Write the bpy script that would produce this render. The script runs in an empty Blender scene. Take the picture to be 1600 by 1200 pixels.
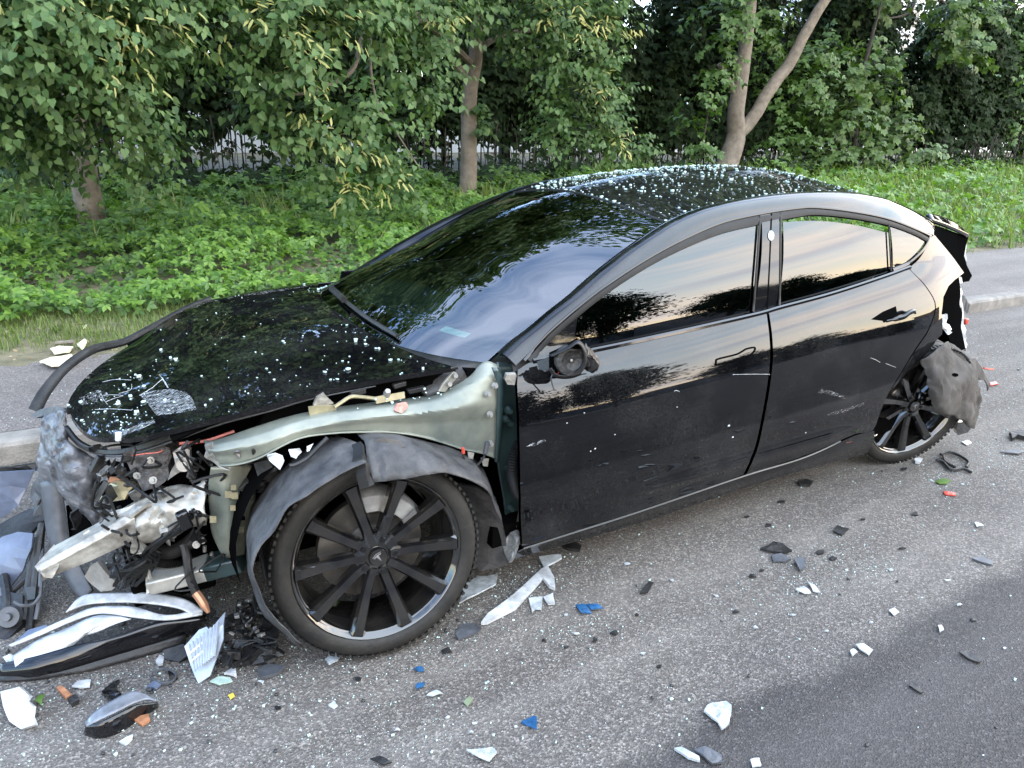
import bpy, bmesh, math, random
import numpy as np
from mathutils import Vector, Matrix, noise as mnoise
from mathutils.geometry import delaunay_2d_cdt

SC = bpy.context.scene
COL = SC.collection
R = math.radians
rng = np.random.default_rng(7)
random.seed(7)

# ------------------------------------------------------------------ camera
# World frame: origin on the road under the front axle, x towards the nose of the car, y towards its left side, z up.
CAM = np.array([.739, 2.84, 1.679]); YAW, PIT, ROL, FPX = -2.123, -.344, .030, 1185.2
_F = np.array([math.cos(YAW)*math.cos(PIT), math.sin(YAW)*math.cos(PIT), math.sin(PIT)])
_R = np.cross(_F, [0, 0, 1]); _R /= np.linalg.norm(_R); _U = np.cross(_R, _F)
_R, _U = _R*math.cos(ROL)+_U*math.sin(ROL), -_R*math.sin(ROL)+_U*math.cos(ROL)
cam = bpy.data.cameras.new('camera'); camo = bpy.data.objects.new('camera', cam); COL.objects.link(camo)
camo.matrix_world = Matrix(((_R[0], _U[0], -_F[0], CAM[0]), (_R[1], _U[1], -_F[1], CAM[1]), (_R[2], _U[2], -_F[2], CAM[2]), (0, 0, 0, 1)))
cam.sensor_width = 36; cam.lens = FPX*36/1600; cam.clip_end = 2000; cam.clip_start = .05
SC.camera = camo

# ------------------------------------------------------------------ sky, sun, exposure
SUN_EL, SUN_AZ = R(19), math.atan2(.82, -.57)        # evening sun low behind the photographer
W = bpy.data.worlds.new('World'); SC.world = W; W.use_nodes = True
nt = W.node_tree; nt.nodes.clear()
def wn(t, **k):
    n = nt.nodes.new(t)
    for a, b in k.items(): setattr(n, a, b)
    return n
sky = wn('ShaderNodeTexSky', sky_type='NISHITA', sun_disc=False, sun_elevation=SUN_EL, sun_rotation=math.pi/2-SUN_AZ)
sky.air_density = 1.2; sky.dust_density = .5; sky.ozone_density = 1.5
tc = wn('ShaderNodeTexCoord'); mp = wn('ShaderNodeMapping'); mp.inputs['Scale'].default_value = (1.1, 1.1, 5.0); mp.inputs['Rotation'].default_value = (R(5), R(4), R(30))
cn = wn('ShaderNodeTexNoise'); cn.inputs['Scale'].default_value = 2.1; cn.inputs['Detail'].default_value = 7; cn.inputs['Roughness'].default_value = .55
cr = wn('ShaderNodeValToRGB'); cr.color_ramp.elements[0].position = .40; cr.color_ramp.elements[1].position = .66
cloudcol = wn('ShaderNodeMixRGB', blend_type='MIX'); cloudcol.inputs[0].default_value = .7; cloudcol.inputs[2].default_value = (10.5, 9.8, 9.6, 1)
mx = wn('ShaderNodeMixRGB', blend_type='MIX')
ml = wn('ShaderNodeMath', operation='MULTIPLY'); ml.inputs[1].default_value = .35
bg = wn('ShaderNodeBackground'); bg.inputs['Strength'].default_value = .15
wo = wn('ShaderNodeOutputWorld')
L = nt.links.new
L(tc.outputs['Generated'], mp.inputs['Vector']); L(mp.outputs[0], cn.inputs['Vector']); L(cn.outputs['Fac'], cr.inputs['Fac'])
L(cr.outputs['Color'], ml.inputs[0]); L(ml.outputs[0], mx.inputs[0]); L(sky.outputs[0], mx.inputs[1]); L(sky.outputs[0], cloudcol.inputs[1]); L(cloudcol.outputs[0], mx.inputs[2])
# evening sky: yellow at the western horizon, then peach, then pale blue; thin streaks of peach and lilac cloud; plain blue sky behind
nv = wn('ShaderNodeVectorMath', operation='NORMALIZE'); L(tc.outputs['Generated'], nv.inputs[0])
sz = wn('ShaderNodeSeparateXYZ'); L(nv.outputs[0], sz.inputs[0])
wr_ = wn('ShaderNodeValToRGB'); we = wr_.color_ramp.elements; we[0].position = 0; we[0].color = (.95, .62, .22, 1); we[1].position = 1; we[1].color = (.30, .37, .48, 1)
for p_, c_ in ((.07, (.86, .66, .34)), (.16, (.60, .57, .48)), (.27, (.44, .50, .54)), (.45, (.33, .42, .51)), (.7, (.29, .37, .47))): el_ = we.new(p_); el_.color = c_+(1,)
L(sz.outputs[2], wr_.inputs['Fac'])
m2 = wn('ShaderNodeMapping'); m2.inputs['Scale'].default_value = (1.0, 1.0, 7.0); m2.inputs['Rotation'].default_value = (R(8), R(-6), R(70)); m2.inputs['Location'].default_value = (3.1, 1.7, .4); L(tc.outputs['Generated'], m2.inputs[0])
n2_ = wn('ShaderNodeTexNoise'); n2_.inputs['Scale'].default_value = 1.7; n2_.inputs['Detail'].default_value = 6; n2_.inputs['Roughness'].default_value = .5; L(m2.outputs[0], n2_.inputs['Vector'])
r2_ = wn('ShaderNodeMapRange', interpolation_type='SMOOTHSTEP'); r2_.inputs['From Min'].default_value = .46; r2_.inputs['From Max'].default_value = .66; r2_.inputs['To Max'].default_value = .75; L(n2_.outputs['Fac'], r2_.inputs['Value'])
fz = wn('ShaderNodeMapRange', interpolation_type='SMOOTHSTEP'); fz.inputs['From Min'].default_value = .75; fz.inputs['From Max'].default_value = .35; L(sz.outputs[2], fz.inputs['Value'])
f1 = wn('ShaderNodeMath', operation='MULTIPLY'); L(cr.outputs['Color'], f1.inputs[0]); L(fz.outputs[0], f1.inputs[1])
f2 = wn('ShaderNodeMath', operation='MULTIPLY'); L(r2_.outputs[0], f2.inputs[0]); L(fz.outputs[0], f2.inputs[1])
p1 = wn('ShaderNodeMixRGB'); p1.inputs[2].default_value = (.74, .63, .55, 1); L(f1.outputs[0], p1.inputs[0]); L(wr_.outputs[0], p1.inputs[1])
p2 = wn('ShaderNodeMixRGB'); p2.inputs[2].default_value = (.36, .36, .42, 1); L(f2.outputs[0], p2.inputs[0]); L(p1.outputs[0], p2.inputs[1])
ws_ = wn('ShaderNodeVectorMath', operation='SCALE'); ws_.inputs['Scale'].default_value = 5.4/.15; L(p2.outputs[0], ws_.inputs[0])
ea = wn('ShaderNodeMixRGB', blend_type='MULTIPLY'); ea.inputs[0].default_value = 1; ea.inputs[2].default_value = (2.3, 2.65, 3.2, 1); L(mx.outputs[0], ea.inputs[1])
dt = wn('ShaderNodeVectorMath', operation='DOT_PRODUCT'); dt.inputs[1].default_value = (math.cos(SUN_AZ), math.sin(SUN_AZ), 0); L(nv.outputs[0], dt.inputs[0])
dm = wn('ShaderNodeMapRange', interpolation_type='SMOOTHSTEP'); dm.inputs['From Min'].default_value = -.35; dm.inputs['From Max'].default_value = .45; L(dt.outputs['Value'], dm.inputs['Value'])
sc_ = wn('ShaderNodeMixRGB'); L(dm.outputs[0], sc_.inputs[0]); L(ea.outputs[0], sc_.inputs[1]); L(ws_.outputs[0], sc_.inputs[2])
L(sc_.outputs[0], bg.inputs['Color']); L(bg.outputs[0], wo.inputs['Surface'])
sl = bpy.data.lights.new('sun', 'SUN'); sl.energy = 1.3; sl.angle = R(110); sl.color = (1, .93, .82)
so = bpy.data.objects.new('sun', sl); COL.objects.link(so)
sd = Vector((math.cos(SUN_AZ)*math.cos(R(38)), math.sin(SUN_AZ)*math.cos(R(38)), math.sin(R(38))))
so.rotation_euler = sd.to_track_quat('Z', 'Y').to_euler()
SC.view_settings.view_transform = 'Standard'; SC.view_settings.look = 'None'
SC.view_settings.exposure = 1.2; SC.view_settings.gamma = 1; SC.view_settings.use_curve_mapping = False
SC.render.engine = 'CYCLES'
SC.cycles.max_bounces = 8; SC.cycles.transparent_max_bounces = 12; SC.cycles.caustics_reflective = False; SC.cycles.caustics_refractive = False

# ------------------------------------------------------------------ helpers: placing
def ray(px, py):
    return _F+_R*(px-800)/FPX-_U*(py-600)/FPX
def on(px, py, ax, val):
    d = ray(px, py); return CAM+d*((val-CAM[ax])/d[ax])
def PY(px, py, y): return on(px, py, 1, y)          # point of a vertical plane parallel to the car's side
def PZ(px, py, z=0.): return on(px, py, 2, z)       # point at a height above the road
def PX(px, py, x): return on(px, py, 0, x)

# ------------------------------------------------------------------ helpers: objects
def tag(o, label=None, cat=None, group=None, kind=None):
    if label: o['label'] = label
    if cat: o['category'] = cat
    if group: o['group'] = group
    if kind: o['kind'] = kind
    return o
def empty(name, loc, label=None, cat=None, group=None):
    o = bpy.data.objects.new(name, None); COL.objects.link(o); o.location = tuple(loc); o.empty_display_size = .1
    return tag(o, label, cat, group)
def link(name, me, parent=None, mats=None):
    o = bpy.data.objects.new(name, me); COL.objects.link(o)
    for m in (mats or []): me.materials.append(m)
    if parent is not None:
        o.parent = parent
        o.matrix_parent_inverse = Matrix.Translation(-Vector(world_loc(parent)))
    return o
def world_loc(o):
    v = Vector((0, 0, 0)); return (o.location.copy() if o.parent is None else Vector((0, 0, 0)))
ROOTLOC = {}
def mesh(name, V, Fc, mat, parent=None, smooth=True, normals=None, kind=None, solid=0, bevel=0, subsurf=0, rim=True):
    me = bpy.data.meshes.new(name)
    me.from_pydata([tuple(map(float, v)) for v in V], [], [tuple(map(int, f)) for f in Fc]); me.update()
    if smooth:
        me.polygons.foreach_set('use_smooth', [True]*len(me.polygons))
        if normals is None: me.set_sharp_from_angle(angle=R(42))
    if normals is not None: me.normals_split_custom_set_from_vertices([tuple(map(float, n)) for n in normals])
    o = bpy.data.objects.new(name, me); COL.objects.link(o)
    for m in (mat if isinstance(mat, (list, tuple)) else [mat]): me.materials.append(m)
    if parent is not None:
        o.parent = parent
        top = parent
        while top.parent is not None: top = top.parent
        # parts are modelled in world coordinates: cancel the place of the Empty they hang from
        off = Vector(top.location) if parent is top else Vector((0, 0, 0))
        o.matrix_parent_inverse = Matrix.Translation(-off)
    if kind: o['kind'] = kind
    if solid:
        s = o.modifiers.new('thickness', 'SOLIDIFY'); s.thickness = solid; s.offset = -1; s.use_rim = rim
    if bevel:
        b = o.modifiers.new('edges', 'BEVEL'); b.width = bevel; b.segments = 2; b.limit_method = 'ANGLE'
    if subsurf:
        s = o.modifiers.new('sub', 'SUBSURF'); s.levels = subsurf; s.render_levels = subsurf
    return o
def np_mesh(name, V, Fc, mat, parent=None, smooth=False, kind=None):
    """Fast mesh from arrays; Fc is (n,3) or (n,4)."""
    me = bpy.data.meshes.new(name); V = np.asarray(V, np.float32); Fc = np.asarray(Fc, np.int32); n, k = Fc.shape
    me.vertices.add(len(V)); me.vertices.foreach_set('co', V.ravel())
    me.loops.add(n*k); me.loops.foreach_set('vertex_index', Fc.ravel())
    me.polygons.add(n); me.polygons.foreach_set('loop_start', np.arange(0, n*k, k, dtype=np.int32))
    if smooth: me.polygons.foreach_set('use_smooth', np.ones(n, bool))
    me.update(calc_edges=True); me.validate()
    o = bpy.data.objects.new(name, me); COL.objects.link(o); me.materials.append(mat)
    if parent is not None:
        o.parent = parent
        if parent.parent is None: o.matrix_parent_inverse = Matrix.Translation(-Vector(parent.location))
    if kind: o['kind'] = kind
    return o
class MB:
    """Collects shapes for one mesh."""
    def __init__(s): s.V = []; s.F = []
    def add(s, V, Fc):
        b = len(s.V); s.V += [np.array(v, float) for v in V]; s.F += [[b+i for i in f] for f in Fc]; return s
    def box(s, c, size, rot=None):
        c = np.array(c, float); h = np.array(size, float)/2
        P = [np.array([x, y, z])*h for x in (-1, 1) for y in (-1, 1) for z in (-1, 1)]
        if rot is not None: P = [np.array(rot) @ p for p in P]
        return s.add([c+p for p in P], [(0, 1, 3, 2), (4, 6, 7, 5), (0, 4, 5, 1), (2, 3, 7, 6), (0, 2, 6, 4), (1, 5, 7, 3)])
    def tube(s, pts, r, seg=8, cap=True):
        pts = [np.array(p, float) for p in pts]; n = len(pts); rr = r if isinstance(r, (list, tuple, np.ndarray)) else [r]*n
        V = []; up = np.array([0.13, .21, .97]); 
        for i, p in enumerate(pts):
            t = pts[min(i+1, n-1)]-pts[max(i-1, 0)]; t = t/(np.linalg.norm(t)+1e-9)
            a = np.cross(t, up); 
            if np.linalg.norm(a) < .1: a = np.cross(t, [1, 0, 0])
            a /= np.linalg.norm(a); b = np.cross(t, a)
            V += [p+rr[i]*(a*math.cos(2*math.pi*k/seg)+b*math.sin(2*math.pi*k/seg)) for k in range(seg)]
        Fc = [(i*seg+k, i*seg+(k+1) % seg, (i+1)*seg+(k+1) % seg, (i+1)*seg+k) for i in range(n-1) for k in range(seg)]
        if cap: Fc += [tuple(range(seg))[::-1], tuple((n-1)*seg+k for k in range(seg))]
        return s.add(V, Fc)
    def lathe(s, prof, c, axis, seg=32, closed=False):
        """prof: (radius, offset along axis)."""
        ax = np.array(axis, float); ax /= np.linalg.norm(ax); a = np.cross(ax, [0.02, .05, 1]); a /= np.linalg.norm(a); b = np.cross(ax, a)
        V = [np.array(c)+ax*h+r*(a*math.cos(2*math.pi*k/seg)+b*math.sin(2*math.pi*k/seg)) for r, h in prof for k in range(seg)]
        m = len(prof); rows = range(m) if closed else range(m-1)
        return s.add(V, [(i*seg+k, ((i+1) % m)*seg+k, ((i+1) % m)*seg+(k+1) % seg, i*seg+(k+1) % seg) for i in rows for k in range(seg)])
    def build(s, name, mat, parent=None, **k): return mesh(name, s.V, s.F, mat, parent, **k)
def catmull(P, n):
    """Resample a polyline smoothly to n points."""
    P = np.asarray(P, float); m = len(P)
    if m == 2: return np.array([P[0]+(P[1]-P[0])*t for t in np.linspace(0, 1, n)])
    out = []
    for t in np.linspace(0, m-1, n):
        i = min(int(t), m-2); f = t-i
        p0 = P[i-1] if i > 0 else 2*P[0]-P[1]; p1 = P[i]; p2 = P[i+1]; p3 = P[i+2] if i+2 < m else 2*P[m-1]-P[m-2]
        out.append(.5*((2*p1)+(-p0+p2)*f+(2*p0-5*p1+4*p2-p3)*f*f+(-p0+3*p1-3*p2+p3)*f**3))
    return np.array(out)
def resample(P, n):
    P = np.asarray(P, float); d = np.r_[0, np.cumsum(np.linalg.norm(np.diff(P, axis=0), axis=1))]
    t = np.linspace(0, d[-1], n); return np.stack([np.interp(t, d, P[:, k]) for k in range(P.shape[1])], 1)
def crumple(P, amp, freq, seed=0):
    out = []
    for p in P:
        q = Vector(p)*freq+Vector((seed, seed*1.7, 0)); v = np.array(mnoise.noise_vector(q)); w = mnoise.noise(q*2.1+Vector((9, 2, 5)))
        out.append(np.array(p)+amp*(v*.7+(.45-1.5*abs(w))*np.array([.3, .8, .35])))   # soft swells with sharp folds
    return out
def grid_faces(nr, nc): return [(i*nc+j, i*nc+j+1, (i+1)*nc+j+1, (i+1)*nc+j) for i in range(nr-1) for j in range(nc-1)]
def loft(name, rows, mat, parent, nu=16, nv=10, solid=.004, amp=0, freq=8, seed=0, straight=False, smooth=True, vstraight=False, **k):
    """Sheet through rows of 3-D points (all rows alike in length)."""
    f = resample if straight else catmull
    A = [f(r, nu) for r in rows]
    f2 = resample if vstraight else f
    B = np.array([f2([a[j] for a in A], nv) for j in range(nu)]).transpose(1, 0, 2).reshape(-1, 3)
    V = crumple(B, amp, freq, seed) if amp else list(B)
    return mesh(name, V, grid_faces(nv, nu), mat, parent, solid=solid, smooth=smooth, **k)
def rows_py(rows): return [[PY(*p) for p in r] for r in rows]
def cdt(outline, step):
    """Triangles inside a closed 2-D outline, with inner points every step."""
    O = np.asarray(outline, float); n = len(O); pts = []
    for i in range(n):
        a, b = O[i], O[(i+1) % n]; k = max(1, int(np.linalg.norm(b-a)/step))
        pts += [a+(b-a)*j/k for j in range(k)]
    nb = len(pts); lo, hi = O.min(0), O.max(0)
    X, Y_ = np.meshgrid(np.arange(lo[0]+step*.5, hi[0], step), np.arange(lo[1]+step*.5, hi[1], step))
    G = np.stack([X.ravel(), Y_.ravel()], 1); B = np.array(pts)
    ins = np.zeros(len(G), bool); j = nb-1
    for i in range(nb):
        c = ((B[i, 1] > G[:, 1]) != (B[j, 1] > G[:, 1])) & (G[:, 0] < (B[j, 0]-B[i, 0])*(G[:, 1]-B[i, 1])/(B[j, 1]-B[i, 1]+1e-12)+B[i, 0]); ins ^= c; j = i
    G = G[ins]
    if len(G): 
        dmin = np.array([np.min(np.sum((B-g)**2, 1)) for g in G]); G = G[dmin > (step*.45)**2]
    vv = [Vector((float(p[0]), float(p[1]))) for p in list(pts)+list(G)]
    r = delaunay_2d_cdt(vv, [(i, (i+1) % nb) for i in range(nb)], [], 1, 1e-7)
    return np.array([(v.x, v.y) for v in r[0]]), [tuple(f) for f in r[2]]
def boundary(Fc):
    e = {}
    for f in Fc:
        for i in range(len(f)):
            a, b = f[i], f[(i+1) % len(f)]; e[(a, b)] = 1
    return [(a, b) for (a, b) in e if (b, a) not in e]
def slab(name, P3, th, mat, parent=None, amp=0, freq=15, seed=0, step=None, bend=0, bevel=0, smooth=False, **k):
    """Flat or slightly bent piece with a traced outline: P3 is its face, th its thickness."""
    P = np.array(P3, float); c = P.mean(0); _, _, vt = np.linalg.svd(P-c); u, v, n = vt
    if np.dot(n, CAM-c) < 0: n = -n
    uv = np.stack([(P-c) @ u, (P-c) @ v], 1); h = (P-c) @ n
    size = max(np.ptp(uv[:, 0]), np.ptp(uv[:, 1])); st = step or size/7
    q, Fc = cdt(uv, st)
    A = np.c_[uv, np.ones(len(uv))]
    w = np.array([np.sum(h/(np.sum((uv-p)**2, 1)+1e-9))/np.sum(1/(np.sum((uv-p)**2, 1)+1e-9)) for p in q])
    V = [c+u*p[0]+v*p[1]+n*(hh+bend*(1-(p[0]/(size*.5))**2)) for p, hh in zip(q, w)]
    if amp: V = crumple(V, amp, freq, seed)
    m = len(V); F2 = []
    for f in Fc:
        a, b, cc = [V[i] for i in f[:3]]
        F2.append(f if np.dot(np.cross(b-a, cc-a), n) > 0 else f[::-1])
    bd = boundary(F2); V2 = [p-n*th for p in V]
    faces = F2+[tuple(i+m for i in f[::-1]) for f in F2]+[(b, a, a+m, b+m) for a, b in bd]
    return mesh(name, V+V2, faces, mat, parent, smooth=smooth, bevel=bevel, **k)

# ------------------------------------------------------------------ materials
MT = {}
def mat(name, col, rough=.5, metal=0, ior=1.5, var=0., vscale=6, bump=0., bscale=60, coat=0, col2=None, trans=0, spec=None, detail=5, rvar=0, alpha=1):
    m = bpy.data.materials.new(name); m.use_nodes = True; t = m.node_tree; p = t.nodes['Principled BSDF']
    c4 = tuple(col)+(1,)
    p.inputs['Base Color'].default_value = c4; p.inputs['Roughness'].default_value = rough; p.inputs['Metallic'].default_value = metal; p.inputs['IOR'].default_value = ior
    if coat: p.inputs['Coat Weight'].default_value = coat; p.inputs['Coat Roughness'].default_value = .03
    if trans: p.inputs['Transmission Weight'].default_value = trans
    if spec is not None: p.inputs['Specular IOR Level'].default_value = spec
    tcn = t.nodes.new('ShaderNodeTexCoord')
    if var or col2 or rvar:
        n = t.nodes.new('ShaderNodeTexNoise'); n.inputs['Scale'].default_value = vscale; n.inputs['Detail'].default_value = detail; n.inputs['Roughness'].default_value = .65
        t.links.new(tcn.outputs['Object'], n.inputs['Vector'])
        r = t.nodes.new('ShaderNodeValToRGB'); r.color_ramp.elements[0].position = .35; r.color_ramp.elements[1].position = .66
        c2 = tuple(col2) if col2 else tuple(min(1, c*(1+var)) for c in col); c1 = tuple(col) if col2 else tuple(c*(1-var) for c in col)
        r.color_ramp.elements[0].color = c1+(1,); r.color_ramp.elements[1].color = c2+(1,)
        t.links.new(n.outputs['Fac'], r.inputs['Fac']); t.links.new(r.outputs['Color'], p.inputs['Base Color'])
        if rvar:
            mr = t.nodes.new('ShaderNodeMapRange'); mr.inputs['From Min'].default_value = .35; mr.inputs['From Max'].default_value = .65
            mr.inputs['To Min'].default_value = max(0, rough-rvar); mr.inputs['To Max'].default_value = rough+rvar
            t.links.new(n.outputs['Fac'], mr.inputs['Value']); t.links.new(mr.outputs['Result'], p.inputs['Roughness'])
    if bump:
        n2 = t.nodes.new('ShaderNodeTexNoise'); n2.inputs['Scale'].default_value = bscale; n2.inputs['Detail'].default_value = 4
        b = t.nodes.new('ShaderNodeBump'); b.inputs['Strength'].default_value = bump; b.inputs['Distance'].default_value = .01
        t.links.new(tcn.outputs['Object'], n2.inputs['Vector']); t.links.new(n2.outputs['Fac'], b.inputs['Height']); t.links.new(b.outputs[0], p.inputs['Normal'])
    MT[name] = m; return m
def leaf_mat(name, c1, c2, transl=.3, rough=.45, spec=.5):
    m = bpy.data.materials.new(name); m.use_nodes = True; t = m.node_tree; p = t.nodes['Principled BSDF']; out = t.nodes['Material Output']
    g = t.nodes.new('ShaderNodeNewGeometry'); r = t.nodes.new('ShaderNodeValToRGB')
    r.color_ramp.elements[0].color = tuple(c1)+(1,); r.color_ramp.elements[1].color = tuple(c2)+(1,)
    oi = t.nodes.new('ShaderNodeObjectInfo'); ad = t.nodes.new('ShaderNodeMath'); ad.operation = 'ADD'; fr = t.nodes.new('ShaderNodeMath'); fr.operation = 'FRACT'
    t.links.new(g.outputs['Random Per Island'], ad.inputs[0]); t.links.new(oi.outputs['Random'], ad.inputs[1]); t.links.new(ad.outputs[0], fr.inputs[0])
    t.links.new(fr.outputs[0], r.inputs['Fac']); t.links.new(r.outputs['Color'], p.inputs['Base Color'])
    p.inputs['Roughness'].default_value = rough; p.inputs['IOR'].default_value = 1.45; p.inputs['Specular IOR Level'].default_value = spec
    tl = t.nodes.new('ShaderNodeBsdfTranslucent'); mx_ = t.nodes.new('ShaderNodeMixShader'); mx_.inputs[0].default_value = transl
    hs = t.nodes.new('ShaderNodeMixRGB'); hs.blend_type = 'MULTIPLY'; hs.inputs[0].default_value = 1; hs.inputs[2].default_value = (1.3, 1.5, .6, 1)
    t.links.new(r.outputs['Color'], hs.inputs[1]); t.links.new(hs.outputs[0], tl.inputs['Color'])
    t.links.new(p.outputs[0], mx_.inputs[1]); t.links.new(tl.outputs[0], mx_.inputs[2]); t.links.new(mx_.outputs[0], out.inputs['Surface'])
    MT[name] = m; return m
def glass_mat(name, tint, refl_ior=1.55, rough=.0, dust=0):
    """Tinted sheet glass: see-through part tinted, mirror part by Fresnel."""
    m = bpy.data.materials.new(name); m.use_nodes = True; t = m.node_tree; t.nodes.clear()
    out = t.nodes.new('ShaderNodeOutputMaterial'); tr = t.nodes.new('ShaderNodeBsdfTransparent'); tr.inputs[0].default_value = tuple(tint)+(1,)
    gl = t.nodes.new('ShaderNodeBsdfGlossy'); gl.inputs['Roughness'].default_value = rough
    fr = t.nodes.new('ShaderNodeFresnel'); fr.inputs['IOR'].default_value = refl_ior; mx_ = t.nodes.new('ShaderNodeMixShader')
    t.links.new(fr.outputs[0], mx_.inputs[0]); t.links.new(tr.outputs[0], mx_.inputs[1]); t.links.new(gl.outputs[0], mx_.inputs[2])
    # only the outer face mirrors: the inner face of the sheet lets light straight through
    gb = t.nodes.new('ShaderNodeNewGeometry'); inv = t.nodes.new('ShaderNodeMath'); inv.operation = 'SUBTRACT'; inv.inputs[0].default_value = 1; t.links.new(gb.outputs['Backfacing'], inv.inputs[1])
    ff = t.nodes.new('ShaderNodeMath'); ff.operation = 'MULTIPLY'; t.links.new(inv.outputs[0], ff.inputs[0]); t.links.new(fr.outputs[0], ff.inputs[1]); t.links.new(ff.outputs[0], mx_.inputs[0])
    last = mx_
    if dust:
        d = t.nodes.new('ShaderNodeBsdfDiffuse'); d.inputs[0].default_value = (.5, .5, .47, 1); m2 = t.nodes.new('ShaderNodeMixShader')
        n = t.nodes.new('ShaderNodeTexNoise'); n.inputs['Scale'].default_value = 30; tcn = t.nodes.new('ShaderNodeTexCoord'); t.links.new(tcn.outputs['Object'], n.inputs['Vector'])
        mm = t.nodes.new('ShaderNodeMath'); mm.operation = 'MULTIPLY'; mm.inputs[1].default_value = dust; t.links.new(n.outputs['Fac'], mm.inputs[0])
        t.links.new(mm.outputs[0], m2.inputs[0]); t.links.new(mx_.outputs[0], m2.inputs[1]); t.links.new(d.outputs[0], m2.inputs[2]); last = m2
    t.links.new(last.outputs[0], out.inputs['Surface']); MT[name] = m; return m
def scuff_mat(name, col, lo, hi, scale, rough=.6, stretch=(1, 1, 1)):
    """Scraped paint: patches of bare colour between gaps."""
    m = bpy.data.materials.new(name); m.use_nodes = True; t = m.node_tree; t.nodes.clear()
    out = t.nodes.new('ShaderNodeOutputMaterial'); tr = t.nodes.new('ShaderNodeBsdfTransparent'); d = t.nodes.new('ShaderNodeBsdfDiffuse'); d.inputs[0].default_value = tuple(col)+(1,)
    n = t.nodes.new('ShaderNodeTexNoise'); n.inputs['Scale'].default_value = scale; n.inputs['Detail'].default_value = 8; n.inputs['Roughness'].default_value = .7
    tcn = t.nodes.new('ShaderNodeTexCoord'); mp_ = t.nodes.new('ShaderNodeMapping'); mp_.inputs['Scale'].default_value = stretch
    t.links.new(tcn.outputs['Object'], mp_.inputs[0]); t.links.new(mp_.outputs[0], n.inputs['Vector'])
    r = t.nodes.new('ShaderNodeMapRange'); r.inputs['From Min'].default_value = lo; r.inputs['From Max'].default_value = hi
    mx_ = t.nodes.new('ShaderNodeMixShader'); t.links.new(n.outputs['Fac'], r.inputs['Value']); t.links.new(r.outputs['Result'], mx_.inputs[0])
    t.links.new(tr.outputs[0], mx_.inputs[1]); t.links.new(d.outputs[0], mx_.inputs[2]); t.links.new(mx_.outputs[0], out.inputs['Surface']); MT[name] = m; return m

def car_paint(name):
    """Black lacquer with fine dust and tiny chips."""
    m = mat(name, (.004, .004, .005), rough=.02, ior=1.56); t = m.node_tree; p = t.nodes['Principled BSDF']
    tcn = t.nodes.new('ShaderNodeTexCoord')
    n = t.nodes.new('ShaderNodeTexNoise'); n.inputs['Scale'].default_value = 5; n.inputs['Detail'].default_value = 6
    w = t.nodes.new('ShaderNodeTexNoise'); w.inputs['Scale'].default_value = 210; w.inputs['Detail'].default_value = 2
    t.links.new(tcn.outputs['Object'], n.inputs['Vector']); t.links.new(tcn.outputs['Object'], w.inputs['Vector'])
    mu = t.nodes.new('ShaderNodeMath'); mu.operation = 'MULTIPLY'; t.links.new(n.outputs['Fac'], mu.inputs[0]); t.links.new(w.outputs['Fac'], mu.inputs[1])
    r = t.nodes.new('ShaderNodeValToRGB'); r.color_ramp.elements[0].position = .22; r.color_ramp.elements[1].position = .46
    r.color_ramp.elements[0].color = (.002, .002, .0026, 1); r.color_ramp.elements[1].color = (.020, .020, .0195, 1)
    t.links.new(mu.outputs[0], r.inputs['Fac']); t.links.new(r.outputs['Color'], p.inputs['Base Color'])
    n3 = t.nodes.new('ShaderNodeTexNoise'); n3.inputs['Scale'].default_value = 3.2; n3.inputs['Detail'].default_value = 1
    b = t.nodes.new('ShaderNodeBump'); b.inputs['Strength'].default_value = .05; b.inputs['Distance'].default_value = .02
    t.links.new(tcn.outputs['Object'], n3.inputs['Vector']); t.links.new(n3.outputs['Fac'], b.inputs['Height']); t.links.new(b.outputs[0], p.inputs['Normal'])
    return m
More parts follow.
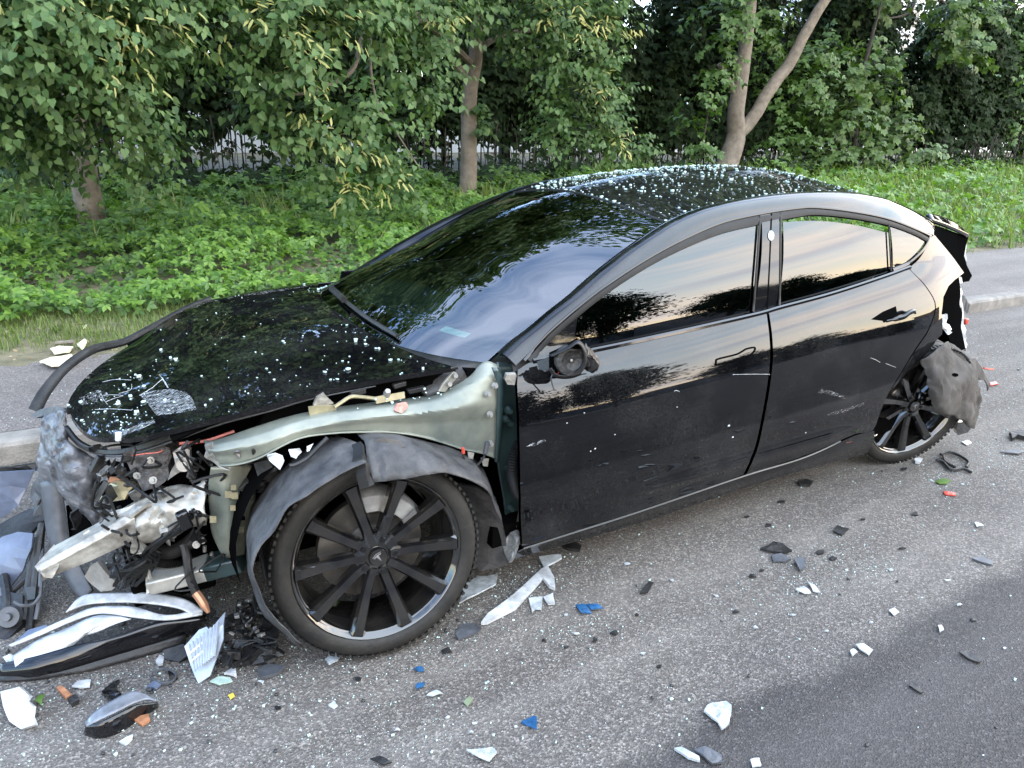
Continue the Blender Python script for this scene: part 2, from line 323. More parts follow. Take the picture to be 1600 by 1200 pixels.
def asphalt(name, base, lite, dark_patch=None, grit=1.0):
    """Worn road: aggregate of light and dark stones in a dark binder, broad wear, an optional darker patch."""
    m = bpy.data.materials.new(name); m.use_nodes = True; t = m.node_tree; p = t.nodes['Principled BSDF']; N = t.nodes.new; K = t.links.new
    tcn = N('ShaderNodeTexCoord'); v = N('ShaderNodeTexVoronoi'); v.inputs['Scale'].default_value = 170; K(tcn.outputs['Object'], v.inputs['Vector'])
    sep = N('ShaderNodeSeparateColor'); K(v.outputs['Color'], sep.inputs[0])
    r = N('ShaderNodeValToRGB'); e = r.color_ramp.elements; e[0].position = .0; e[0].color = tuple(c*.62 for c in base)+(1,); e[1].position = 1; e[1].color = tuple(lite)+(1,)
    a = e.new(.55); a.color = tuple(base)+(1,); a2 = e.new(.86); a2.color = tuple(.5*(b*1.2+l*.8) for b, l in zip(base, lite))+(1,)
    K(sep.outputs[0], r.inputs['Fac'])
    v2 = N('ShaderNodeTexVoronoi'); v2.inputs['Scale'].default_value = 60; K(tcn.outputs['Object'], v2.inputs['Vector'])
    r2 = N('ShaderNodeValToRGB'); r2.color_ramp.elements[0].position = .0; r2.color_ramp.elements[0].color = (1.12, 1.1, 1.08, 1); r2.color_ramp.elements[1].position = .6; r2.color_ramp.elements[1].color = (.93, .93, .94, 1)
    K(v2.outputs['Distance'], r2.inputs['Fac'])
    mu = N('ShaderNodeMixRGB'); mu.blend_type = 'MULTIPLY'; mu.inputs[0].default_value = 1; K(r.outputs[0], mu.inputs[1]); K(r2.outputs[0], mu.inputs[2])
    n = N('ShaderNodeTexNoise'); n.inputs['Scale'].default_value = .9; n.inputs['Detail'].default_value = 10; n.inputs['Roughness'].default_value = .68; K(tcn.outputs['Object'], n.inputs['Vector'])
    r3 = N('ShaderNodeValToRGB'); r3.color_ramp.elements[0].position = .3; r3.color_ramp.elements[0].color = (.74, .74, .75, 1); r3.color_ramp.elements[1].position = .7; r3.color_ramp.elements[1].color = (1.26, 1.24, 1.2, 1); K(n.outputs['Fac'], r3.inputs['Fac'])
    mu2a = N('ShaderNodeMixRGB'); mu2a.blend_type = 'MULTIPLY'; mu2a.inputs[0].default_value = 1; K(mu.outputs[0], mu2a.inputs[1]); K(r3.outputs[0], mu2a.inputs[2])
    # dusty streaks along the road
    mp1 = N('ShaderNodeMapping'); mp1.inputs['Scale'].default_value = (.25, 2.4, 1); K(tcn.outputs['Object'], mp1.inputs[0])
    nd = N('ShaderNodeTexNoise'); nd.inputs['Scale'].default_value = 1.5; nd.inputs['Detail'].default_value = 5; K(mp1.outputs[0], nd.inputs['Vector'])
    rd = N('ShaderNodeMapRange'); rd.inputs['From Min'].default_value = .45; rd.inputs['From Max'].default_value = .75; rd.inputs['To Max'].default_value = .35; K(nd.outputs['Fac'], rd.inputs['Value'])
    md = N('ShaderNodeMixRGB'); md.inputs[2].default_value = tuple(lite)+(1,); K(rd.outputs[0], md.inputs[0]); K(mu2a.outputs[0], md.inputs[1])
    mu2 = md
    last = mu2.outputs[0]
    if dark_patch:
        # a darker area on one side of a ragged line: a*x+b*y>c
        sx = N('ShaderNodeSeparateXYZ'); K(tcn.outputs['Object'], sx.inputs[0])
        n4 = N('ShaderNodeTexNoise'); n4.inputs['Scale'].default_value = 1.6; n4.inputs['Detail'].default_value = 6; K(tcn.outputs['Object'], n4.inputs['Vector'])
        ax = N('ShaderNodeMath'); ax.operation = 'MULTIPLY'; ax.inputs[1].default_value = dark_patch[0]; K(sx.outputs[0], ax.inputs[0])
        ay = N('ShaderNodeMath'); ay.operation = 'MULTIPLY_ADD'; ay.inputs[1].default_value = dark_patch[1]; K(sx.outputs[1], ay.inputs[0]); K(ax.outputs[0], ay.inputs[2])
        an = N('ShaderNodeMath'); an.operation = 'MULTIPLY_ADD'; an.inputs[1].default_value = dark_patch[3]; K(n4.outputs['Fac'], an.inputs[0]); K(ay.outputs[0], an.inputs[2])
        mr = N('ShaderNodeMapRange'); mr.interpolation_type = 'SMOOTHSTEP'; c = dark_patch[2]+dark_patch[3]*.5
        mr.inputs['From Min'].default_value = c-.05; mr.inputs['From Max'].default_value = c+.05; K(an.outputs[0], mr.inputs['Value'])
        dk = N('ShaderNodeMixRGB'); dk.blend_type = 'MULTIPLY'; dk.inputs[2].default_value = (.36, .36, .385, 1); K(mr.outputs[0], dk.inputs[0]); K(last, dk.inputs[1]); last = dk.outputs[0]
    K(last, p.inputs['Base Color']); p.inputs['Roughness'].default_value = .8
    ad = N('ShaderNodeMath'); ad.operation = 'ADD'; K(sep.outputs[0], ad.inputs[0]); K(v.outputs['Distance'], ad.inputs[1])
    b = N('ShaderNodeBump'); b.inputs['Strength'].default_value = .75*grit; b.inputs['Distance'].default_value = .004; K(ad.outputs[0], b.inputs['Height']); K(b.outputs[0], p.inputs['Normal'])
    MT[name] = m; return m

PAINT = car_paint('black_paint')
GLOSSBLK = mat('gloss_black_trim', (.006, .006, .007), .05, ior=1.55)
RUBBER = mat('black_rubber', (.012, .012, .012), .55, var=.3, spec=.25)
PLASTIC = mat('black_plastic', (.010, .010, .011), .45, col2=(.026, .025, .024), vscale=12, bump=.25, bscale=80, spec=.35)
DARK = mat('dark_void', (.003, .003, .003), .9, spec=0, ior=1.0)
LINER = mat('liner_plastic', (.030, .030, .032), .45, col2=(.080, .079, .078), vscale=12, detail=9, bump=.45, bscale=40, spec=.18)
FELT = mat('liner_felt', (.035, .031, .027), .95, col2=(.080, .072, .064), vscale=7, bump=.5, bscale=220)
PRIMER = mat('body_primer', (.10, .12, .11), .45, metal=.3, col2=(.29, .295, .235), vscale=2.6, bump=.05, bscale=20)
PRIMERDK = mat('dark_green_primer', (.020, .035, .036), .28, var=.35, vscale=8, coat=.3)
ALU = mat('bare_aluminium', (.20, .185, .16), .45, metal=.4, col2=(.52, .50, .445), vscale=16, bump=.25, bscale=30)
STEEL = mat('dirty_steel', (.22, .215, .20), .45, metal=.5, col2=(.34, .33, .31), vscale=20, bump=.2, bscale=60)
GREY = mat('grey_plastic', (.060, .064, .072), .5, var=.35, vscale=10, bump=.2, bscale=30)
SCRAPED = mat('scraped_grey_plastic', (.030, .031, .034), .36, col2=(.165, .17, .185), vscale=20, bump=.9, bscale=30, detail=9)
BLUEGREY = mat('blue_grey_plastic', (.10, .12, .17), .28, var=.3, vscale=6)
TYRE = mat('tyre_rubber', (.009, .009, .0085), .6, col2=(.026, .024, .021), vscale=9, bump=.2, bscale=90, spec=.3)
RIM = mat('gloss_black_alloy', (.004, .004, .005), .11, ior=1.6, coat=.8, col2=(.016, .0145, .012), vscale=11, rvar=.05)
DISC = mat('brake_disc_steel', (.07, .066, .06), .4, metal=.8, col2=(.17, .16, .145), vscale=6)
SILVER = mat('silver', (.62, .62, .62), .25, metal=.9)
WHITEP = mat('white_plastic', (.26, .265, .265), .32, col2=(.56, .575, .59), vscale=16, detail=9)
CLEARP = mat('clear_plastic_white', (.24, .255, .26), .16, ior=1.5, col2=(.48, .515, .53), vscale=22, detail=8)
HEATSINK = mat('heatsink', (.36, .40, .46), .35, metal=.3, var=.12, vscale=20)
REDP = mat('red_plastic', (.45, .06, .04), .25, var=.3, vscale=40)
BLUEP = mat('blue_plastic', (.02, .08, .18), .3, var=.4, vscale=40)
ORANGE = mat('terracotta', (.30, .13, .06), .7, var=.3, vscale=40)
CARD = mat('pale_board', (.62, .56, .40), .8, var=.15, vscale=15)
CRUMB = mat('glass_crumb', (.32, .46, .43), .12, ior=1.5, col2=(.58, .70, .67), vscale=70)
YELLOWBR = mat('zinc_bracket', (.36, .32, .20), .4, metal=.5, var=.25, vscale=20)
COPPER = mat('copper_wire', (.42, .22, .13), .45, metal=.5)
SEATM = mat('seat_vinyl', (.05, .05, .05), .55, var=.2)
WSGLASS = glass_mat('windshield_glass', (.50, .60, .55), 2.6, 0)
SIDEGLASS = glass_mat('tinted_side_glass', (.05, .055, .055), 1.85, 0)
ROOFGLASS = glass_mat('roof_glass', (.03, .03, .035), 1.6, 0.0, dust=.03)
SCUFF = scuff_mat('scraped_paint', (.50, .52, .53), .47, .72, 60, stretch=(1, 5, 1))
SCUFFD = scuff_mat('faint_scrape', (.45, .45, .45), .50, .74, 60, stretch=(1, 1, 5))
BARK = mat('bark', (.115, .095, .075), .9, col2=(.20, .17, .135), vscale=9, bump=.9, bscale=38, detail=9)
BARKDK = mat('dark_bark', (.04, .034, .028), .9, var=.4, vscale=9, bump=.8, bscale=30)

# ================================================================== SETTING
def kerb_y(x): return -1.21-.0465*x
ASPH = asphalt('road_asphalt', (.094, .083, .073), (.26, .236, .208), dark_patch=(-.02, 1.0, 1.68, .34))
PAVE = asphalt('pavement_asphalt', (.130, .114, .104), (.25, .225, .205), grit=.6)
KERBM = mat('kerb_concrete', (.13, .12, .105), .9, col2=(.25, .23, .205), vscale=7, bump=.5, bscale=90, detail=9)
SOIL = mat('verge_soil', (.055, .055, .028), .95, col2=(.19, .16, .10), vscale=5, bump=.8, bscale=30, detail=9)
GRASSM = leaf_mat('grass_blades', (.07, .12, .022), (.20, .25, .07), .35, .55)
STRAW = leaf_mat('dry_grass', (.26, .25, .11), (.36, .33, .17), .3, .6)
COVERM = leaf_mat('creeper_leaves', (.05, .120, .020), (.165, .28, .05), .35, .42)
LINDEN = leaf_mat('linden_leaves', (.036, .082, .026), (.110, .175, .062), .28, .5, .3)
BRACT = leaf_mat('linden_bracts', (.28, .30, .10), (.50, .47, .19), .4, .6)
VINE = leaf_mat('vine_leaves', (.035, .080, .018), (.10, .175, .04), .25, .5)
MAPLE = leaf_mat('maple_leaves', (.038, .080, .022), (.11, .17, .045), .25, .5)
HEDGE = leaf_mat('hedge_leaves', (.007, .016, .006), (.020, .037, .012), .15, .7, .15)  # near-black green: the deep shade under the trees is put into it

# road: one sheet to the horizon
def sheet(name, pts, m, kind='structure', parent=None):
    return mesh(name, pts, [tuple(range(len(pts)))], m, parent, smooth=False, kind=kind)
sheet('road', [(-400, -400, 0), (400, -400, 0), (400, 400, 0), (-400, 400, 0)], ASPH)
xs = np.linspace(14, -60, 75)
PB = -2.52
pv = MB()
for i in range(len(xs)-1):
    a, b = xs[i], xs[i+1]
    wa, wb = [PB+.09*mnoise.noise(Vector((x*1.3, 3, 0)))+.05*mnoise.noise(Vector((x*5, 8, 0))) for x in (a, b)]
    pv.add([(a, kerb_y(a)-.13, .120), (b, kerb_y(b)-.13, .120), (b, wb, .125), (a, wa, .125)], [(0, 1, 2, 3)])
pv.build('pavement', PAVE, smooth=False, kind='structure')
# kerb of concrete stones
kerb = empty('kerb', (0, kerb_y(0), 0)); kerb['kind'] = 'structure'
ks = MB(); l = 1.0
prof = [(0, -.05), (0, .095), (-.012, .113), (-.035, .122), (-.14, .122), (-.14, -.05)]
V = [(sx*(l/2-.005), p[0], p[1]) for sx in (-1, 1) for p in prof]; n = len(prof)
ks.add(V, [tuple(range(n)), tuple(range(2*n-1, n-1, -1))]+[(i, i+n, (i+1) % n+n, (i+1) % n) for i in range(n)])
kme = None
ang = math.atan(-.0465)
for k in range(-34, 4):
    x = k*1.0+.42
    if kme is None: o = ks.build('kerb_stone', KERBM, kerb, smooth=False); kme = o.data
    else:
        o = bpy.data.objects.new('kerb_stone', kme); COL.objects.link(o); o.parent = kerb; o.matrix_parent_inverse = Matrix.Translation(-kerb.location)
    o.location = (x, kerb_y(x)+random.uniform(-.006, .006), random.uniform(-.006, .005)); o.rotation_euler = (random.uniform(-.01, .01), random.uniform(-.006, .006), ang+random.uniform(-.004, .004))
# verge: soil bank rising to the fence
def bank_z(x, y):
    t = np.clip((-2.4-y)/4.6, 0, 3); b = .118+.27*np.clip(t, 0, 1.25)**1.15
    return b
def vz(x, y):
    return float(bank_z(x, y))+.035*mnoise.noise(Vector((x*.9, y*.9, 0)))*min(1, max(0, (-2.5-y)))+.012*mnoise.noise(Vector((x*5, y*5, 2)))
gx = np.concatenate([np.linspace(14, 4, 14), np.linspace(3.8, -14, 90), np.linspace(-14.6, -60, 50)]); gy = np.concatenate([np.linspace(-2.3, -4, 24), np.linspace(-4.2, -20, 30)])
V = [(x, y, vz(x, y)) for y in gy for x in gx]
mesh('verge', V, [f[::-1] for f in grid_faces(len(gy), len(gx))], SOIL, kind='structure')

# ------------------------------------------------------------------ leaves
T_LINDEN = (np.array([(0, .06, 0), (-.34, -.02, .05), (-.46, .38, .05), (0, 1.12, -.2), (.44, .40, .0), (.36, .0, .07), (0, .5, -.07)], float), [(0, 6, 2, 1), (6, 3, 2, 2), (0, 5, 4, 6), (6, 4, 3, 3)])
T_SIMPLE = (np.array([(0, 0, 0), (-.36, .45, .07), (0, 1, -.08), (.36, .45, .07)], float), [(0, 3, 2, 1)])
def palmate(ang_len, wid=.2):
    V = []; Fc = []
    for a, l_ in ang_len:
        b = len(V); s, c = math.sin(a), math.cos(a)
        for (u, v, w) in ((0, .04, 0), (-wid, .55, .05), (0, 1, -.10), (wid, .55, .05)):
            V.append((l_*(u*c+v*s), l_*(v*c-u*s), l_*w))
        Fc.append((b, b+3, b+2, b+1))
    return np.array(V, float), Fc
T_CREEPER = palmate([(-1.75, .62), (-.85, .85), (0, 1), (.85, .85), (1.75, .62)], .23)
T_THREE = palmate([(-.95, .8), (0, 1), (.95, .8)], .28)
T_MAPLE = palmate([(-1.5, .62), (-.75, .92), (0, 1.1), (.75, .92), (1.5, .62)], .30)
T_BLADE = (np.array([(-.035, 0, 0), (.035, 0, 0), (.03, .55, .08), (-.03, .55, .08), (.003, 1, .32), (-.003, 1, .32)], float), [(0, 1, 2, 3), (3, 2, 4, 5)])
T_BRACT = (np.array([(-.09, 0, 0), (.09, 0, 0), (.13, .6, .05), (-.13, .6, .05), (.03, 1.05, 0), (-.03, 1.05, 0)], float), [(0, 1, 2, 3), (3, 2, 4, 5)])
def nrm(a): return a/(np.linalg.norm(a, axis=-1, keepdims=True)+1e-9)
def leaves(name, P, N, T, S, tmpl, m, parent=None, kind=None, rec=None):
    """One mesh of many leaves: place, face normal, tip direction, size."""
    tv, tf = tmpl; P = np.asarray(P); N = nrm(np.asarray(N)); T = np.asarray(T); T = nrm(T-N*np.sum(T*N, 1, keepdims=True)); U_ = np.cross(T, N); S = np.asarray(S)
    V = P[:, None, :]+S[:, None, None]*(tv[None, :, 0:1]*U_[:, None, :]+tv[None, :, 1:2]*T[:, None, :]+tv[None, :, 2:3]*N[:, None, :])
    k = len(tv); tris = []
    for f in tf:
        f = list(dict.fromkeys(f)); tris.append((f[0], f[1], f[2]))
        if len(f) == 4: tris.append((f[0], f[2], f[3]))
    Fc = (np.arange(len(P))*k)[:, None, None]+np.array(tris)[None]
    if rec is not None: rec.append((P, N, T, U_, S))
    return np_mesh(name, V.reshape(-1, 3), Fc.reshape(-1, 3), m, parent, kind=kind)
def sprays(clumps, per, step=.06, droop=.55, up=.5, size=(.08, .12), rg=rng, toward=None, spread=.5):
    """Leaves set along twigs that leave each clump's middle and droop. clumps: (centre, radius, twigs)."""
    P, N, T, S = [], [], [], []
    for c, r, n in clumps:
        c = np.array(c); d = rg.normal(size=(n, 3)); d[:, 2] += up; d = nrm(d)
        p = c+d*r*rg.uniform(.05, .62, (n, 1))*np.array([1, 1, .8])
        for k in range(per):
            jit = rg.normal(size=(n, 3))*step*.5
            side = nrm(np.cross(d, [0, 0, 1])+1e-6)*(1 if k % 2 else -1)
            P.append(p+side*step*.6+jit*.5)
            out = nrm(p-c+1e-6)
            nn = np.array([0, 0, .75])+out*.75+rg.normal(size=(n, 3))*.38
            if toward is not None: nn = nn+nrm(toward-p)*.35
            N.append(nn); T.append(side*.6+d*.5+np.array([0, 0, -.75])+rg.normal(size=(n, 3))*.3); S.append(rg.uniform(size[0], size[1], n))
            d = nrm(d+np.array([0, 0, -droop*step*2.2])); p = p+d*step*rg.uniform(.8, 1.2, (n, 1))*(r/.6)**.5
    return np.concatenate(P), np.concatenate(N), np.concatenate(T), np.concatenate(S)
def in_frame(P):
    d = P-CAM; z = d @ _F; x = 800+FPX*(d @ _R)/z; y = 600-FPX*(d @ _U)/z
    return (z > 0) & (x > -10) & (x < 1610) & (y > -10) & (y < 600), np.linalg.norm(d, axis=1)
def crown(tree, name, data, tmpl, m, n_single=0, leafname='leaf', mind=0):
    P, N, T, S = data
    d = np.linalg.norm(P-CAM, axis=1); keep = d > mind; P, N, T, S = P[keep], N[keep], T[keep], S[keep]
    if n_single:
        ok, dist = in_frame(P); score = np.where(ok, dist/S, 1e9); idx = np.argsort(score)[:n_single]; idx = idx[score[idx] < 1e8]
        msk = np.ones(len(P), bool); msk[idx] = False
        tv, tf = tmpl; me = bpy.data.meshes.new(leafname); me.from_pydata([tuple(v) for v in tv], [], [tuple(dict.fromkeys(f)) for f in tf]); me.materials.append(m)
        Nn = nrm(N[idx]); Tt = T[idx]; Tt = nrm(Tt-Nn*np.sum(Tt*Nn, 1, keepdims=True)); Uu = np.cross(Tt, Nn)
        Lc = np.array(tree.location)
        for i, j in enumerate(idx):
            o = bpy.data.objects.new(leafname, me); COL.objects.link(o); o.parent = tree
            s = S[j]; u, t, n = Uu[i]*s, Tt[i]*s, Nn[i]*s; p = P[j]-Lc
            o.matrix_local = Matrix(((u[0], t[0], n[0], p[0]), (u[1], t[1], n[1], p[1]), (u[2], t[2], n[2], p[2]), (0, 0, 0, 1)))
        P, N, T, S = P[msk], N[msk], T[msk], S[msk]
    return leaves(name, P, N, T, S, tmpl, m, tree, kind='stuff')
def trunk_mb(pts, r, seg=12, wob=.02):
    n = max(8, len(pts)*6); P = catmull(pts, n); rr = np.interp(np.linspace(0, 1, n), np.linspace(0, 1, len(r)), r)
    P = np.array([p+wob*np.array(mnoise.noise_vector(Vector(p)*2.3)) for p in P])
    return MB().tube(P, rr, seg)
def clumps_px(L_, dens): return [(PY(px, py, y), r, max(6, int(dens*r*r))) for px, py, y, r in L_]

def upper(tree, ell, n, m):
    """Dense upper crown above the boughs one sees from the road."""
    P, N = [], []
    for c, r in ell:
        k = n//len(ell); d = nrm(rng.normal(size=(k, 3))); s = np.array([.72+.5*mnoise.noise(Vector(q*2.1+c)) for q in d])[:, None]; p = np.array(c)+d*np.array(r)*s*rng.uniform(.55, 1, (k, 1))**.5
        P.append(p); N.append(d+np.array([0, 0, .5])+rng.normal(size=(k, 3))*.45)
    P = np.concatenate(P); N = np.concatenate(N); d_ = P-CAM; z_ = d_ @ _F; py_ = 600-FPX*(d_ @ _U)/z_; keep = py_ < -60; P, N = P[keep], N[keep]
    return leaves('upper_crown', P, N, rng.normal(size=P.shape)*.5+np.array([0, 0, -1.]), rng.uniform(.13, .21, len(P)), T_SIMPLE, m, tree, kind='stuff')
# --- left linden
t1 = empty('linden_tree', PY(145, 352, -6.3), 'linden tree with broad drooping leaves and dark trunk, leftmost tree on the bank', 'tree')
b = np.array(t1.location); b[2] -= .25
trunk_mb([b, b+[.0, 0, 1.2], b+[-.05, .1, 2.4], b+[.05, .2, 3.8], b+[.0, .3, 5.2]], [.15, .115, .10, .08, .04]).build('trunk', BARK, t1)
tb = MB()
for q in ([b+[0, 0, 2.0], b+[.5, .9, 2.5], b+[.9, 2.0, 2.4]], [b+[0, 0, 2.2], b+[-.6, 1.0, 2.8], b+[-1.2, 1.9, 2.7]], [b+[0, .1, 2.6], b+[.2, 1.3, 3.4], b+[.2, 2.4, 3.5]], [b+[0, 0, 2.8], b+[-1.2, .2, 3.6], b+[-2.0, .3, 3.8]]):
    t_ = trunk_mb(q, [.05, .035, .015], 7); tb.add(t_.V, t_.F)
tb.build('branch', BARKDK, t1)
c1 = clumps_px([(40, 30, -3.7, .55), (150, 45, -3.9, .55), (230, 20, -4.2, .5), (30, 120, -4.0, .5), (150, 130, -4.2, .5), (215, 110, -4.3, .42), (90, 175, -4.5, .45), (30, 205, -4.8, .38), (195, 190, -4.6, .40), (240, 225, -4.7, .30), (85, 235, -5.0, .28), (205, 262, -4.9, .22), (40, 262, -5.2, .28), (275, 55, -4.6, .4), (-60, 60, -4, .6), (-80, 180, -4.4, .5), (100, -60, -4.0, .7), (220, -80, -4.4, .7)], 105)
c1 = [(c, r, int(n*3.0)) for c, r, n in c1]
c1 += [(b+np.array(o), r, int(60*r*r)) for o, r in (([.4, 1.2, 4.0], 1.0), ([-.8, .8, 4.2], 1.0), ([.2, -.4, 4.8], 1.1), ([1.4, .3, 4.0], 1.0), ([-.2, .9, 5.4], 1.0), ([1.2, 1.6, 3.4], .8), ([-1.6, .2, 4.4], .9))]
upper(t1, [(b+np.array([.0, 1.0, 5.6]), (2.8, 2.3, 3.4)), (b+np.array([1.8, .4, 5.0]), (2.2, 2.4, 2.8)), (b+np.array([-1.9, 1.2, 5.4]), (2.2, 2.0, 2.6)), (np.array([-1.5, -5.4, 4.8]), (1.9, 2.0, 1.8))], 19000, LINDEN)
crown(t1, 'foliage', sprays(c1, 12, toward=CAM, size=(.038, .070), step=.040), T_LINDEN, LINDEN, 280)
P, N, T, S = sprays(clumps_px([(100, 40, -3.75, .6), (170, 60, -3.9, .5), (200, 20, -4.0, .5), (40, 20, -3.7, .4), (250, 60, -4.3, .35)], 40), 5, size=(.06, .085)); leaves('bract', P+[0, .04, 0], N+np.array([0, .8, 0]), T, S, T_BRACT, BRACT, t1, kind='stuff')

# --- middle linden
t2 = empty('linden_tree', PY(732, 305, -7.4), 'linden tree with grey trunk and long hanging boughs full of yellow bracts, behind the windshield', 'tree')
b = np.array(t2.location); b[2] -= .3
top = PY(742, 90, -7.4)
trunk_mb([b, PY(732, 230, -7.4), PY(733, 150, -7.4), top, PY(745, 20, -7.3), PY(750, -120, -7.2)], [.14, .118, .112, .10, .075, .05], 14).build('trunk', BARK, t2)
for q, r in (([PY(732, 130, -7.4), PY(705, 85, -7.3), PY(690, 60, -7.2), PY(640, 10, -7.0)], [.06, .05, .045, .03]), ([PY(740, 90, -7.4), PY(775, 60, -7.3), PY(860, 40, -7.0), PY(930, 20, -6.6)], [.05, .04, .03, .02]),
             ([PY(738, 100, -7.4), PY(660, 35, -6.6), PY(580, 45, -5.8), PY(548, 110, -5.4), PY(500, 140, -5.2), PY(440, 150, -5.1)], [.05, .04, .033, .025, .018, .01]),
             ([PY(578, 62, -5.7), PY(580, 120, -5.5), PY(595, 170, -5.4), PY(625, 215, -5.3), PY(655, 262, -5.3)], [.02, .014, .012, .009, .006])):
    trunk_mb(q, r, 8, .015).build('branch', BARK, t2)
c2 = clumps_px([(370, 25, -4.6, .42), (430, 60, -4.6, .48), (500, 30, -4.7, .48), (560, 15, -4.8, .42), (470, 110, -4.6, .36), (400, 110, -4.7, .32), (600, 60, -5.0, .36),
    (430, 180, -4.9, .30), (490, 190, -4.9, .36), (550, 180, -5.0, .36), (590, 210, -5.1, .33), (500, 240, -5.0, .32), (560, 250, -5.0, .34), (600, 275, -5.1, .28), (545, 300, -5.0, .2), (640, 285, -5.3, .25), (660, 310, -5.3, .2), (440, 225, -5.0, .22),
    (620, 120, -5.6, .45), (660, 170, -5.8, .35), (660, 60, -5.8, .45), (690, 120, -6.2, .3), (640, 10, -5.6, .5), (700, 15, -6.0, .45), (750, 20, -6.6, .4), (790, 60, -6.7, .35),
    (840, 40, -6.3, .55), (900, 40, -6.3, .55), (950, 30, -6.4, .5), (870, 110, -6.3, .5), (930, 110, -6.3, .45), (880, 180, -6.4, .42), (930, 180, -6.4, .42), (960, 220, -6.4, .38), (900, 235, -6.5, .34), (990, 245, -6.4, .25), (855, 215, -6.6, .3), (970, 150, -6.5, .25), (1010, 240, -6.4, .16),
    (760, 205, -7.2, .1), (742, 175, -7.3, .08)], 125)
c2 += [(b+np.array(o), r, int(55*r*r)) for o, r in (([.4, 1.2, 4.3], 1.1), ([-1.2, .9, 4.5], 1.1), ([1.6, 1.9, 3.9], 1.0), ([2.4, 2.3, 4.2], .9), ([-.2, -.4, 5.2], 1.2), ([.8, .7, 5.6], 1.1), ([-2.2, .4, 4.6], 1.0), ([1.0, -.6, 4.6], 1.1), ([-.6, 1.2, 6.0], 1.0))]
upper(t2, [(b+np.array([.2, 1.4, 6.4]), (3.2, 3.0, 3.6)), (b+np.array([2.4, 2.0, 6.0]), (2.4, 2.4, 3.2)), (b+np.array([-2.8, 1.4, 6.4]), (2.8, 2.6, 3.4))], 21000, LINDEN)
c2 = [(c, r, int(n*1.5)) for c, r, n in c2]
crown(t2, 'foliage', sprays(c2, 11, toward=CAM, size=(.045, .085), step=.048), T_LINDEN, LINDEN, 290)
P, N, T, S = sprays(clumps_px([(430, 60, -4.55, .5), (500, 40, -4.6, .5), (380, 30, -4.5, .4), (470, 110, -4.5, .36), (560, 240, -4.9, .4), (600, 280, -5.0, .3), (500, 200, -4.8, .35), (545, 300, -4.95, .2), (900, 50, -6.2, .55), (950, 60, -6.2, .5), (850, 30, -6.2, .5), (930, 150, -6.2, .45), (960, 230, -6.3, .4), (690, 40, -5.8, .4)], 55), 5, size=(.07, .11)); leaves('bract', P+[0, .05, 0], N+np.array([0, .8, 0]), T, S, T_BRACT, BRACT, t2, kind='stuff')

# --- twin-stemmed tree wrapped in creeper
Y3 = -9.2
t3 = empty('twin_stem_tree', PY(1118, 300, Y3), 'tree forking into two bare leaning stems, hung with creeper, behind the car roof', 'tree')
b = np.array(t3.location); b[2] = .3
trunk_mb([b, PY(1136, 255, Y3), PY(1150, 212, Y3), PY(1150, 165, Y3), PY(1162, 95, Y3), PY(1172, 10, Y3), PY(1178, -90, Y3)], [.27, .235, .20, .17, .145, .12, .09], 16, .03).build('trunk', BARK, t3)
trunk_mb([PY(1148, 212, Y3), PY(1172, 190, Y3+.05), PY(1203, 140, Y3+.1), PY(1236, 95, Y3+.15), PY(1262, 45, Y3+.2), PY(1296, -10, Y3+.2), PY(1350, -90, Y3+.2)], [.15, .14, .13, .125, .11, .10, .07], 14, .03).build('stem', BARK, t3)
trunk_mb([PY(1152, 155, Y3), PY(1138, 125, Y3), PY(1124, 100, Y3)], [.08, .065, .055], 10, .01).build('limb_stub', BARK, t3)
trunk_mb([PY(1104, 140, Y3+.3), PY(1106, 185, Y3+.3), PY(1094, 235, Y3+.3)], [.014, .014, .01], 6, .02).build('hanging_stem', BARKDK, t3)
c3 = clumps_px([(1125, 20, -9.0, .5), (1130, 70, -8.9, .4), (1120, 110, -8.9, .35), (1095, 150, -8.9, .35), (1085, 195, -8.9, .3), (1095, 235, -9, .25), (1150, 25, -8.9, .4), (1200, 60, -9.6, .55), (1200, 120, -9.7, .45), (1190, 20, -9.6, .5),
   (1250, 130, -9.5, .6), (1230, 190, -9.5, .5), (1270, 90, -9.6, .5), (1265, 215, -9.4, .45), (1290, 160, -9.4, .5), (1210, 225, -9.4, .35), (1310, 80, -9.6, .45), (1350, 60, -9.7, .35)], 62)
upper(t3, [(b+np.array([.2, .2, 7.0]), (3.6, 3.2, 3.6)), (b+np.array([-3.8, .8, 6.8]), (3.4, 3.0, 3.4))], 11000, MAPLE)
crown(t3, 'creeper', sprays(c3, 9, toward=CAM, size=(.10, .16), step=.08, droop=.9), T_THREE, VINE)

# --- young maple behind the roof's end
t4 = empty('young_maple', PY(1330, 280, -9.3), 'young maple with low leafy crown down to the ground beyond the rear window', 'tree')
b = np.array(t4.location); b[2] = .3
trunk_mb([b, b+[0, -.1, 1.2], b+[.1, -.1, 2.6], b+[0, 0, 4]], [.07, .06, .05, .02]).build('trunk', BARKDK, t4)
c4 = clumps_px([(1340, 130, -9.0, .55), (1380, 150, -8.9, .5), (1330, 190, -8.9, .55), (1400, 200, -8.8, .5), (1360, 240, -8.7, .45), (1320, 250, -8.8, .4), (1430, 235, -8.7, .35), (1460, 245, -8.6, .22), (1390, 265, -8.6, .3), (1290, 250, -8.9, .35), (1400, 110, -9.2, .35), (1300, 200, -9.1, .4), (1270, 265, -9.1, .35)], 62)
crown(t4, 'foliage', sprays(c4, 8, toward=CAM, size=(.11, .16), step=.08), T_MAPLE, MAPLE)

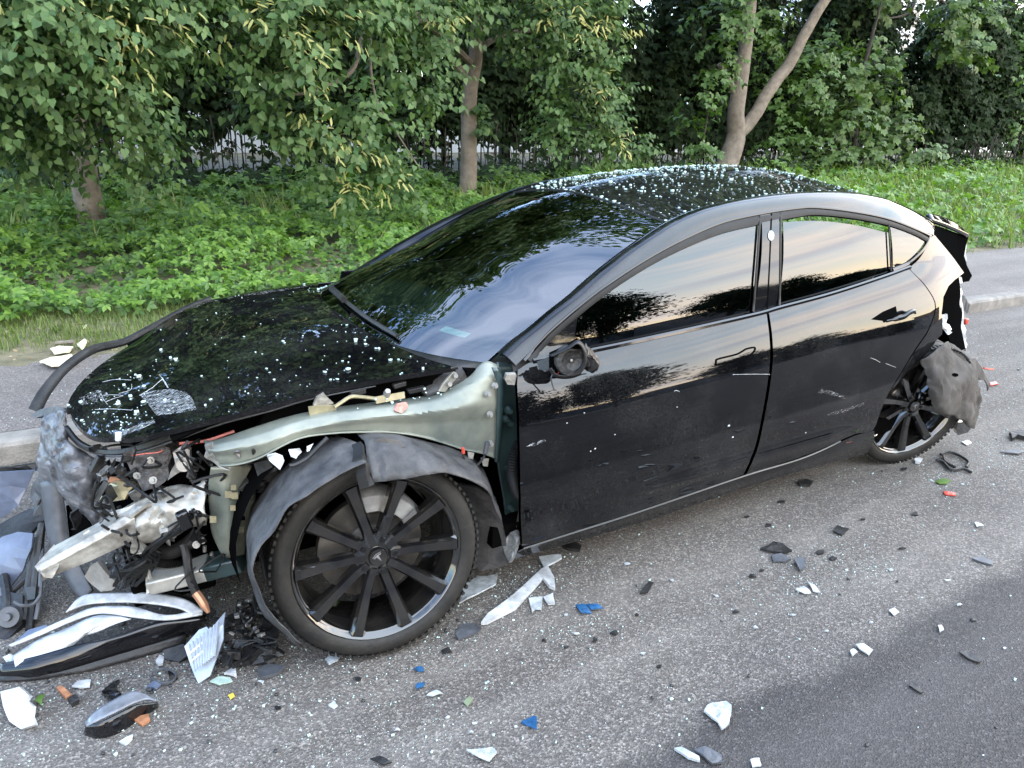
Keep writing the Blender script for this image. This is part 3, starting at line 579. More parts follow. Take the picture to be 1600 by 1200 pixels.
# --- maple whose boughs reach in from the top right
t5 = empty('maple_tree', PY(1475, 250, -12), 'maple reaching its light green boughs in along the top right corner', 'tree')
b = np.array(t5.location); b[2] = .3
trunk_mb([b, b+[0, 0, 2], b+[.1, .3, 4], b+[.2, .3, 6]], [.16, .14, .12, .06]).build('trunk', BARKDK, t5)
trunk_mb([b+[0, .1, 3.8], PY(1450, -20, -11), PY(1420, 20, -10.2), PY(1370, 30, -9.9)], [.07, .05, .03, .015], 8).build('branch', BARKDK, t5)
c5 = clumps_px([(1390, 5, -9.8, .35), (1490, 20, -9.8, .6), (1500, 60, -9.7, .5), (1530, 90, -9.6, .4), (1360, 15, -10.0, .4), (1490, 95, -9.7, .35), (1540, 30, -9.9, .5), (1476, 70, -9.7, .25), (1450, -60, -10, .9), (1540, -60, -10, .9), (1360, -60, -10.2, .7)], 60)
crown(t5, 'foliage', sprays(c5, 8, toward=CAM, size=(.12, .17), step=.09), T_MAPLE, MAPLE)

# --- creeper-hung tree at the right edge
t6 = empty('ivy_clad_tree', PY(1590, 245, -11), 'tree smothered in hanging creeper at the right edge of the bank', 'tree')
b = np.array(t6.location); b[2] = .3
trunk_mb([b, b+[0, 0, 2.5], b+[0, .1, 6]], [.15, .12, .06]).build('trunk', BARKDK, t6)
c6 = clumps_px([(1585, 40, -10.6, .7), (1580, 100, -10.5, .55), (1590, 150, -10.5, .5), (1580, 200, -10.5, .4), (1585, 235, -10.4, .3), (1640, 60, -10.8, 1.0), (1660, 160, -10.8, .9), (1560, 30, -10.8, .5), (1600, -60, -10.8, .9)], 55)
crown(t6, 'creeper', sprays(c6, 9, toward=CAM, size=(.12, .18), step=.1, droop=.9), T_THREE, VINE)

# --- fence overgrown with creeper
FY = -10.6
fence = empty('creeper_covered_fence', (-6, FY, .3), 'dark bar fence buried under hanging creeper along the top of the bank', 'fence')
fb = MB(); 
for x in np.arange(5, -42, -.16):
    fb.box((x, FY, 1.3), (.018, .018, 2.0))
for z in (.55, 2.2): fb.box((-18.5, FY+.02, z), (47, .03, .04))
fb.build('fence_bar', DARK, fence, smooth=False, kind='stuff')
for x in np.arange(4.5, -42, -2.6): MB().box((x, FY-.05, 1.3), (.07, .07, 2.3)).build('fence_post', BARKDK, fence, smooth=False)
def curtain(n, x0, x1, y, zf, thick, size, dens=None, rg=rng):
    x = rg.uniform(min(x0, x1), max(x0, x1), n); u = rg.uniform(0, 1, n)**.9
    lo, hi = zf(x); z = lo+(hi-lo)*u
    k = np.array([mnoise.noise(Vector((a*.8, c*1.0, 4))) for a, c in zip(x, z)])
    P = np.stack([x, y+k*.55*thick+rg.normal(size=n)*.16*thick, z], 1)
    N = np.stack([rg.normal(size=n)*.45+k*.5, .8+rg.normal(size=n)*.3, .55+rg.normal(size=n)*.35], 1); T = np.stack([rg.normal(size=n)*.4, np.full(n, .25), np.full(n, -1.)], 1)
    return P, N, T, rg.uniform(size[0], size[1], n)
low = lambda x: np.array([1.05+.55*mnoise.noise(Vector((a*.7, 1, 7)))+.3*mnoise.noise(Vector((a*2.9, 5, 7))) for a in x])
hi = lambda x: np.array([5.0+.7*mnoise.noise(Vector((a*.33, 2, 1)))-2.4*math.exp(-((a+20.0)/1.2)**2)-2.0*math.exp(-((a+15.6)/.7)**2)-2.2*math.exp(-((a+10.8)/.8)**2) for a in x])
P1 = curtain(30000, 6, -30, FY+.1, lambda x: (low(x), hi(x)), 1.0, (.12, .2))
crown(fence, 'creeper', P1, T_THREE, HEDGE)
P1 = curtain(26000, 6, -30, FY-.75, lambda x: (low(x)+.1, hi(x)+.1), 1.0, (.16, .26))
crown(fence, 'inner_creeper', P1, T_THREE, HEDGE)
nst = 420; xs_ = rng.uniform(-30, 5, nst); zl = low(xs_); st = MB()
for x, z in zip(xs_, zl):
    y = FY+rng.uniform(-.1, .5); l_ = rng.uniform(.3, 1.0); st.tube([(x, y, z+.35), (x+rng.normal()*.06, y, z-.3*l_), (x+rng.normal()*.12, y+.03, max(.35, z-l_))], [.009, .008, .005], 4, cap=False)
st.build('hanging_stem', BARKDK, fence, kind='stuff')
P1 = curtain(2600, 6, -30, FY+.25, lambda x: (np.full(len(x), .40), low(x)+.4), .7, (.09, .15)); crown(fence, 'undergrowth', P1, T_THREE, HEDGE)
# --- dark trees behind the fence
for i, (x, y, h, rr_) in enumerate([(2.5, -13.2, 9.5, 2.6), (-1.8, -13.8, 10.2, 2.8), (-6.0, -14.0, 10.0, 2.9), (-9.6, -14.6, 6.8, 2.2), (-17.3, -15.5, 8.4, 1.9), (-24.6, -16.0, 8.0, 1.4), (-36.5, -17.5, 7.2, 3.0), (-44, -13, 8.5, 3.4), (-54, -12, 9.5, 4.0), (-68, -14, 9, 4.4), (8.5, -12, 9, 3.2)]):
    lab = ['dark tree behind the fence, above the leftmost trunk', 'dark tree behind the fence, between the two linden trunks', 'dark tree behind the fence, behind the second linden', 'dark tree behind the fence, left of the forked tree under the gap of sky', 'tall dark tree behind the fence, behind the forked tree', 'low dark tree behind the fence in front of the pale tower block', 'dark tree behind the fence at the right, beyond the spoiler', 'dark tree beyond the far end of the fence', 'tall dark tree far along the road beyond the fence', 'farthest dark tree along the road', 'dark tree behind the fence, left of the leftmost linden'][i]
    t = empty('dark_tree', (x, y, .3), lab, 'tree', 'trees behind the fence')
    trunk_mb([(x, y, .1), (x+.1, y, 2.2), (x-.1, y, h*.6), (x, y, h*.85)], [.16, .14, .10, .04]).build('trunk', BARKDK, t)
    cl = []
    for k in range(18):
        d = rng.normal(size=3); d /= np.linalg.norm(d); q = np.array([x, y, h*.60])+d*np.array([rr_*.72, rr_*.6, h*.33])*rng.uniform(.5, 1)**.5
        cl.append((q, rng.uniform(.8, 1.15), 34))
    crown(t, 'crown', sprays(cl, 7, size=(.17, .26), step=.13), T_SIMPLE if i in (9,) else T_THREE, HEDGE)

# --- pale low wall seen through the fence, tower block far behind
PALE = mat('pale_render', (.90, .91, .93), .85, var=.06, vscale=2)
wl = empty('pale_wall', (-12, -19, 0), 'long pale rendered wall glimpsed through the fence bars', 'wall')
w = MB()
w.box((-12, -19, 1.0), (64, .25, 2.0)); w.build('wall', PALE, wl, smooth=False); MB().box((-12, -19, 2.04), (64.1, .34, .08)).build('coping', KERBM, wl, smooth=False)
TOWER = mat('tower_panel', (.62, .65, .70), .8, var=.05, vscale=.6); TWIN = mat('tower_window', (.10, .12, .15), .15, ior=1.5); TLOG = mat('tower_balcony', (.55, .46, .38), .7)
tw = empty('apartment_block', (-64, -46, 0), 'pale apartment block showing between leaves at the top right', 'building')
tcx, tcy = -64, -46; fa = np.array([1, .0, 0]); 
MB().box((tcx, tcy, 16), (26, 14, 32)).build('wall', TOWER, tw, smooth=False)
wj = bpy.data.meshes.new('window'); wm = MB().box((0, 0, 0), (1.5, .12, 1.5)); wj.from_pydata([tuple(v) for v in wm.V], [], wm.F); wj.materials.append(TWIN)
for fl in range(2, 11):
    for k in range(8):
        o = bpy.data.objects.new('window', wj); COL.objects.link(o); o.parent = tw; o.location = (-11.2+k*3.2, 7.02, fl*2.9+1.2)
for fl in range(3, 11): MB().box((tcx, tcy+7.03, fl*2.9-.25), (26.05, .10, .10)).build('panel_joint', KERBM, tw, smooth=False)

# --- what stands across the road, behind the photographer (seen mirrored in the car)
mk = MB(); 
for (x, y, h, rr_, i) in [(-14.0, 20.5, 11.0, 3.1, 0), (-27.5, 27, 9.0, 2.0, 1), (-37, 31, 9.0, 1.8, 2), (-42, 31, 5.6, 1.9, 3), (-6.5, 19, 8.0, 3.0, 4), (4, 19, 9.0, 3.2, 5)]:
    t = empty('roadside_tree', (x, y, 0), ['round dark tree across the road, mirrored in the front door window', 'bushy pine across the road, mirrored beside the door pillar', 'small tree across the road, mirrored in the rear door window', 'low tree across the road, mirrored beside the small tree', 'broad tree across the road, mirrored in the front of the door', 'wide tree across the road opposite the nose of the car'][i], 'tree', 'trees across the road')
    trunk_mb([(x, y, 0), (x+.1, y, h*.4), (x, y, h*.8)], [.2, .16, .05]).build('trunk', BARKDK, t)
    cl = []
    for k in range(int(14*rr_)):
        d = rng.normal(size=3); d /= np.linalg.norm(d); cl.append((np.array([x, y, h*.52])+d*np.array([rr_*.8, rr_*.8, h*.40])*rng.uniform(.3, 1)**.5, .8+.07*rr_, 60))
    crown(t, 'crown', sprays(cl, 7, size=(.2, .32), step=.15), T_SIMPLE, HEDGE)
SHOPM = mat('shop_cladding', (.16, .15, .15), .6, var=.2, vscale=1.5); BRICKF = mat('far_brick', (.30, .15, .10), .8, var=.15, vscale=2)
for (x, y, w_, d_, h, m, lab) in [(-38, 36, 12, 8, 3.6, SHOPM, 'long low dark shop across the road, mirrored in the door pillar'), (-62, 44, 13, 9, 6.6, SHOPM, 'grey block of flats far across the road, mirrored in the rear window'), (-14, 46, 70, 10, 3.2, SHOPM, 'row of low dark garages across the road'), (-78, 46, 8, 9, 10, BRICKF, 'brick block far across the road, mirrored in the quarter window')]:
    t = empty('roadside_building', (x, y, 0), lab, 'building', 'buildings across the road')
    MB().box((x, y, h/2), (w_, d_, h)).build('wall', m, t, smooth=False); MB().box((x, y, h+.12), (w_+.6, d_+.6, .24)).build('roof', KERBM, t, smooth=False)
    wj2 = bpy.data.meshes.new('window'); wm = MB().box((0, 0, 0), (1.4, .1, 1.3)); wj2.from_pydata([tuple(v) for v in wm.V], [], wm.F); wj2.materials.append(TWIN)
    for fl in range(max(1, int(h//3.2))):
        for k in range(int(w_//3)):
            o = bpy.data.objects.new('window', wj2); COL.objects.link(o); o.parent = t; o.location = (-w_/2+1.6+k*3, -d_/2-.03, fl*3.1+1.7)

# ------------------------------------------------------------------ ground cover
def cover(n, x0, x1, y0, y1, size, h, tmpl, m, name, label, cat, mask=None, up=.9, fl=.5):
    x = rng.uniform(min(x0, x1), max(x0, x1), n); y = rng.uniform(min(y0, y1), max(y0, y1), n)
    nz = np.array([mnoise.noise(Vector((a*.9, c*.9, 3)))+.5*mnoise.noise(Vector((a*2.6, c*2.6, 5))) for a, c in zip(x, y)])
    keep = np.ones(n, bool) if mask is None else mask(x, y, nz)
    x, y, nz = x[keep], y[keep], nz[keep]; n = len(x)
    z = np.array([vz(a, c) for a, c in zip(x, y)])+np.clip(h*(.55+.75*nz), .03, None)*rng.uniform(.35, 1, n)
    N = np.stack([rng.normal(size=n)*.5, .35+rng.normal(size=n)*.45, np.full(n, up)], 1); T = np.stack([rng.normal(size=n), rng.normal(size=n)+.5, -.25+rng.normal(size=n)*.2], 1)
    o = leaves(name, np.stack([x, y, z], 1), N, T, rng.uniform(size[0], size[1], n)*np.interp(-y, [3, 8], [.85, 1.1]), tmpl, m, kind='stuff')
    return tag(o, label, cat)
edge = lambda x: np.array([-3.12+.4*mnoise.noise(Vector((a*.8, 9, 0)))-.12*(a > -1.2)+.75*np.clip((-5-a)/3, 0, 1) for a in x])
cover(38000, 5.5, -9, -2.8, -8.9, (.055, .115), .40, T_CREEPER, COVERM, 'creeper_ground_cover', 'bright green five-leaved creeper covering the bank behind the hood', 'ground cover', lambda x, y, k: (y < edge(x)) & (k+rng.normal(size=len(x))*.25 > -.15))
cover(15000, 5.5, -9, -2.9, -8.7, (.05, .10), .22, T_THREE, VINE, 'low_weeds', 'darker low weeds between the bright creeper on the bank', 'ground cover', lambda x, y, k: (y < edge(x)) & (k+rng.normal(size=len(x))*.25 < .2))
cover(14000, -8, -44, -2.6, -10, (.10, .17), .42, T_THREE, COVERM, 'weedy_ground_cover', 'mixed green weeds covering the bank beyond the trunk of the car', 'ground cover', lambda x, y, k: (y < edge(x)+.1))
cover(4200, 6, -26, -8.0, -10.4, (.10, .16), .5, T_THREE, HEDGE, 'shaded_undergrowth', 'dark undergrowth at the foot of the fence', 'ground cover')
def grass(n, x0, x1, y0, y1, hh, m, name, label, mask=None, lean=.5):
    x = rng.uniform(min(x0, x1), max(x0, x1), n); y = rng.uniform(min(y0, y1), max(y0, y1), n); k = np.array([mnoise.noise(Vector((a*1.5, c*1.5, 11))) for a, c in zip(x, y)])
    keep = (k > -.15) if mask is None else mask(x, y, k); x, y, k = x[keep], y[keep], k[keep]; n = len(x)
    z = np.array([vz(a, c) for a, c in zip(x, y)])
    a = rng.uniform(0, 2*math.pi, n); T = np.stack([np.cos(a)*lean, np.sin(a)*lean, np.full(n, 1.)], 1); N = np.stack([np.cos(a), np.sin(a), np.full(n, -.1)], 1)
    return tag(leaves(name, np.stack([x, y, z-.01], 1), N, T, rng.uniform(hh[0], hh[1], n), T_BLADE, m, kind='stuff'), label, 'grass')
grass(90000, 5.5, -9, -2.55, -4.0, (.03, .085), GRASSM, 'short_grass', 'thin short grass between the pavement and the creeper', lambda x, y, k: k+rng.normal(size=len(x))*.15 > .0+np.clip((-y-2.6)*-.9+.12, -.4, .4), 1.0)
grass(5000, 5.5, -7, -5.4, -8.2, (.16, .36), GRASSM, 'long_grass', 'long limp grass along the foot of the linden trees', lambda x, y, k: k > .16, 1.5)
grass(400, 2.0, -6, -4.6, -8.0, (.16, .34), STRAW, 'dry_grass', 'pale dry grass stalks among the long grass', lambda x, y, k: k > .12, .9)
grass(12000, -8, -30, -2.45, -9.5, (.12, .45), GRASSM, 'verge_grass', 'bright verge grass along the pavement beyond the car', lambda x, y, k: k > -.2, .7)
# fallen litter on the soil strip
def litter(n, x0, x1, y0, y1, zf, m, name, label, cat, size=(.012, .04), tmpl=T_SIMPLE):
    x = rng.uniform(min(x0, x1), max(x0, x1), n); y = rng.uniform(min(y0, y1), max(y0, y1), n); z = np.array([zf(a, c) for a, c in zip(x, y)])+.006
    N = np.stack([rng.normal(size=n)*.3, rng.normal(size=n)*.3, np.ones(n)], 1); T = rng.normal(size=(n, 3))
    return tag(leaves(name, np.stack([x, y, z], 1), N, T, rng.uniform(size[0], size[1], n), tmpl, m, kind='stuff'), label, cat)
DRYLEAF = leaf_mat('dry_leaf_bits', (.16, .11, .06), (.34, .28, .18), .1, .8)
litter(2600, 2.2, -14, -2.45, -3.7, vz, DRYLEAF, 'leaf_litter', 'dry brown leaf scraps on the soil strip beside the pavement', 'litter')

# ================================================================== THE CAR
car = empty('wrecked_car', (-1.4, 0, 0), 'wrecked black sedan with its front corner torn off, standing by the kerb', 'car')
class Spline:
    def __init__(s, x, y):
        x = np.array(x, float); y = np.array(y, float); n = len(x); h = np.diff(x); A = np.zeros((n, n)); r = np.zeros(n); A[0, 0] = A[-1, -1] = 1
        for i in range(1, n-1): A[i, i-1], A[i, i], A[i, i+1] = h[i-1], 2*(h[i-1]+h[i]), h[i]; r[i] = 3*((y[i+1]-y[i])/h[i]-(y[i]-y[i-1])/h[i-1])
        c = np.linalg.solve(A, r); s.x, s.y, s.c, s.h = x, y, c, h; s.b = np.diff(y)/h-h*(2*c[:-1]+c[1:])/3; s.d = np.diff(c)/(3*h)
    def __call__(s, t):
        t = np.asarray(t, float); tc_ = np.clip(t, s.x[0], s.x[-1]); i = np.clip(np.searchsorted(s.x, tc_)-1, 0, len(s.h)-1); u = tc_-s.x[i]
        return s.y[i]+s.b[i]*u+s.c[i]*u*u+s.d[i]*u**3
ZBK = np.polyfit([-.4, -.58, -.8, -1.16, -1.6, -2.05, -2.57, -2.9, -3.4], [.915, .92, .922, .935, .962, 1.0, 1.055, 1.09, 1.12], 3)
def zbelt(x): return np.polyval(ZBK, np.clip(x, -3.5, -.3))
LOW = Spline([0, .06, .14, .20, .25, .34, .45, .55, .645, .737, .83, .91, .97, 1.0], [.868, .890, .895, .899, .905, .916, .921, .918, .907, .893, .869, .841, .810, .793])
def Ys(x, z, part=0):
    """Half width of the body side at station x, height z."""
    x = np.asarray(x, float); z = np.asarray(z, float); zb = zbelt(x); w = (z-.19)/(zb-.19)
    lo = LOW(np.clip(w, 0, 1))-.35*np.clip(-w, 0, 1)
    s = np.clip((z-zb)/.42, 0, 1.35); up = .793-.42*(.185*s+(.70-.185)*s*s/2)
    rear = np.clip(-2.25-x, 0, 2); up = up-.075*rear**2*np.clip(s*1.6, 0, 1)
    lo = lo+.017*np.clip((-.7-x)/.7, 0, 1)**2*(3-2*np.clip((-.7-x)/.7, 0, 1))*np.exp(-((z-.338)/.030)**2)*np.clip((x+2.45)/.3, 0, 1)
    if part > 0: s = (z-zb)/.42; up = .793-.42*(.185*s+(.70-.185)*s*s/2)-.075*rear**2*np.clip(s*1.6, 0, 1); y = up
    elif part < 0: y = lo
    else: y = np.where(w < 1, lo, up)
    y = y-.028*np.clip(x+1.0, 0, 1)**2/.25
    y = y-.10*np.clip(-2.75-x, 0, 2)**2/.36+.014*np.exp(-((x+2.75)/.45)**2-((z-.70)/.2)**2)
    return y
def Nside(x, z, part=0):
    e = 2e-3; dx = (Ys(x+e, z, part)-Ys(x-e, z, part))/(2*e); dz = (Ys(x, z+e, part)-Ys(x, z-e, part))/(2*e)
    return nrm(np.stack([-dx, np.ones_like(dx), -dz], 1))
def hitS(px, py, off=0.):
    d = ray(px, py); ts = np.linspace((1.05-CAM[1])/d[1], (.25-CAM[1])/d[1], 160); P = CAM+ts[:, None]*d; g = P[:, 1]-Ys(P[:, 0], P[:, 2])-off
    i = np.argmax(g < 0)
    if g[0] < 0 or not (g < 0).any(): return P[-1]
    a, b = ts[i-1], ts[i]
    for _ in range(30):
        m = (a+b)/2; p = CAM+m*d
        if p[1]-float(Ys(p[0], p[2]))-off > 0: a = m
        else: b = m
    return CAM+a*d
def smooth_outline(px, corners=()):
    return px
def side_panel(name, px, m, parent, off=0., step=.028, skirt=.018, flip=False, part=0, **k):
    """Panel of the body side inside an outline traced on it."""
    O = np.array([hitS(a, b, off)[[0, 2]] for a, b in px]); q, Fc = cdt(O, step); y = Ys(q[:, 0], q[:, 1], part)+off; N = Nside(q[:, 0], q[:, 1], part)
    V = np.stack([q[:, 0], y, q[:, 1]], 1); F2 = []
    for f in Fc:
        a, b, c = V[f[0]], V[f[1]], V[f[2]]; F2.append(tuple(f) if np.cross(b-a, c-a)[1] > 0 else tuple(f[::-1]))
    sgn = 1
    if flip: V = V*[1, -1, 1]; N = N*[1, -1, 1]; F2 = [f[::-1] for f in F2]; sgn = -1
    n = len(V); V2, N2 = list(V), list(N)
    if skirt:
        idx = {}
        for a, b in boundary(F2):
            ctr = np.array([0, -sgn, 0.])
            ids = []
            for v in (a, b):
                ids.append(len(V2)); V2.append(V[v]); N2.append(None); ids.append(len(V2)); V2.append(V[v]-N[v]*skirt); N2.append(None)
            fn = np.cross(V[b]-V[a], -N[a])
            for i_ in ids: N2[i_] = fn/(np.linalg.norm(fn)+1e-9)*1.0
            F2 = F2+[(ids[0], ids[1], ids[3], ids[2])]
    return mesh(name, V2, F2, m, parent, normals=N2, **k)
def curve_px(P, n=40): return [tuple(p) for p in catmull(np.array(P, float), n)]
def ribbon(name, px, width, off, m, parent, th=.004, n=60, inner=0, **k):
    """Strip of trim laid along a traced line on the body side; width goes down the surface."""
    P = np.array([hitS(a, b) for a, b in curve_px(px, n)]); V = []
    for i, p in enumerate(P):
        t = P[min(i+1, len(P)-1)]-P[max(i-1, 0)]; t /= np.linalg.norm(t); nn = Nside(np.array([p[0]]), np.array([p[2]]))[0]; s = np.cross(t, nn); s /= np.linalg.norm(s)
        w = width if not callable(width) else width(i/(len(P)-1))
        V += [p+nn*(off-th), p+nn*off, p+nn*(off+th*.35)+s*w*.5, p+nn*off+s*w, p+nn*(off-th)+s*w]
    Fc = grid_faces(len(P), 5)
    return mesh(name, V, Fc, m, parent, **k)

# ---- side panels
BELT = [(838, 562), (924, 547), (1050, 521), (1177, 493), (1198, 488)]
GAP_F = [(1199, 489), (1204, 525), (1205, 562), (1200, 605), (1193, 645), (1186, 680), (1179, 706), (1164, 741)]
front_door = side_panel('front_door', curve_px([(809, 578), (838, 563.5), (924, 548.5), (1050, 522.5), (1177, 494.5), (1197, 490)], 30)+curve_px([(1198, 491), (1202, 525), (1203.3, 562), (1198.3, 605), (1191.3, 645), (1184.3, 680), (1177, 706), (1162, 741)], 24)+curve_px([(1160, 742.5), (1000, 797), (900, 829), (820, 854)], 12)+curve_px([(815, 853), (813, 760), (811, 660), (808, 600)], 10), PAINT, car, part=-1, step=.017)
rear_door = side_panel('rear_door', curve_px([(1201, 489), (1300, 461), (1380, 435), (1421, 421)], 16)+curve_px([(1424, 424), (1446, 448), (1461, 478), (1450, 515), (1430, 545), (1412, 575), (1392, 608)], 24)+curve_px([(1390, 610), (1376, 642), (1364, 672), (1340, 677)], 10)+curve_px([(1334, 679), (1313, 688), (1280, 703), (1240, 718), (1165, 741.5)], 16)+curve_px([(1167.5, 739), (1182, 706), (1189, 680), (1196, 645), (1203, 605), (1207.7, 562), (1206.7, 525), (1202, 491)], 24), PAINT, car, part=-1, step=.017)
# rocker below the doors
side_panel('rocker_panel', curve_px([(818, 857), (900, 831.5), (1000, 799.5), (1160, 745), (1240, 721), (1281, 705.5), (1315, 690), (1338, 680), (1366, 673)], 40)+[(1357, 706), (1345, 712)]+curve_px([(1300, 722), (1180, 757), (1000, 817), (900, 846), (800, 874)], 24)+[(797, 868)], PAINT, car, off=-.004, step=.012)
ribbon('sill_seam', [(818, 856), (900, 830), (1000, 798), (1160, 743.5), (1240, 719.5), (1281, 703.8), (1313, 688.5)], .005, .0035, mat('seam_highlight', (.16, .16, .155), .3, metal=.5), car, th=.004)  # pale strip: the thin highlight along the seam is put into its colour
# quarter panel: from the door over the wheel to the torn tail
side_panel('quarter_panel', curve_px([(1421, 418), (1434, 407), (1444, 393), (1452, 376), (1459, 367)], 12)+curve_px([(1461, 368), (1476, 386), (1489, 402), (1499, 416), (1506, 426)], 12)+[(1500, 431), (1492, 437), (1482, 447), (1474, 464), (1471, 490), (1473, 510), (1472, 522), (1466, 528)]+[(1440, 561), (1428, 569)]+curve_px([(1416, 582), (1402, 600), (1394, 608)], 6)+curve_px([(1394.5, 606), (1413, 576), (1431.5, 546), (1451.5, 515.5), (1462.6, 478), (1447, 447), (1424.5, 423.5)], 24), PAINT, car, step=.02)
ROUGH = mat('torn_bright_edge', (.55, .57, .58), .35, metal=.3, var=.3, vscale=50, bump=.6, bscale=60)
# windows
WT = [(822, 560), (858, 520), (904, 480), (952, 443), (1010, 405), (1067, 374), (1125, 349), (1182, 336), (1240, 327), (1275, 325.5), (1332, 332), (1386, 343), (1428, 358), (1452, 371)]
side_panel('sail_triangle', [(828, 562), (842, 546), (872, 516), (902, 490), (897, 534), (893, 538)]+curve_px([(880, 548), (838, 561.5)], 4), GLOSSBLK, car, off=-.004)
fw = side_panel('front_window', curve_px([(904, 492), (929, 471), (981, 436), (1024, 408), (1067, 384), (1111, 365), (1151, 356), (1185, 353)], 24)+[(1176, 489)]+curve_px([(1120, 503), (1050, 519), (924, 546), (897, 540)], 10), SIDEGLASS, car, off=-.008, skirt=.004, step=.02, part=1)
rw = side_panel('rear_window', curve_px([(1223, 347), (1275, 345), (1332, 351), (1388, 364)], 12)+curve_px([(1390, 390), (1392, 424)], 4)+curve_px([(1385, 427), (1300, 456), (1219, 478)], 10), SIDEGLASS, car, off=-.008, skirt=.004, step=.02, part=1)
qw = side_panel('quarter_window', curve_px([(1390, 349), (1420, 358), (1447, 371)], 8)+curve_px([(1442, 382), (1430, 398), (1412, 412), (1396, 422)], 10), SIDEGLASS, car, off=-.006, skirt=.004, step=.02, part=1)
side_panel('door_pillar', [(1190, 336), (1204, 334), (1216, 333), (1215.5, 480)]+[(1180, 490)], GLOSSBLK, car, off=.001, step=.02, part=1)
ribbon('pillar_gap', [(1206, 334), (1203, 410), (1199, 486)], .006, .0025, DARK, car, th=.002, n=20)
side_panel('pillar_camera', [(1205+6*math.cos(a)*.8, 368+8*math.sin(a)) for a in np.linspace(0, 2*math.pi, 14)[:-1]], CLEARP, car, off=.004, step=.01, skirt=.003)
# seals and trims round the side glass
ribbon('window_seal', WT, lambda t: .026+.016*math.exp(-((t-.5)/.16)**2), -.001, RUBBER, car, th=.014)
ribbon('window_trim', [(817, 562), (858, 517), (904, 477), (952, 440), (1010, 402), (1067, 371), (1125, 346), (1182, 332.5), (1240, 323.5), (1275, 322), (1332, 328.5), (1386, 339.5), (1428, 355), (1455, 367.5)], .011, .003, GLOSSBLK, car, th=.006, n=90)
ribbon('quarter_trim', [(1455, 368.5), (1450, 382), (1438, 398), (1420, 413.5), (1396, 424)], .014, .003, GLOSSBLK, car, th=.006)
ribbon('belt_trim', [(832, 561), (924, 544.5), (1050, 518), (1177, 489.5), (1218, 478), (1300, 456), (1380, 430), (1421, 415)], .016, .004, GLOSSBLK, car, th=.010, n=80)
ribbon('window_run', [(1189, 336), (1184, 410), (1178, 488)], .009, .003, RUBBER, car, th=.004, n=20)
ribbon('window_run', [(1221, 333), (1220, 410), (1219, 478)], .009, .003, RUBBER, car, th=.004, n=20)
ribbon('window_run', [(1388.5, 344), (1391, 385), (1393, 424)], .006, .002, RUBBER, car, th=.004, n=20)
# door handles
def handle_loop(pts, m, parent, name='door_handle', r=.0035, off=.0015):
    P = [hitS(a, b, off) for a, b in pts]; MB().tube([P[i] for i in range(len(P))]+[P[0]], r, 6).build(name, m, parent)
handle_loop(curve_px([(1119, 565), (1122, 561), (1150, 554), (1160, 549), (1167, 545), (1179, 543), (1179, 548), (1172, 555), (1160, 560), (1121, 570), (1119, 567)], 40)[:-1], DARK, front_door)
side_panel('handle_recess', [(1362, 499), (1380, 487), (1400, 478.5), (1402, 490), (1396, 496), (1385, 502)], DARK, rear_door, off=.002, step=.02, skirt=.003)
hp = [hitS(a, b, o) for a, b, o in ((1385, 502, .006), (1397, 499, .02), (1412, 495, .03), (1420, 489, .034), (1428, 486, .03), (1430, 489, .012))]
MB().tube(catmull(hp, 20), [.006]*4+[.011]*12+[.006]*4, 8).build('door_handle', GLOSSBLK, rear_door)
# scrapes on the doors
side_panel('scrape', [(833, 692), (851, 686), (853, 689), (838, 696), (822, 698)], SCUFF, front_door, off=.0012, skirt=0, step=.01)
side_panel('scrape', [(1282, 606), (1300, 611), (1326, 621), (1322, 624), (1296, 616), (1278, 614)], SCUFFD, rear_door, off=.0012, skirt=0, step=.01)
side_panel('scrape', [(1296, 645), (1322, 638), (1352, 628), (1349, 633), (1318, 645), (1290, 650)], SCUFFD, rear_door, off=.0012, skirt=0, step=.01)
for q in ([(1360, 559), (1368, 562), (1375, 566)], [(1384, 568), (1392, 571), (1400, 574)], [(1145, 585.2), (1175, 584.6), (1203, 584.8)], [(1053, 611), (1058, 610), (1062, 612)]):
    MB().tube([hitS(a, b, .0006) for a, b in q], .0006, 5).build('scratch', MT['torn_bright_edge'], rear_door if q[0][0] > 1210 else front_door)
for a, b, w_ in ((1139, 665, 5), (1145, 683, 4), (930, 701, 3), (961, 679, 2.4), (886, 661, 2.6), (913, 645, 2.4), (923, 705, 2.4), (1259, 676, 3.2), (1058, 636, 2)):
    MB().box(hitS(a, b, .001), (.0022*w_, .001, .0022*w_*.6)).build('paint_chip', WHITEP, front_door if a < 1210 else rear_door, smooth=False)

# ---- roof rails (A pillar to tail), windshield, roof
RAILPX = [((776, 552), .700), ((797, 533), .690), ((820, 516), .682), ((850, 491), .668), ((880, 468), .655), ((910, 441), .640), ((940, 416), .626), ((970, 393), .612), ((1000, 372), .598), ((1039, 347.5), .580), ((1075, 331), .568), ((1110, 320), .560), ((1154, 311), .552), ((1220, 303), .545), ((1300, 300), .530), ((1350, 309), .505), ((1400, 324), .470), ((1446, 343), .47)]
RL = catmull([PY(p[0], p[1], y) for p, y in RAILPX], 90)
C1P = [(806, 571), (817, 562), (858, 517.5), (904, 477.5), (952, 440.5), (1010, 402.5), (1067, 371.5), (1125, 346.5), (1182, 333), (1240, 324), (1275, 322), (1332, 328.5), (1386, 340), (1428, 355.5), (1459, 367)]
C1 = catmull([hitS(a, b, -.002) for a, b in C1P], 160)
def bx(P, x): i = np.argsort(P[:, 0]); return np.array([np.interp(x, P[i, 0], P[i, k]) for k in range(3)])
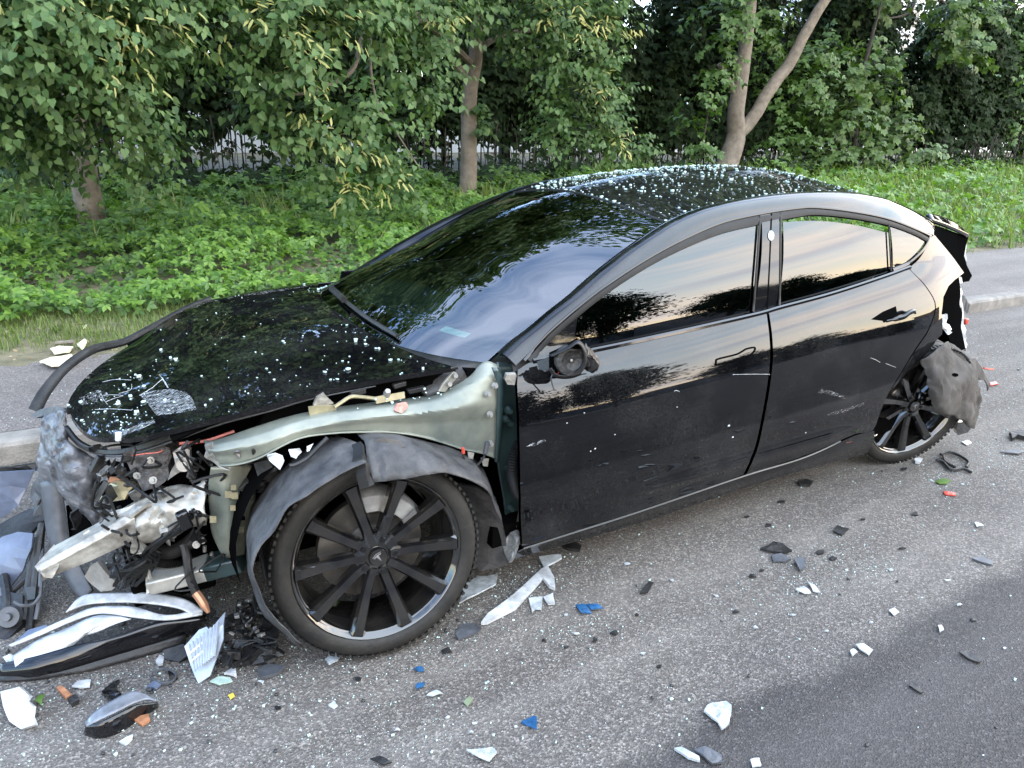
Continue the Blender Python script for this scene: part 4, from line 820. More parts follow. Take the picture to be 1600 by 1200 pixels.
def rail_mesh(name, flip):
    V = []; n = 90; m = 9
    A = resample(RL, n); 
    # match rail stations by arc length share, weighting the pillar part
    B = resample(C1, n)
    # find for every station of A the nearest point of C1 ahead of it
    ii = np.linspace(0, len(C1)-1, n)
    for k in range(n):
        a = A[k]; j = np.argmin(np.linalg.norm(C1-a+np.array([.03, 0, 0])*(k < 45), axis=1)); j = int(np.clip(j, 0, len(C1)-1)); V.append((a, j))
    js = np.maximum.accumulate([v[1] for v in V]).astype(float); ker = np.ones(9)/9; js = np.convolve(np.pad(js, 4, mode='edge'), ker, 'valid'); js[0] = 0; js[-1] = len(C1)-1
    out = []
    for k in range(n):
        a = A[k]; jf = js[k]; j0 = int(min(jf, len(C1)-2)); b = C1[j0]+(C1[j0+1]-C1[j0])*(jf-j0)
        t = A[min(k+1, n-1)]-A[max(k-1, 0)]; t /= np.linalg.norm(t); w = b-a; nn = np.cross(t, w); nn /= np.linalg.norm(nn)
        if nn[1]+nn[2] < 0: nn = -nn
        wd = np.linalg.norm(w)
        for i in range(m):
            s = i/(m-1); p = a+w*s+nn*((.20 if k < 70 else .20-.15*(k-70)/20)*wd*4*s*(1-s)+.002*(1-s)); out.append(p*[1, -1, 1] if flip else p)
    Fc = grid_faces(n, m)
    if flip: Fc = [f[::-1] for f in Fc]
    return mesh(name, out, Fc, PAINT, car, solid=.012, rim=False)
rail_mesh('roof_rail', False); rail_mesh('roof_rail', True)
IH = int(np.argmin(np.linalg.norm(RL-PY(1039, 347.5, .580), axis=1)))
def top_sheet(name, E, bul, m, nv=41, solid=.005, inset=.0, expo=lambda u: 2.):
    """Sheet between the left rail edge E and its mirror image; bul(u) is the bulge in the middle."""
    V = []
    for k, e in enumerate(E):
        B = bul(k/(len(E)-1)); ye = e[1]-inset; xp = expo(k/(len(E)-1))
        for j in range(nv):
            v = 2*j/(nv-1)-1; g = 1-abs(v)**xp; g2 = (1-v*v)*(1-.38*v*v); V.append((e[0]+B[0]*g, ye*v, e[2]+B[1]*g2))
    return mesh(name, V, [f for f in grid_faces(len(E), nv)], m, car, solid=solid, rim=False)
WSE = resample(RL[:IH+1], 40)
WSE = np.concatenate([[WSE[0]+(WSE[0]-WSE[2])*k/2 for k in (2.2, 1.1)], WSE])
wsb = lambda u: (np.interp(u, [0, .3, .6, 1], [.28, .18, .10, .045]), np.interp(u, [0, .3, .6, 1], [.045, .085, .085, .060]))
wse = lambda u: float(np.interp(u, [0, .3, 1], [3.4, 2.2, 2.0]))
windshield = top_sheet('windshield', WSE, wsb, WSGLASS, inset=.003, expo=wse)
RFE = resample(RL[IH:], 50)
RFE[0] = RFE[0]*.75+RFE[1]*.25
roof = top_sheet('roof_glass', RFE, lambda u: (np.interp(u, [0, .3, 1], [.045, .0, -.06]), np.interp(u, [0, .15, .5, 1], [.060, .068, .075, .06])), ROOFGLASS, inset=.003)
hb = wsb(1.0); e = RFE[0]
MB().tube([(e[0]+hb[0]*(1-abs(v)**2.0), e[1]*v, e[2]+hb[1]*(1-v*v)*(1-.38*v*v)-.002) for v in np.linspace(-.985, .985, 30)], .006, 6).build('header_seal', RUBBER, car)
# black band (frit) round the windshield, wiper, paper slip
def ws_pt(u, v, off=0.):
    t = u*(len(WSE)-1); i = int(min(t, len(WSE)-2)); e = WSE[i]+(WSE[i+1]-WSE[i])*(t-i); B = wsb(u); g = 1-abs(v)**wse(u); g2 = (1-v*v)*(1-.38*v*v)
    return np.array([e[0]+B[0]*g, e[1]*v, e[2]+B[1]*g2])+np.array([.55, 0, .83])*off
def ws_patch(name, u0, u1, v0, v1, m, off, n=8):
    V = [ws_pt(u0+(u1-u0)*a/(n-1), v0+(v1-v0)*b_/(n-1), off) for a in range(n) for b_ in range(n)]
    return mesh(name, V, grid_faces(n, n), m, windshield)
FRIT = mat('black_frit', (.004, .004, .004), .9, spec=0, ior=1.0)
ws_patch('frit_band', 0.0, .07, -1, 1, FRIT, -.008, 24); ws_patch('frit_band', .93, 1, -1, 1, FRIT, -.008, 24)
ws_patch('frit_band', .05, .95, .955, 1, FRIT, -.008, 16); ws_patch('frit_band', .05, .95, -1, -.955, FRIT, -.008, 16)
ws_patch('vin_slip', .10, .125, .70, .83, mat('pale_paper', (.55, .72, .80), .6), -.010)
wp = [ws_pt(.045, -.22, .02), ws_pt(.035, .05, .022), ws_pt(.03, .35, .02), ws_pt(.02, .62, .018)]
MB().tube(catmull(wp, 16), .008, 6).tube(catmull([p+[.012, 0, .012] for p in wp[:2]], 8), .014, 6).build('wiper', PLASTIC, car)
# cowl tray at the windshield's foot
V = []
for v in np.linspace(-1, 1, 25):
    p = ws_pt(0, v); V += [p+[-.01, 0, -.006], p+[.05, 0, -.03], p+[.10, 0, -.06], p+[.13, 0, -.12]]
mesh('cowl_tray', V, [f[::-1] for f in grid_faces(25, 4)], PLASTIC, car, solid=.004)
cj = MB()
# ---- interior seen through the glass
def seat(x, y):
    s = MB(); s.box((x, y, .52), (.50, .50, .16)); s.build('seat', SEATM, car, bevel=.05)
    MB().box((x-.30, y, .82), (.16, .48, .56), Matrix.Rotation(R(-18), 3, 'Y')).build('seat_back', SEATM, car, bevel=.06)
    MB().box((x-.43, y, 1.17), (.11, .27, .18), Matrix.Rotation(R(-14), 3, 'Y')).build('headrest', SEATM, car, bevel=.04)
seat(-1.35, .38); seat(-1.35, -.38)
MB().box((-2.35, 0, .50), (.5, 1.2, .18)).box((-2.62, 0, .82), (.16, 1.2, .52), Matrix.Rotation(R(-22), 3, 'Y')).build('rear_bench', SEATM, car, bevel=.05)
V = [(x, y, z) for x, z in ((-.25, .80), (-.5, .86), (-.72, .88), (-.84, .85), (-.86, .72)) for y in np.linspace(-.70, .70, 9)]
mesh('dashboard', V, grid_faces(5, 9), SEATM, car, solid=.02)
MB().lathe([(.17+.016*math.cos(a), .016*math.sin(a)) for a in np.linspace(0, 2*math.pi, 9)[:-1]], (-.98, .38, .86), (-.9, 0, .43), 32, True).box((-.97, .38, .86), (.03, .12, .10)).build('steering_wheel', PLASTIC, car)
MB().box((-.86, 0, .93), (.02, .38, .22), Matrix.Rotation(R(-12), 3, 'Y')).build('touch_screen', GLOSSBLK, car, bevel=.006)
MB().box((-1.28, 0, 1.295), (.03, .2, .07)).build('rear_view_mirror', PLASTIC, car, bevel=.01)
# floor and inner walls close the shell
MB().box((-1.75, 0, .25), (2.6, 1.62, .08)).build('floor_pan', DARK, car, smooth=False)
MB().box((-.42, 0, .55), (.05, 1.42, .62)).build('firewall', DARK, car, smooth=False)
MB().box((-2.95, 0, .72), (.04, 1.2, .56)).build('rear_bulkhead', DARK, car, smooth=False)
for s in (1, -1):
    V = [(x, s*(float(Ys(x, z))-.06), z) for x in np.linspace(-.55, -2.45, 12) for z in np.linspace(.2, .93, 6)]
    mesh('inner_door_trim', V, grid_faces(12, 6), SEATM, car)
# far side: doors, windows, fender as mirrored panels
def xz_panel(name, xz, m, off=0, step=.06):
    q, Fc = cdt(np.array(xz), step); V = np.stack([q[:, 0], -(Ys(q[:, 0], q[:, 1])+off), q[:, 1]], 1); N = Nside(q[:, 0], q[:, 1])*[1, -1, 1]
    F2 = [f if np.cross(V[f[1]]-V[f[0]], V[f[2]]-V[f[0]])[1] < 0 else f[::-1] for f in Fc]
    return mesh(name, V, F2, m, car, normals=N, solid=.004)
ctop = [tuple(p[[0, 2]]) for p in C1[10::8]]
xz_panel('front_door', [(-.5, .24), (-.47, float(zbelt(-.47)))]+[(x, float(zbelt(x))) for x in np.linspace(-.6, -1.63, 10)]+[(-1.65, .24)], PAINT)
xz_panel('rear_door', [(-1.66, .24)]+[(x, float(zbelt(x))) for x in np.linspace(-1.64, -2.6, 10)]+[(-2.62, .8), (-2.5, .5), (-2.44, .24)], PAINT)
xz_panel('quarter_panel', [(-2.63, .8), (-2.61, float(zbelt(-2.61))), (-2.9, 1.14), (-3.15, 1.10), (-3.4, .95), (-3.4, .6), (-3.2, .66), (-2.9, .7), (-2.65, .66), (-2.53, .5)], PAINT)
xz_panel('rocker_panel', [(-.45, .17), (-.45, .235), (-2.44, .235), (-2.46, .17)], PAINT, -.004)
lowc = [(p[0], max(p[2]-.02, float(zbelt(p[0]))+.004)) for p in C1[12:150:8]]
xz_panel('side_window', [(x, float(zbelt(x))+.002) for x in np.linspace(lowc[-1][0], -.62, 16)]+lowc, SIDEGLASS, -.006)
xz_panel('door_pillar', [(-1.6, .97), (-1.7, .97), (-1.78, 1.29), (-1.68, 1.29)], GLOSSBLK, .0)
# ---- tail: popped trunk lid, torn corner, lamp shell, bumper steel
def px_plane(pts): return [PY(a, b, y) for a, b, y in pts]
loft('trunk_lid', rows_py([[(1446, 337, .42), (1470, 343, .35), (1495, 355, .28), (1513, 369, .22)], [(1451, 347, .47), (1472, 354, .44), (1494, 363, .40), (1511, 371, .36)]]), PAINT, car, nu=16, nv=6, solid=.02)
slab('trunk_lid_inner', px_plane([(1450, 348, .47), (1472, 355, .43), (1494, 364, .38), (1513, 371, .34), (1509, 383, .34), (1507, 400, .36), (1511, 415, .34), (1519, 431, .32), (1514, 440, .34), (1503, 441, .38), (1497, 432, .42), (1493, 418, .46), (1478, 396, .50), (1462, 372, .52)]), .05, DARK, car, amp=.006)
slab('tail_lamp_rim', px_plane([(1508, 381, .33), (1511, 382, .32), (1509, 395, .33), (1512, 410, .32), (1508, 407, .33), (1505, 395, .33)]), .015, CLEARP, car)
MB().box((-3.35, -.05, .93), (.5, 1.05, .08)).box((-3.55, -.05, .70), (.06, 1.05, .44)).build('rear_panel', DARK, car, smooth=False)
slab('tail_opening', px_plane([(1498, 430, .66), (1502, 470, .62), (1503, 510, .62), (1508, 545, .62), (1500, 548, .66), (1480, 530, .70), (1470, 505, .72), (1473, 470, .72), (1484, 445, .70)]), .03, DARK, car, amp=.01)
slab('torn_edge', px_plane([(1491, 438, .64), (1501, 433, .62), (1501, 452, .62), (1504, 476, .60), (1506, 505, .59), (1511, 538, .58), (1509, 549, .58), (1501, 530, .60), (1494, 505, .62), (1489, 478, .64), (1488, 455, .64)]), .012, MT['torn_bright_edge'], car, amp=.02, freq=22, step=.03)
slab('crumpled_flange', px_plane([(1464, 490, .745), (1474, 494, .73), (1483, 508, .72), (1486, 520, .71), (1470, 526, .735), (1460, 522, .75), (1461, 505, .75)]), .01, ROUGH, car, amp=.03, freq=26, step=.025)
slab('tail_lamp', px_plane([(1501, 458, .52), (1508, 466, .50), (1515, 476, .48), (1513, 490, .48), (1506, 500, .50), (1501, 492, .52), (1500, 472, .52)]), .04, GREY, car, amp=.015, freq=20)
MB().box(PY(1508, 502, .5), (.03, .03, .035)).build('lamp_lens', REDP, car, bevel=.006)
# torn felt wheel-arch liner hanging behind the rear wheel
liner = loft('rear_wheel_liner', rows_py([
  [(1441, 562, 0.96), (1456, 553, 0.97), (1478, 534, 0.94), (1494, 545, 0.86), (1508, 552, .86)],
  [(1448, 590, 0.97), (1464, 580, 1.00), (1490, 575, 0.98), (1512, 575, .98), (1520, 570, .90)],
  [(1446, 597, 0.98), (1470, 606, 1.02), (1495, 606, 1.02), (1518, 604, 1.0), (1529, 598, .93)],
  [(1453, 618, 0.99), (1474, 630, 1.03), (1498, 632, 1.02), (1522, 628, 0.95), (1532, 622, .94)],
  [(1463, 640, 1.00), (1482, 645, 1.03), (1502, 650, 1.00), (1518, 653, 0.96), (1527, 645, 0.88)],
  [(1470, 642, 0.99), (1490, 648, 1.00), (1504, 657, 0.97), (1517, 668, 0.94), (1521, 664, 0.90)]]), FELT, car, nu=34, nv=34, solid=.004, amp=.018, freq=8)
slab('liner_hole', px_plane([(1493+5*math.cos(a), 586+3*math.sin(a), 1.01) for a in np.linspace(0, 6.28, 9)[:-1]]), .004, DARK, liner)
slab('liner_scrap', px_plane([(1515, 566, .74), (1524, 562, .70), (1532, 572, .66), (1540, 590, .64), (1546, 602, .62), (1544, 609, .62), (1537, 596, .66), (1527, 588, .70), (1519, 580, .74)]), .006, FELT, car, amp=.02, freq=14)
slab('liner_lip', px_plane([(1494, 672, .90), (1497, 660, .93), (1508, 660, .93), (1520, 666, .90), (1512, 676, .88), (1497, 680, .88)]), .03, GLOSSBLK, car)
MB().tube([PY(1537, 575, .64), PY(1545, 577, .62), PY(1552, 577, .6)], .006, 5).build('wire_end', REDP, car)
MB().box((-2.9, 0, .36), (1.0, 1.35, .16)).build('rear_underbody', DARK, car, smooth=False)
V = [(-2.875+.40*math.cos(a), y, .36+.40*math.sin(a)) for a in np.linspace(-.15, math.pi+.15, 18) for y in (.5, .80)]
mesh('rear_wheel_well', V, grid_faces(18, 2), DARK, car)

# ---- wheels
def rot_to(n):
    """Basis with local y along the hub axis."""
    y = np.array(n)/np.linalg.norm(n); x = np.cross(y, [0, 0, 1]); x /= np.linalg.norm(x); z = np.cross(x, y); return x, y, z
WH = {}
def local_mesh(name, mb, m, parent, **k):
    if name+'_me' in WH and k.pop('share', True):
        o = bpy.data.objects.new(name, WH[name+'_me']); COL.objects.link(o)
    else:
        o = mesh(name, mb.V, mb.F, m, None, **k); WH[name+'_me'] = o.data
    o.parent = parent; o.matrix_parent_inverse = Matrix.Identity(4); return o
def spoke_mb():
    s = MB(); st = []                                             # (radius, half width, back, front)
    for r, hw, yb, yf in ((.040, .016, -.060, -.020), (.075, .015, -.062, -.026), (.13, .0155, -.058, -.020), (.19, .0175, -.050, -.008), (.235, .0200, -.046, .001), (.252, .023, -.045, .0)):
        st.append([(-hw, yb, r), (-hw*1.0, yf-.012, r), (-hw*.62, yf, r), (hw*.62, yf, r), (hw*1.0, yf-.012, r), (hw, yb, r)])
    V = [p for r in st for p in r]; n = 6
    Fc = [(i*n+j, i*n+(j+1) % n, (i+1)*n+(j+1) % n, (i+1)*n+j) for i in range(len(st)-1) for j in range(n)]+[tuple(range(n))[::-1], tuple((len(st)-1)*n+j for j in range(n))]
    s.add(V, [f[::-1] for f in Fc]); return s
def make_wheel(c, toe, camber, spin, label):
    n = np.array([math.sin(toe), math.cos(toe)*math.cos(camber), math.sin(camber)]); x, y, z = rot_to(n)
    w = bpy.data.objects.new('wheel', None); COL.objects.link(w); w.parent = car; w.matrix_parent_inverse = Matrix.Translation(-Vector(car.location)); w['label'] = label
    cs, sn = math.cos(spin), math.sin(spin); X = x*cs+z*sn; Z = -x*sn+z*cs
    w.matrix_basis = Matrix(((X[0], y[0], Z[0], c[0]), (X[1], y[1], Z[1], c[1]), (X[2], y[2], Z[2], c[2]), (0, 0, 0, 1)))
    ax, o = (0, 1, 0), (0, 0, 0)
    tp = [(.270, -.006), (.276, .004), (.290, .010), (.305, .011), (.322, .004), (.331, -.010), (.334, -.024), (.330, -.028), (.330, -.034), (.335, -.036), (.3355, -.075), (.330, -.079), (.330, -.085), (.3355, -.088), (.3355, -.125), (.330, -.129), (.330, -.135), (.3355, -.138), (.335, -.178), (.330, -.182), (.330, -.188), (.334, -.192), (.326, -.215), (.300, -.228), (.270, -.222)]
    t = MB().lathe(tp, o, ax, 72)
    # shoulder tread blocks
    for k in range(84):
        a = 2*math.pi*k/84
        for yy in (-.012, -.200):
            q = Matrix.Rotation(-a, 3, 'Y'); s_ = Matrix.Rotation(R(8), 3, 'Z')
            t.box(np.array(q @ Vector((0, yy, .3335))), (.013, .030, .008), np.array(q))
    local_mesh('tyre', t, TYRE, w)
    rp = [(.264, -.004), (.266, .000), (.262, .003), (.257, .000), (.252, -.012), (.247, -.016), (.244, -.045), (.232, -.06), (.226, -.13), (.228, -.19), (.252, -.215), (.262, -.22)]
    local_mesh('rim', MB().lathe([(a*1.032, b_) for a, b_ in rp], o, ax, 72), RIM, w)
    sb = spoke_mb()
    for k in range(10):
        a = 2*math.pi*k/10
        sp = local_mesh('spoke', sb, RIM, w, smooth=False, bevel=0); sp.rotation_euler = (0, a, 0); sp.scale = (1.22, 1, 1.032)
    local_mesh('hub', MB().lathe([(.0, -.012), (.028, -.013), (.031, -.018), (.031, -.028), (.070, -.034), (.074, -.042), (.072, -.075)], o, ax, 40), RIM, w)
    for k in range(5):
        a = 2*math.pi*(k+.5)/5; nu_ = local_mesh('lug_nut', MB().lathe([(0, -.018), (.008, -.018), (.0095, -.022), (.0095, -.036)], (0, 0, .056), ax, 8), GLOSSBLK, w); nu_.rotation_euler = (0, a, 0)
    e = MB()                                                     # emblem on the cap: a stemmed T under an arc
    e.add([(-.016, -.0115, .013), (-.0165, -.0115, .0105), (0, -.0115, .0145), (.0165, -.0115, .0105), (.016, -.0115, .013), (0, -.0115, .0172)], [(0, 1, 2, 5), (5, 2, 3, 4)])
    e.add([(-.015, -.0115, .0085), (-.011, -.0115, .0045), (-.0045, -.0115, .0070), (0, -.0115, -.017), (.0045, -.0115, .0070), (.011, -.0115, .0045), (.015, -.0115, .0085), (0, -.0115, .0120)], [(0, 1, 2, 7), (2, 3, 4, 7), (7, 4, 5, 6)])
    em = local_mesh('emblem', e, SILVER, w, smooth=False); em.rotation_euler = (0, -spin, 0)
    local_mesh('brake_disc', MB().lathe([(.075, -.10), (.080, -.105), (.172, -.105), (.174, -.12), (.172, -.135), (.07, -.135)], o, ax, 56), DISC, w)
    local_mesh('hub_carrier', MB().lathe([(0, -.07), (.055, -.07), (.075, -.10), (.075, -.2), (0, -.2)], o, ax, 24), STEEL, w)
    return w, (X, y, Z)
wf, fb_ = make_wheel((.002, .885, .347), R(5.4), R(6.3), R(-16.5), 'front wheel leaning, with dusty spokes')
wr, rb_ = make_wheel((-2.875, .867, .335), R(12.8), R(-9.4), R(-3), 'rear wheel splayed under a torn liner')
# caliper (grey, up and behind the front disc)
cal = MB(); 
for a in np.linspace(R(18), R(78), 9):
    q = np.array([-math.sin(a), 0, math.cos(a)]);
cp = []
for a in np.linspace(R(12), R(88), 14):
    for r, yy in ((.128, -.090), (.135, -.078), (.182, -.078), (.192, -.09), (.192, -.16), (.128, -.16)): cp.append((-r*math.sin(a-R(16.5)*0), yy, r*math.cos(a)))
caf = grid_faces(14, 6)
co = mesh('brake_caliper', cp, caf, mat('caliper_alloy', (.40, .40, .39), .4, metal=.5, var=.2, vscale=30), None, solid=.006); co.parent = wf; co.rotation_euler = (0, R(16.5), 0)

# ---- hood
HC = Spline([-.45, -.2, 0, .2, .4, .55, .68, .76, .84], [.935, .928, .915, .892, .852, .808, .765, .728, .67])
def Hz(x, y):
    return HC(x)-.045*np.clip(-y-.02, 0, .5)*np.clip((x-.15)/.35, 0, 1)**1.5*2-.052*(np.abs(y)/.72)**2.2-.10*np.clip(np.abs(y)-.55, 0, 1)**2*np.clip(x, 0, 1)*2
def hitH(px, py):
    d = ray(px, py); ts = np.linspace(1.0, 6.5, 700); P = CAM+ts[:, None]*d; g = P[:, 2]-Hz(P[:, 0], P[:, 1]); i = np.argmax(g < 0); a, b = ts[i-1], ts[i]
    for _ in range(30):
        m_ = (a+b)/2; p = CAM+m_*d
        if p[2]-float(Hz(p[0], p[1])) > 0: a = m_
        else: b = m_
    return CAM+a*d
near = [hitH(*p)[:2] for p in curve_px([(712, 573), (600, 591), (500, 611), (400, 638), (300, 663), (240, 678), (205, 684)], 24)]
frnt = [hitH(*p)[:2] for p in curve_px([(200, 685), (182, 683), (160, 684), (140, 679), (124, 667), (113, 652), (106, 640)], 16)]
far = [tuple(p) for p in catmull(np.array([(.775, .12), (.755, .02), (.67, -.18), (.55, -.37), (.42, -.53), (.26, -.655), (.08, -.72), (-.15, -.735), (-.34, -.715)]), 26)]
rear = [hitH(*p)[:2] for p in curve_px([(497, 447), (507, 470), (545, 503), (600, 533), (660, 558), (706, 572)], 24)]
O = np.array(near+frnt+far+rear); q, Fc = cdt(O, .035); e = 3e-3
Vh = np.stack([q[:, 0], q[:, 1], Hz(q[:, 0], q[:, 1])], 1); Nh = nrm(np.stack([-(Hz(q[:, 0]+e, q[:, 1])-Hz(q[:, 0]-e, q[:, 1]))/(2*e), -(Hz(q[:, 0], q[:, 1]+e)-Hz(q[:, 0], q[:, 1]-e))/(2*e), np.ones(len(q))], 1))
F2 = [f if np.cross(Vh[f[1]]-Vh[f[0]], Vh[f[2]]-Vh[f[0]])[2] > 0 else f[::-1] for f in Fc]
nb = len(Vh); V2, N2 = list(Vh), list(Nh)
for a, b in boundary(F2):
    fn = np.cross(Vh[b]-Vh[a], [0, 0, 1.]); fn /= np.linalg.norm(fn)+1e-9; ids = []
    for v, dz in ((a, 0), (b, 0), (b, -.016), (a, -.016)): ids.append(len(V2)); V2.append(Vh[v]+[0, 0, dz]); N2.append(fn)
    F2 = F2+[tuple(ids[::-1])]
HOODM = PAINT.copy(); HOODM.name = 'hood_paint'
hood = mesh('hood', V2, F2, HOODM, car, normals=N2)
def hood_patch(name, px, m, off=.0012, step=.02):
    P = np.array([hitH(*p)[:2] for p in px]); q, Fc = cdt(P, step); V = np.stack([q[:, 0], q[:, 1], Hz(q[:, 0], q[:, 1])+off], 1)
    return mesh(name, V, [f if np.cross(V[f[1]]-V[f[0]], V[f[2]]-V[f[0]])[2] > 0 else f[::-1] for f in Fc], m, hood)
hood_patch('scrape', [(218, 617), (240, 611), (268, 608), (290, 613), (300, 622), (307, 640), (285, 645), (262, 648), (245, 650), (236, 638)], SCUFF)
hood_patch('scrape', [(180, 678), (215, 664), (240, 656), (243, 661), (222, 670), (190, 682)], SCUFF)
hood_patch('scrape', [(124, 622), (150, 610), (166, 612), (172, 622), (150, 632), (130, 632)], SCUFFD)
MB().tube([hitH(a, b)+[0, 0, .0004] for a, b in ((218, 618), (238, 606), (254, 592), (249, 585), (262, 606))], .0006, 5).tube([hitH(a, b)+[0, 0, .0004] for a, b in ((253, 590), (258, 597), (263, 606))], .0009, 5).tube([hitH(a, b)+[0, 0, .0004] for a, b in curve_px([(160, 597), (180, 593), (205, 594)], 8)], .0006, 5).tube([hitH(a, b)+[0, 0, .0004] for a, b in curve_px([(148, 640), (175, 639), (206, 641)], 8)], .0006, 5).tube([hitH(a, b)+[0, 0, .0004] for a, b in curve_px([(186, 615), (204, 609), (206, 600)], 8)], .0006, 5).tube([hitH(a, b)+[0, 0, .0004] for a, b in curve_px([(165, 628), (180, 622), (192, 618), (160, 618), (168, 632)], 12)], .0006, 5).build('scratch', MT['torn_bright_edge'], hood)
MB().tube([PY(185, 676, .52), PY(185, 688, .52)], .009, 8).build('torn_tab', WHITEP, hood)
# under-hood frame and edges
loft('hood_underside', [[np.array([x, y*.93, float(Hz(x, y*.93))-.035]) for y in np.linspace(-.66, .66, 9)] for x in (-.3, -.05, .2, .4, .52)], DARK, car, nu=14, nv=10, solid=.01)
loft('far_fender', [[np.array([x, -.745-.0*k, float(Hz(x, -.735))-.012]) for x in np.linspace(-.45, .25, 6)], [np.array([x, -.83, float(Hz(x, -.735))-.05]) for x in np.linspace(-.45, .25, 6)], [np.array([x, -.89, .70]) for x in np.linspace(-.45, .35, 6)], [np.array([x, -.90, .55+.2*max(0, 1-((x-.05)/.3)**2)**.5]) for x in np.linspace(-.45, .42, 6)]], PAINT, car, nu=20, nv=10)
k = 0
# far side: bent plastic arch trim sticking up in front
arch = [PY(54, 642, -.25), PY(72, 610, -.35), PY(104, 573, -.48), PY(146, 546, -.62), PY(194, 534, -.72), PY(235, 513, -.74), PY(288, 484, -.74), PY(330, 466, -.75)]
A = catmull(arch, 40); V = []
for i, p in enumerate(A):
    t = A[min(i+1, 39)]-A[max(i-1, 0)]; t /= np.linalg.norm(t); s = np.cross(t, nrm(CAM-p)); s /= np.linalg.norm(s); wd = .034*(1-.45*i/39); d_ = nrm(CAM-p)
    for a, h in ((-1, 0), (-.5, .012), (.5, .012), (1, 0), (.8, -.02), (-.8, -.02)): V.append(p+s*a*wd*.5*1.3+d_*h)
mesh('arch_trim', V, [(i*6+j, i*6+(j+1) % 6, (i+1)*6+(j+1) % 6, (i+1)*6+j) for i in range(39) for j in range(6)], PLASTIC, car)
slab('arch_trim_lip', px_plane([(49, 648, -.22), (60, 641, -.2), (72, 637, -.1), (85, 635, 0), (98, 637, .06), (102, 643, .08), (90, 644, .04), (74, 647, -.05), (56, 653, -.2)]), .02, GREY, car, bevel=.004)
loft('crumpled_bumper_corner', rows_py([
  [(70, 648, .00), (84, 646, .05), (97, 646, .10), (103, 660, .12)],
  [(66, 672, .02), (82, 672, .09), (98, 680, .15), (106, 692, .16)],
  [(63, 705, .02), (82, 706, .12), (108, 704, .20), (132, 712, .20)],
  [(62, 735, .0), (82, 732, .13), (118, 738, .22), (156, 722, .22)],
  [(66, 752, -.02), (86, 752, .10), (124, 764, .22), (154, 764, .22)],
  [(78, 750, -.02), (98, 772, .12), (134, 792, .20), (156, 800, .20)],
  [(104, 782, .05), (120, 796, .14), (144, 816, .18), (157, 832, .18)]]), SCRAPED, car, nu=40, nv=50, amp=.020, freq=13, solid=.004)
slab('bumper_flange', px_plane([(62, 735, -.03), (78, 748, .0), (66, 772, -.02), (56, 790, -.05), (47, 778, -.1), (54, 752, -.06)]), .01, GREY, car, amp=.01)
# engine bay
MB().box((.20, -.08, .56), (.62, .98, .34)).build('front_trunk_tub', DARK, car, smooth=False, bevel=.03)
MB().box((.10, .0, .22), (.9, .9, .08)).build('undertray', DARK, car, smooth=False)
MB().box((.54, .02, .47), (.16, .66, .36)).build('dark_backing', DARK, car, smooth=False, bevel=.01)  # added black block for the dark depth behind the wreckage, hides the road
MB().box((.55, .0, .17), (.26, .80, .16)).build('low_dark_backing', DARK, car, smooth=False, bevel=.01)  # added black block that keeps the space under the beam dark
loft('grille_trim', rows_py([[(106, 664, .14), (130, 690, .22), (171, 703, .34), (212, 697, .42), (262, 679, .50), (342, 649, .58), (420, 630, .63), (486, 613, .65), (587, 595, .67), (673, 582, .69), (716, 575, .71)],
  [(110, 678, .14), (134, 700, .23), (172, 711, .35), (214, 706, .43), (264, 690, .51), (344, 661, .59), (420, 641, .64), (486, 622, .66), (587, 602, .68), (673, 586, .70), (716, 577, .72)]]), PLASTIC, car, nu=60, nv=5, solid=.012)
loft('seal_lip', rows_py([[(112, 679, .15), (134, 700, .24), (172, 711, .36), (214, 706, .44), (264, 690, .52), (344, 661, .60), (420, 641, .65), (486, 622, .67), (587, 602, .69)], [(112, 682, .15), (134, 703, .24), (172, 714, .36), (214, 709, .44), (264, 693, .52), (344, 664, .60), (420, 643.5, .65), (486, 624, .67), (587, 603.5, .69)]]), GREY, car, nu=50, nv=3, solid=.004)
slab('hinge_area', px_plane([(420, 636, .60), (590, 600, .64), (720, 577, .66), (745, 580, .66), (690, 616, .66), (590, 634, .64), (480, 652, .62), (400, 672, .60)]), .02, DARK, car)
slab('lamp_box', px_plane([(192, 708, .42), (236, 694, .46), (266, 698, .48), (270, 714, .48), (262, 744, .48), (248, 762, .48), (226, 768, .46), (210, 746, .44), (200, 726, .42)]), .10, mat('sooty_plastic', (.035, .033, .032), .6, col2=(.13, .12, .115), vscale=40, bump=1.0, bscale=50), car, amp=.014, freq=24, step=.015)
MB().tube([PY(a, b, .50) for a, b in curve_px([(206, 712), (225, 709), (246, 707), (254, 704)], 10)], .0026, 5).tube([PY(a, b, .50) for a, b in curve_px([(280, 693), (320, 689), (366, 674)], 10)], .006, 5).build('red_wire', REDP, car)
slab('lamp_bracket', px_plane([(270, 707, .53), (284, 697, .54), (296, 704, .55), (297, 722, .55), (290, 732, .55), (280, 738, .54), (262, 750, .52), (268, 735, .53), (274, 724, .54)]), .02, STEEL, car, amp=.006, step=.015)
MB().lathe([(0, .012), (.010, .012), (.011, 0), (.022, 0), (.024, -.01)], PY(287, 726, .56), (.3, 1, .3), 16).build('bolt', STEEL, car)
slab('tow_plate', px_plane([(153, 772, .34), (162, 760, .36), (180, 752, .40), (206, 752, .42), (212, 758, .42), (200, 768, .42), (195, 782, .42), (176, 784, .40), (152, 780, .36)]), .012, YELLOWBR, car, amp=.008)
MB().tube([PY(165, 768, .40)+[0, .02, 0], PY(165, 768, .40)-[0, .06, 0]], .012, 10).build('plate_hole', DARK, car)
slab('rusty_pad', px_plane([(172, 745, .36), (192, 747, .4), (188, 757, .4), (168, 754, .36)]), .02, ORANGE, car, amp=.006)
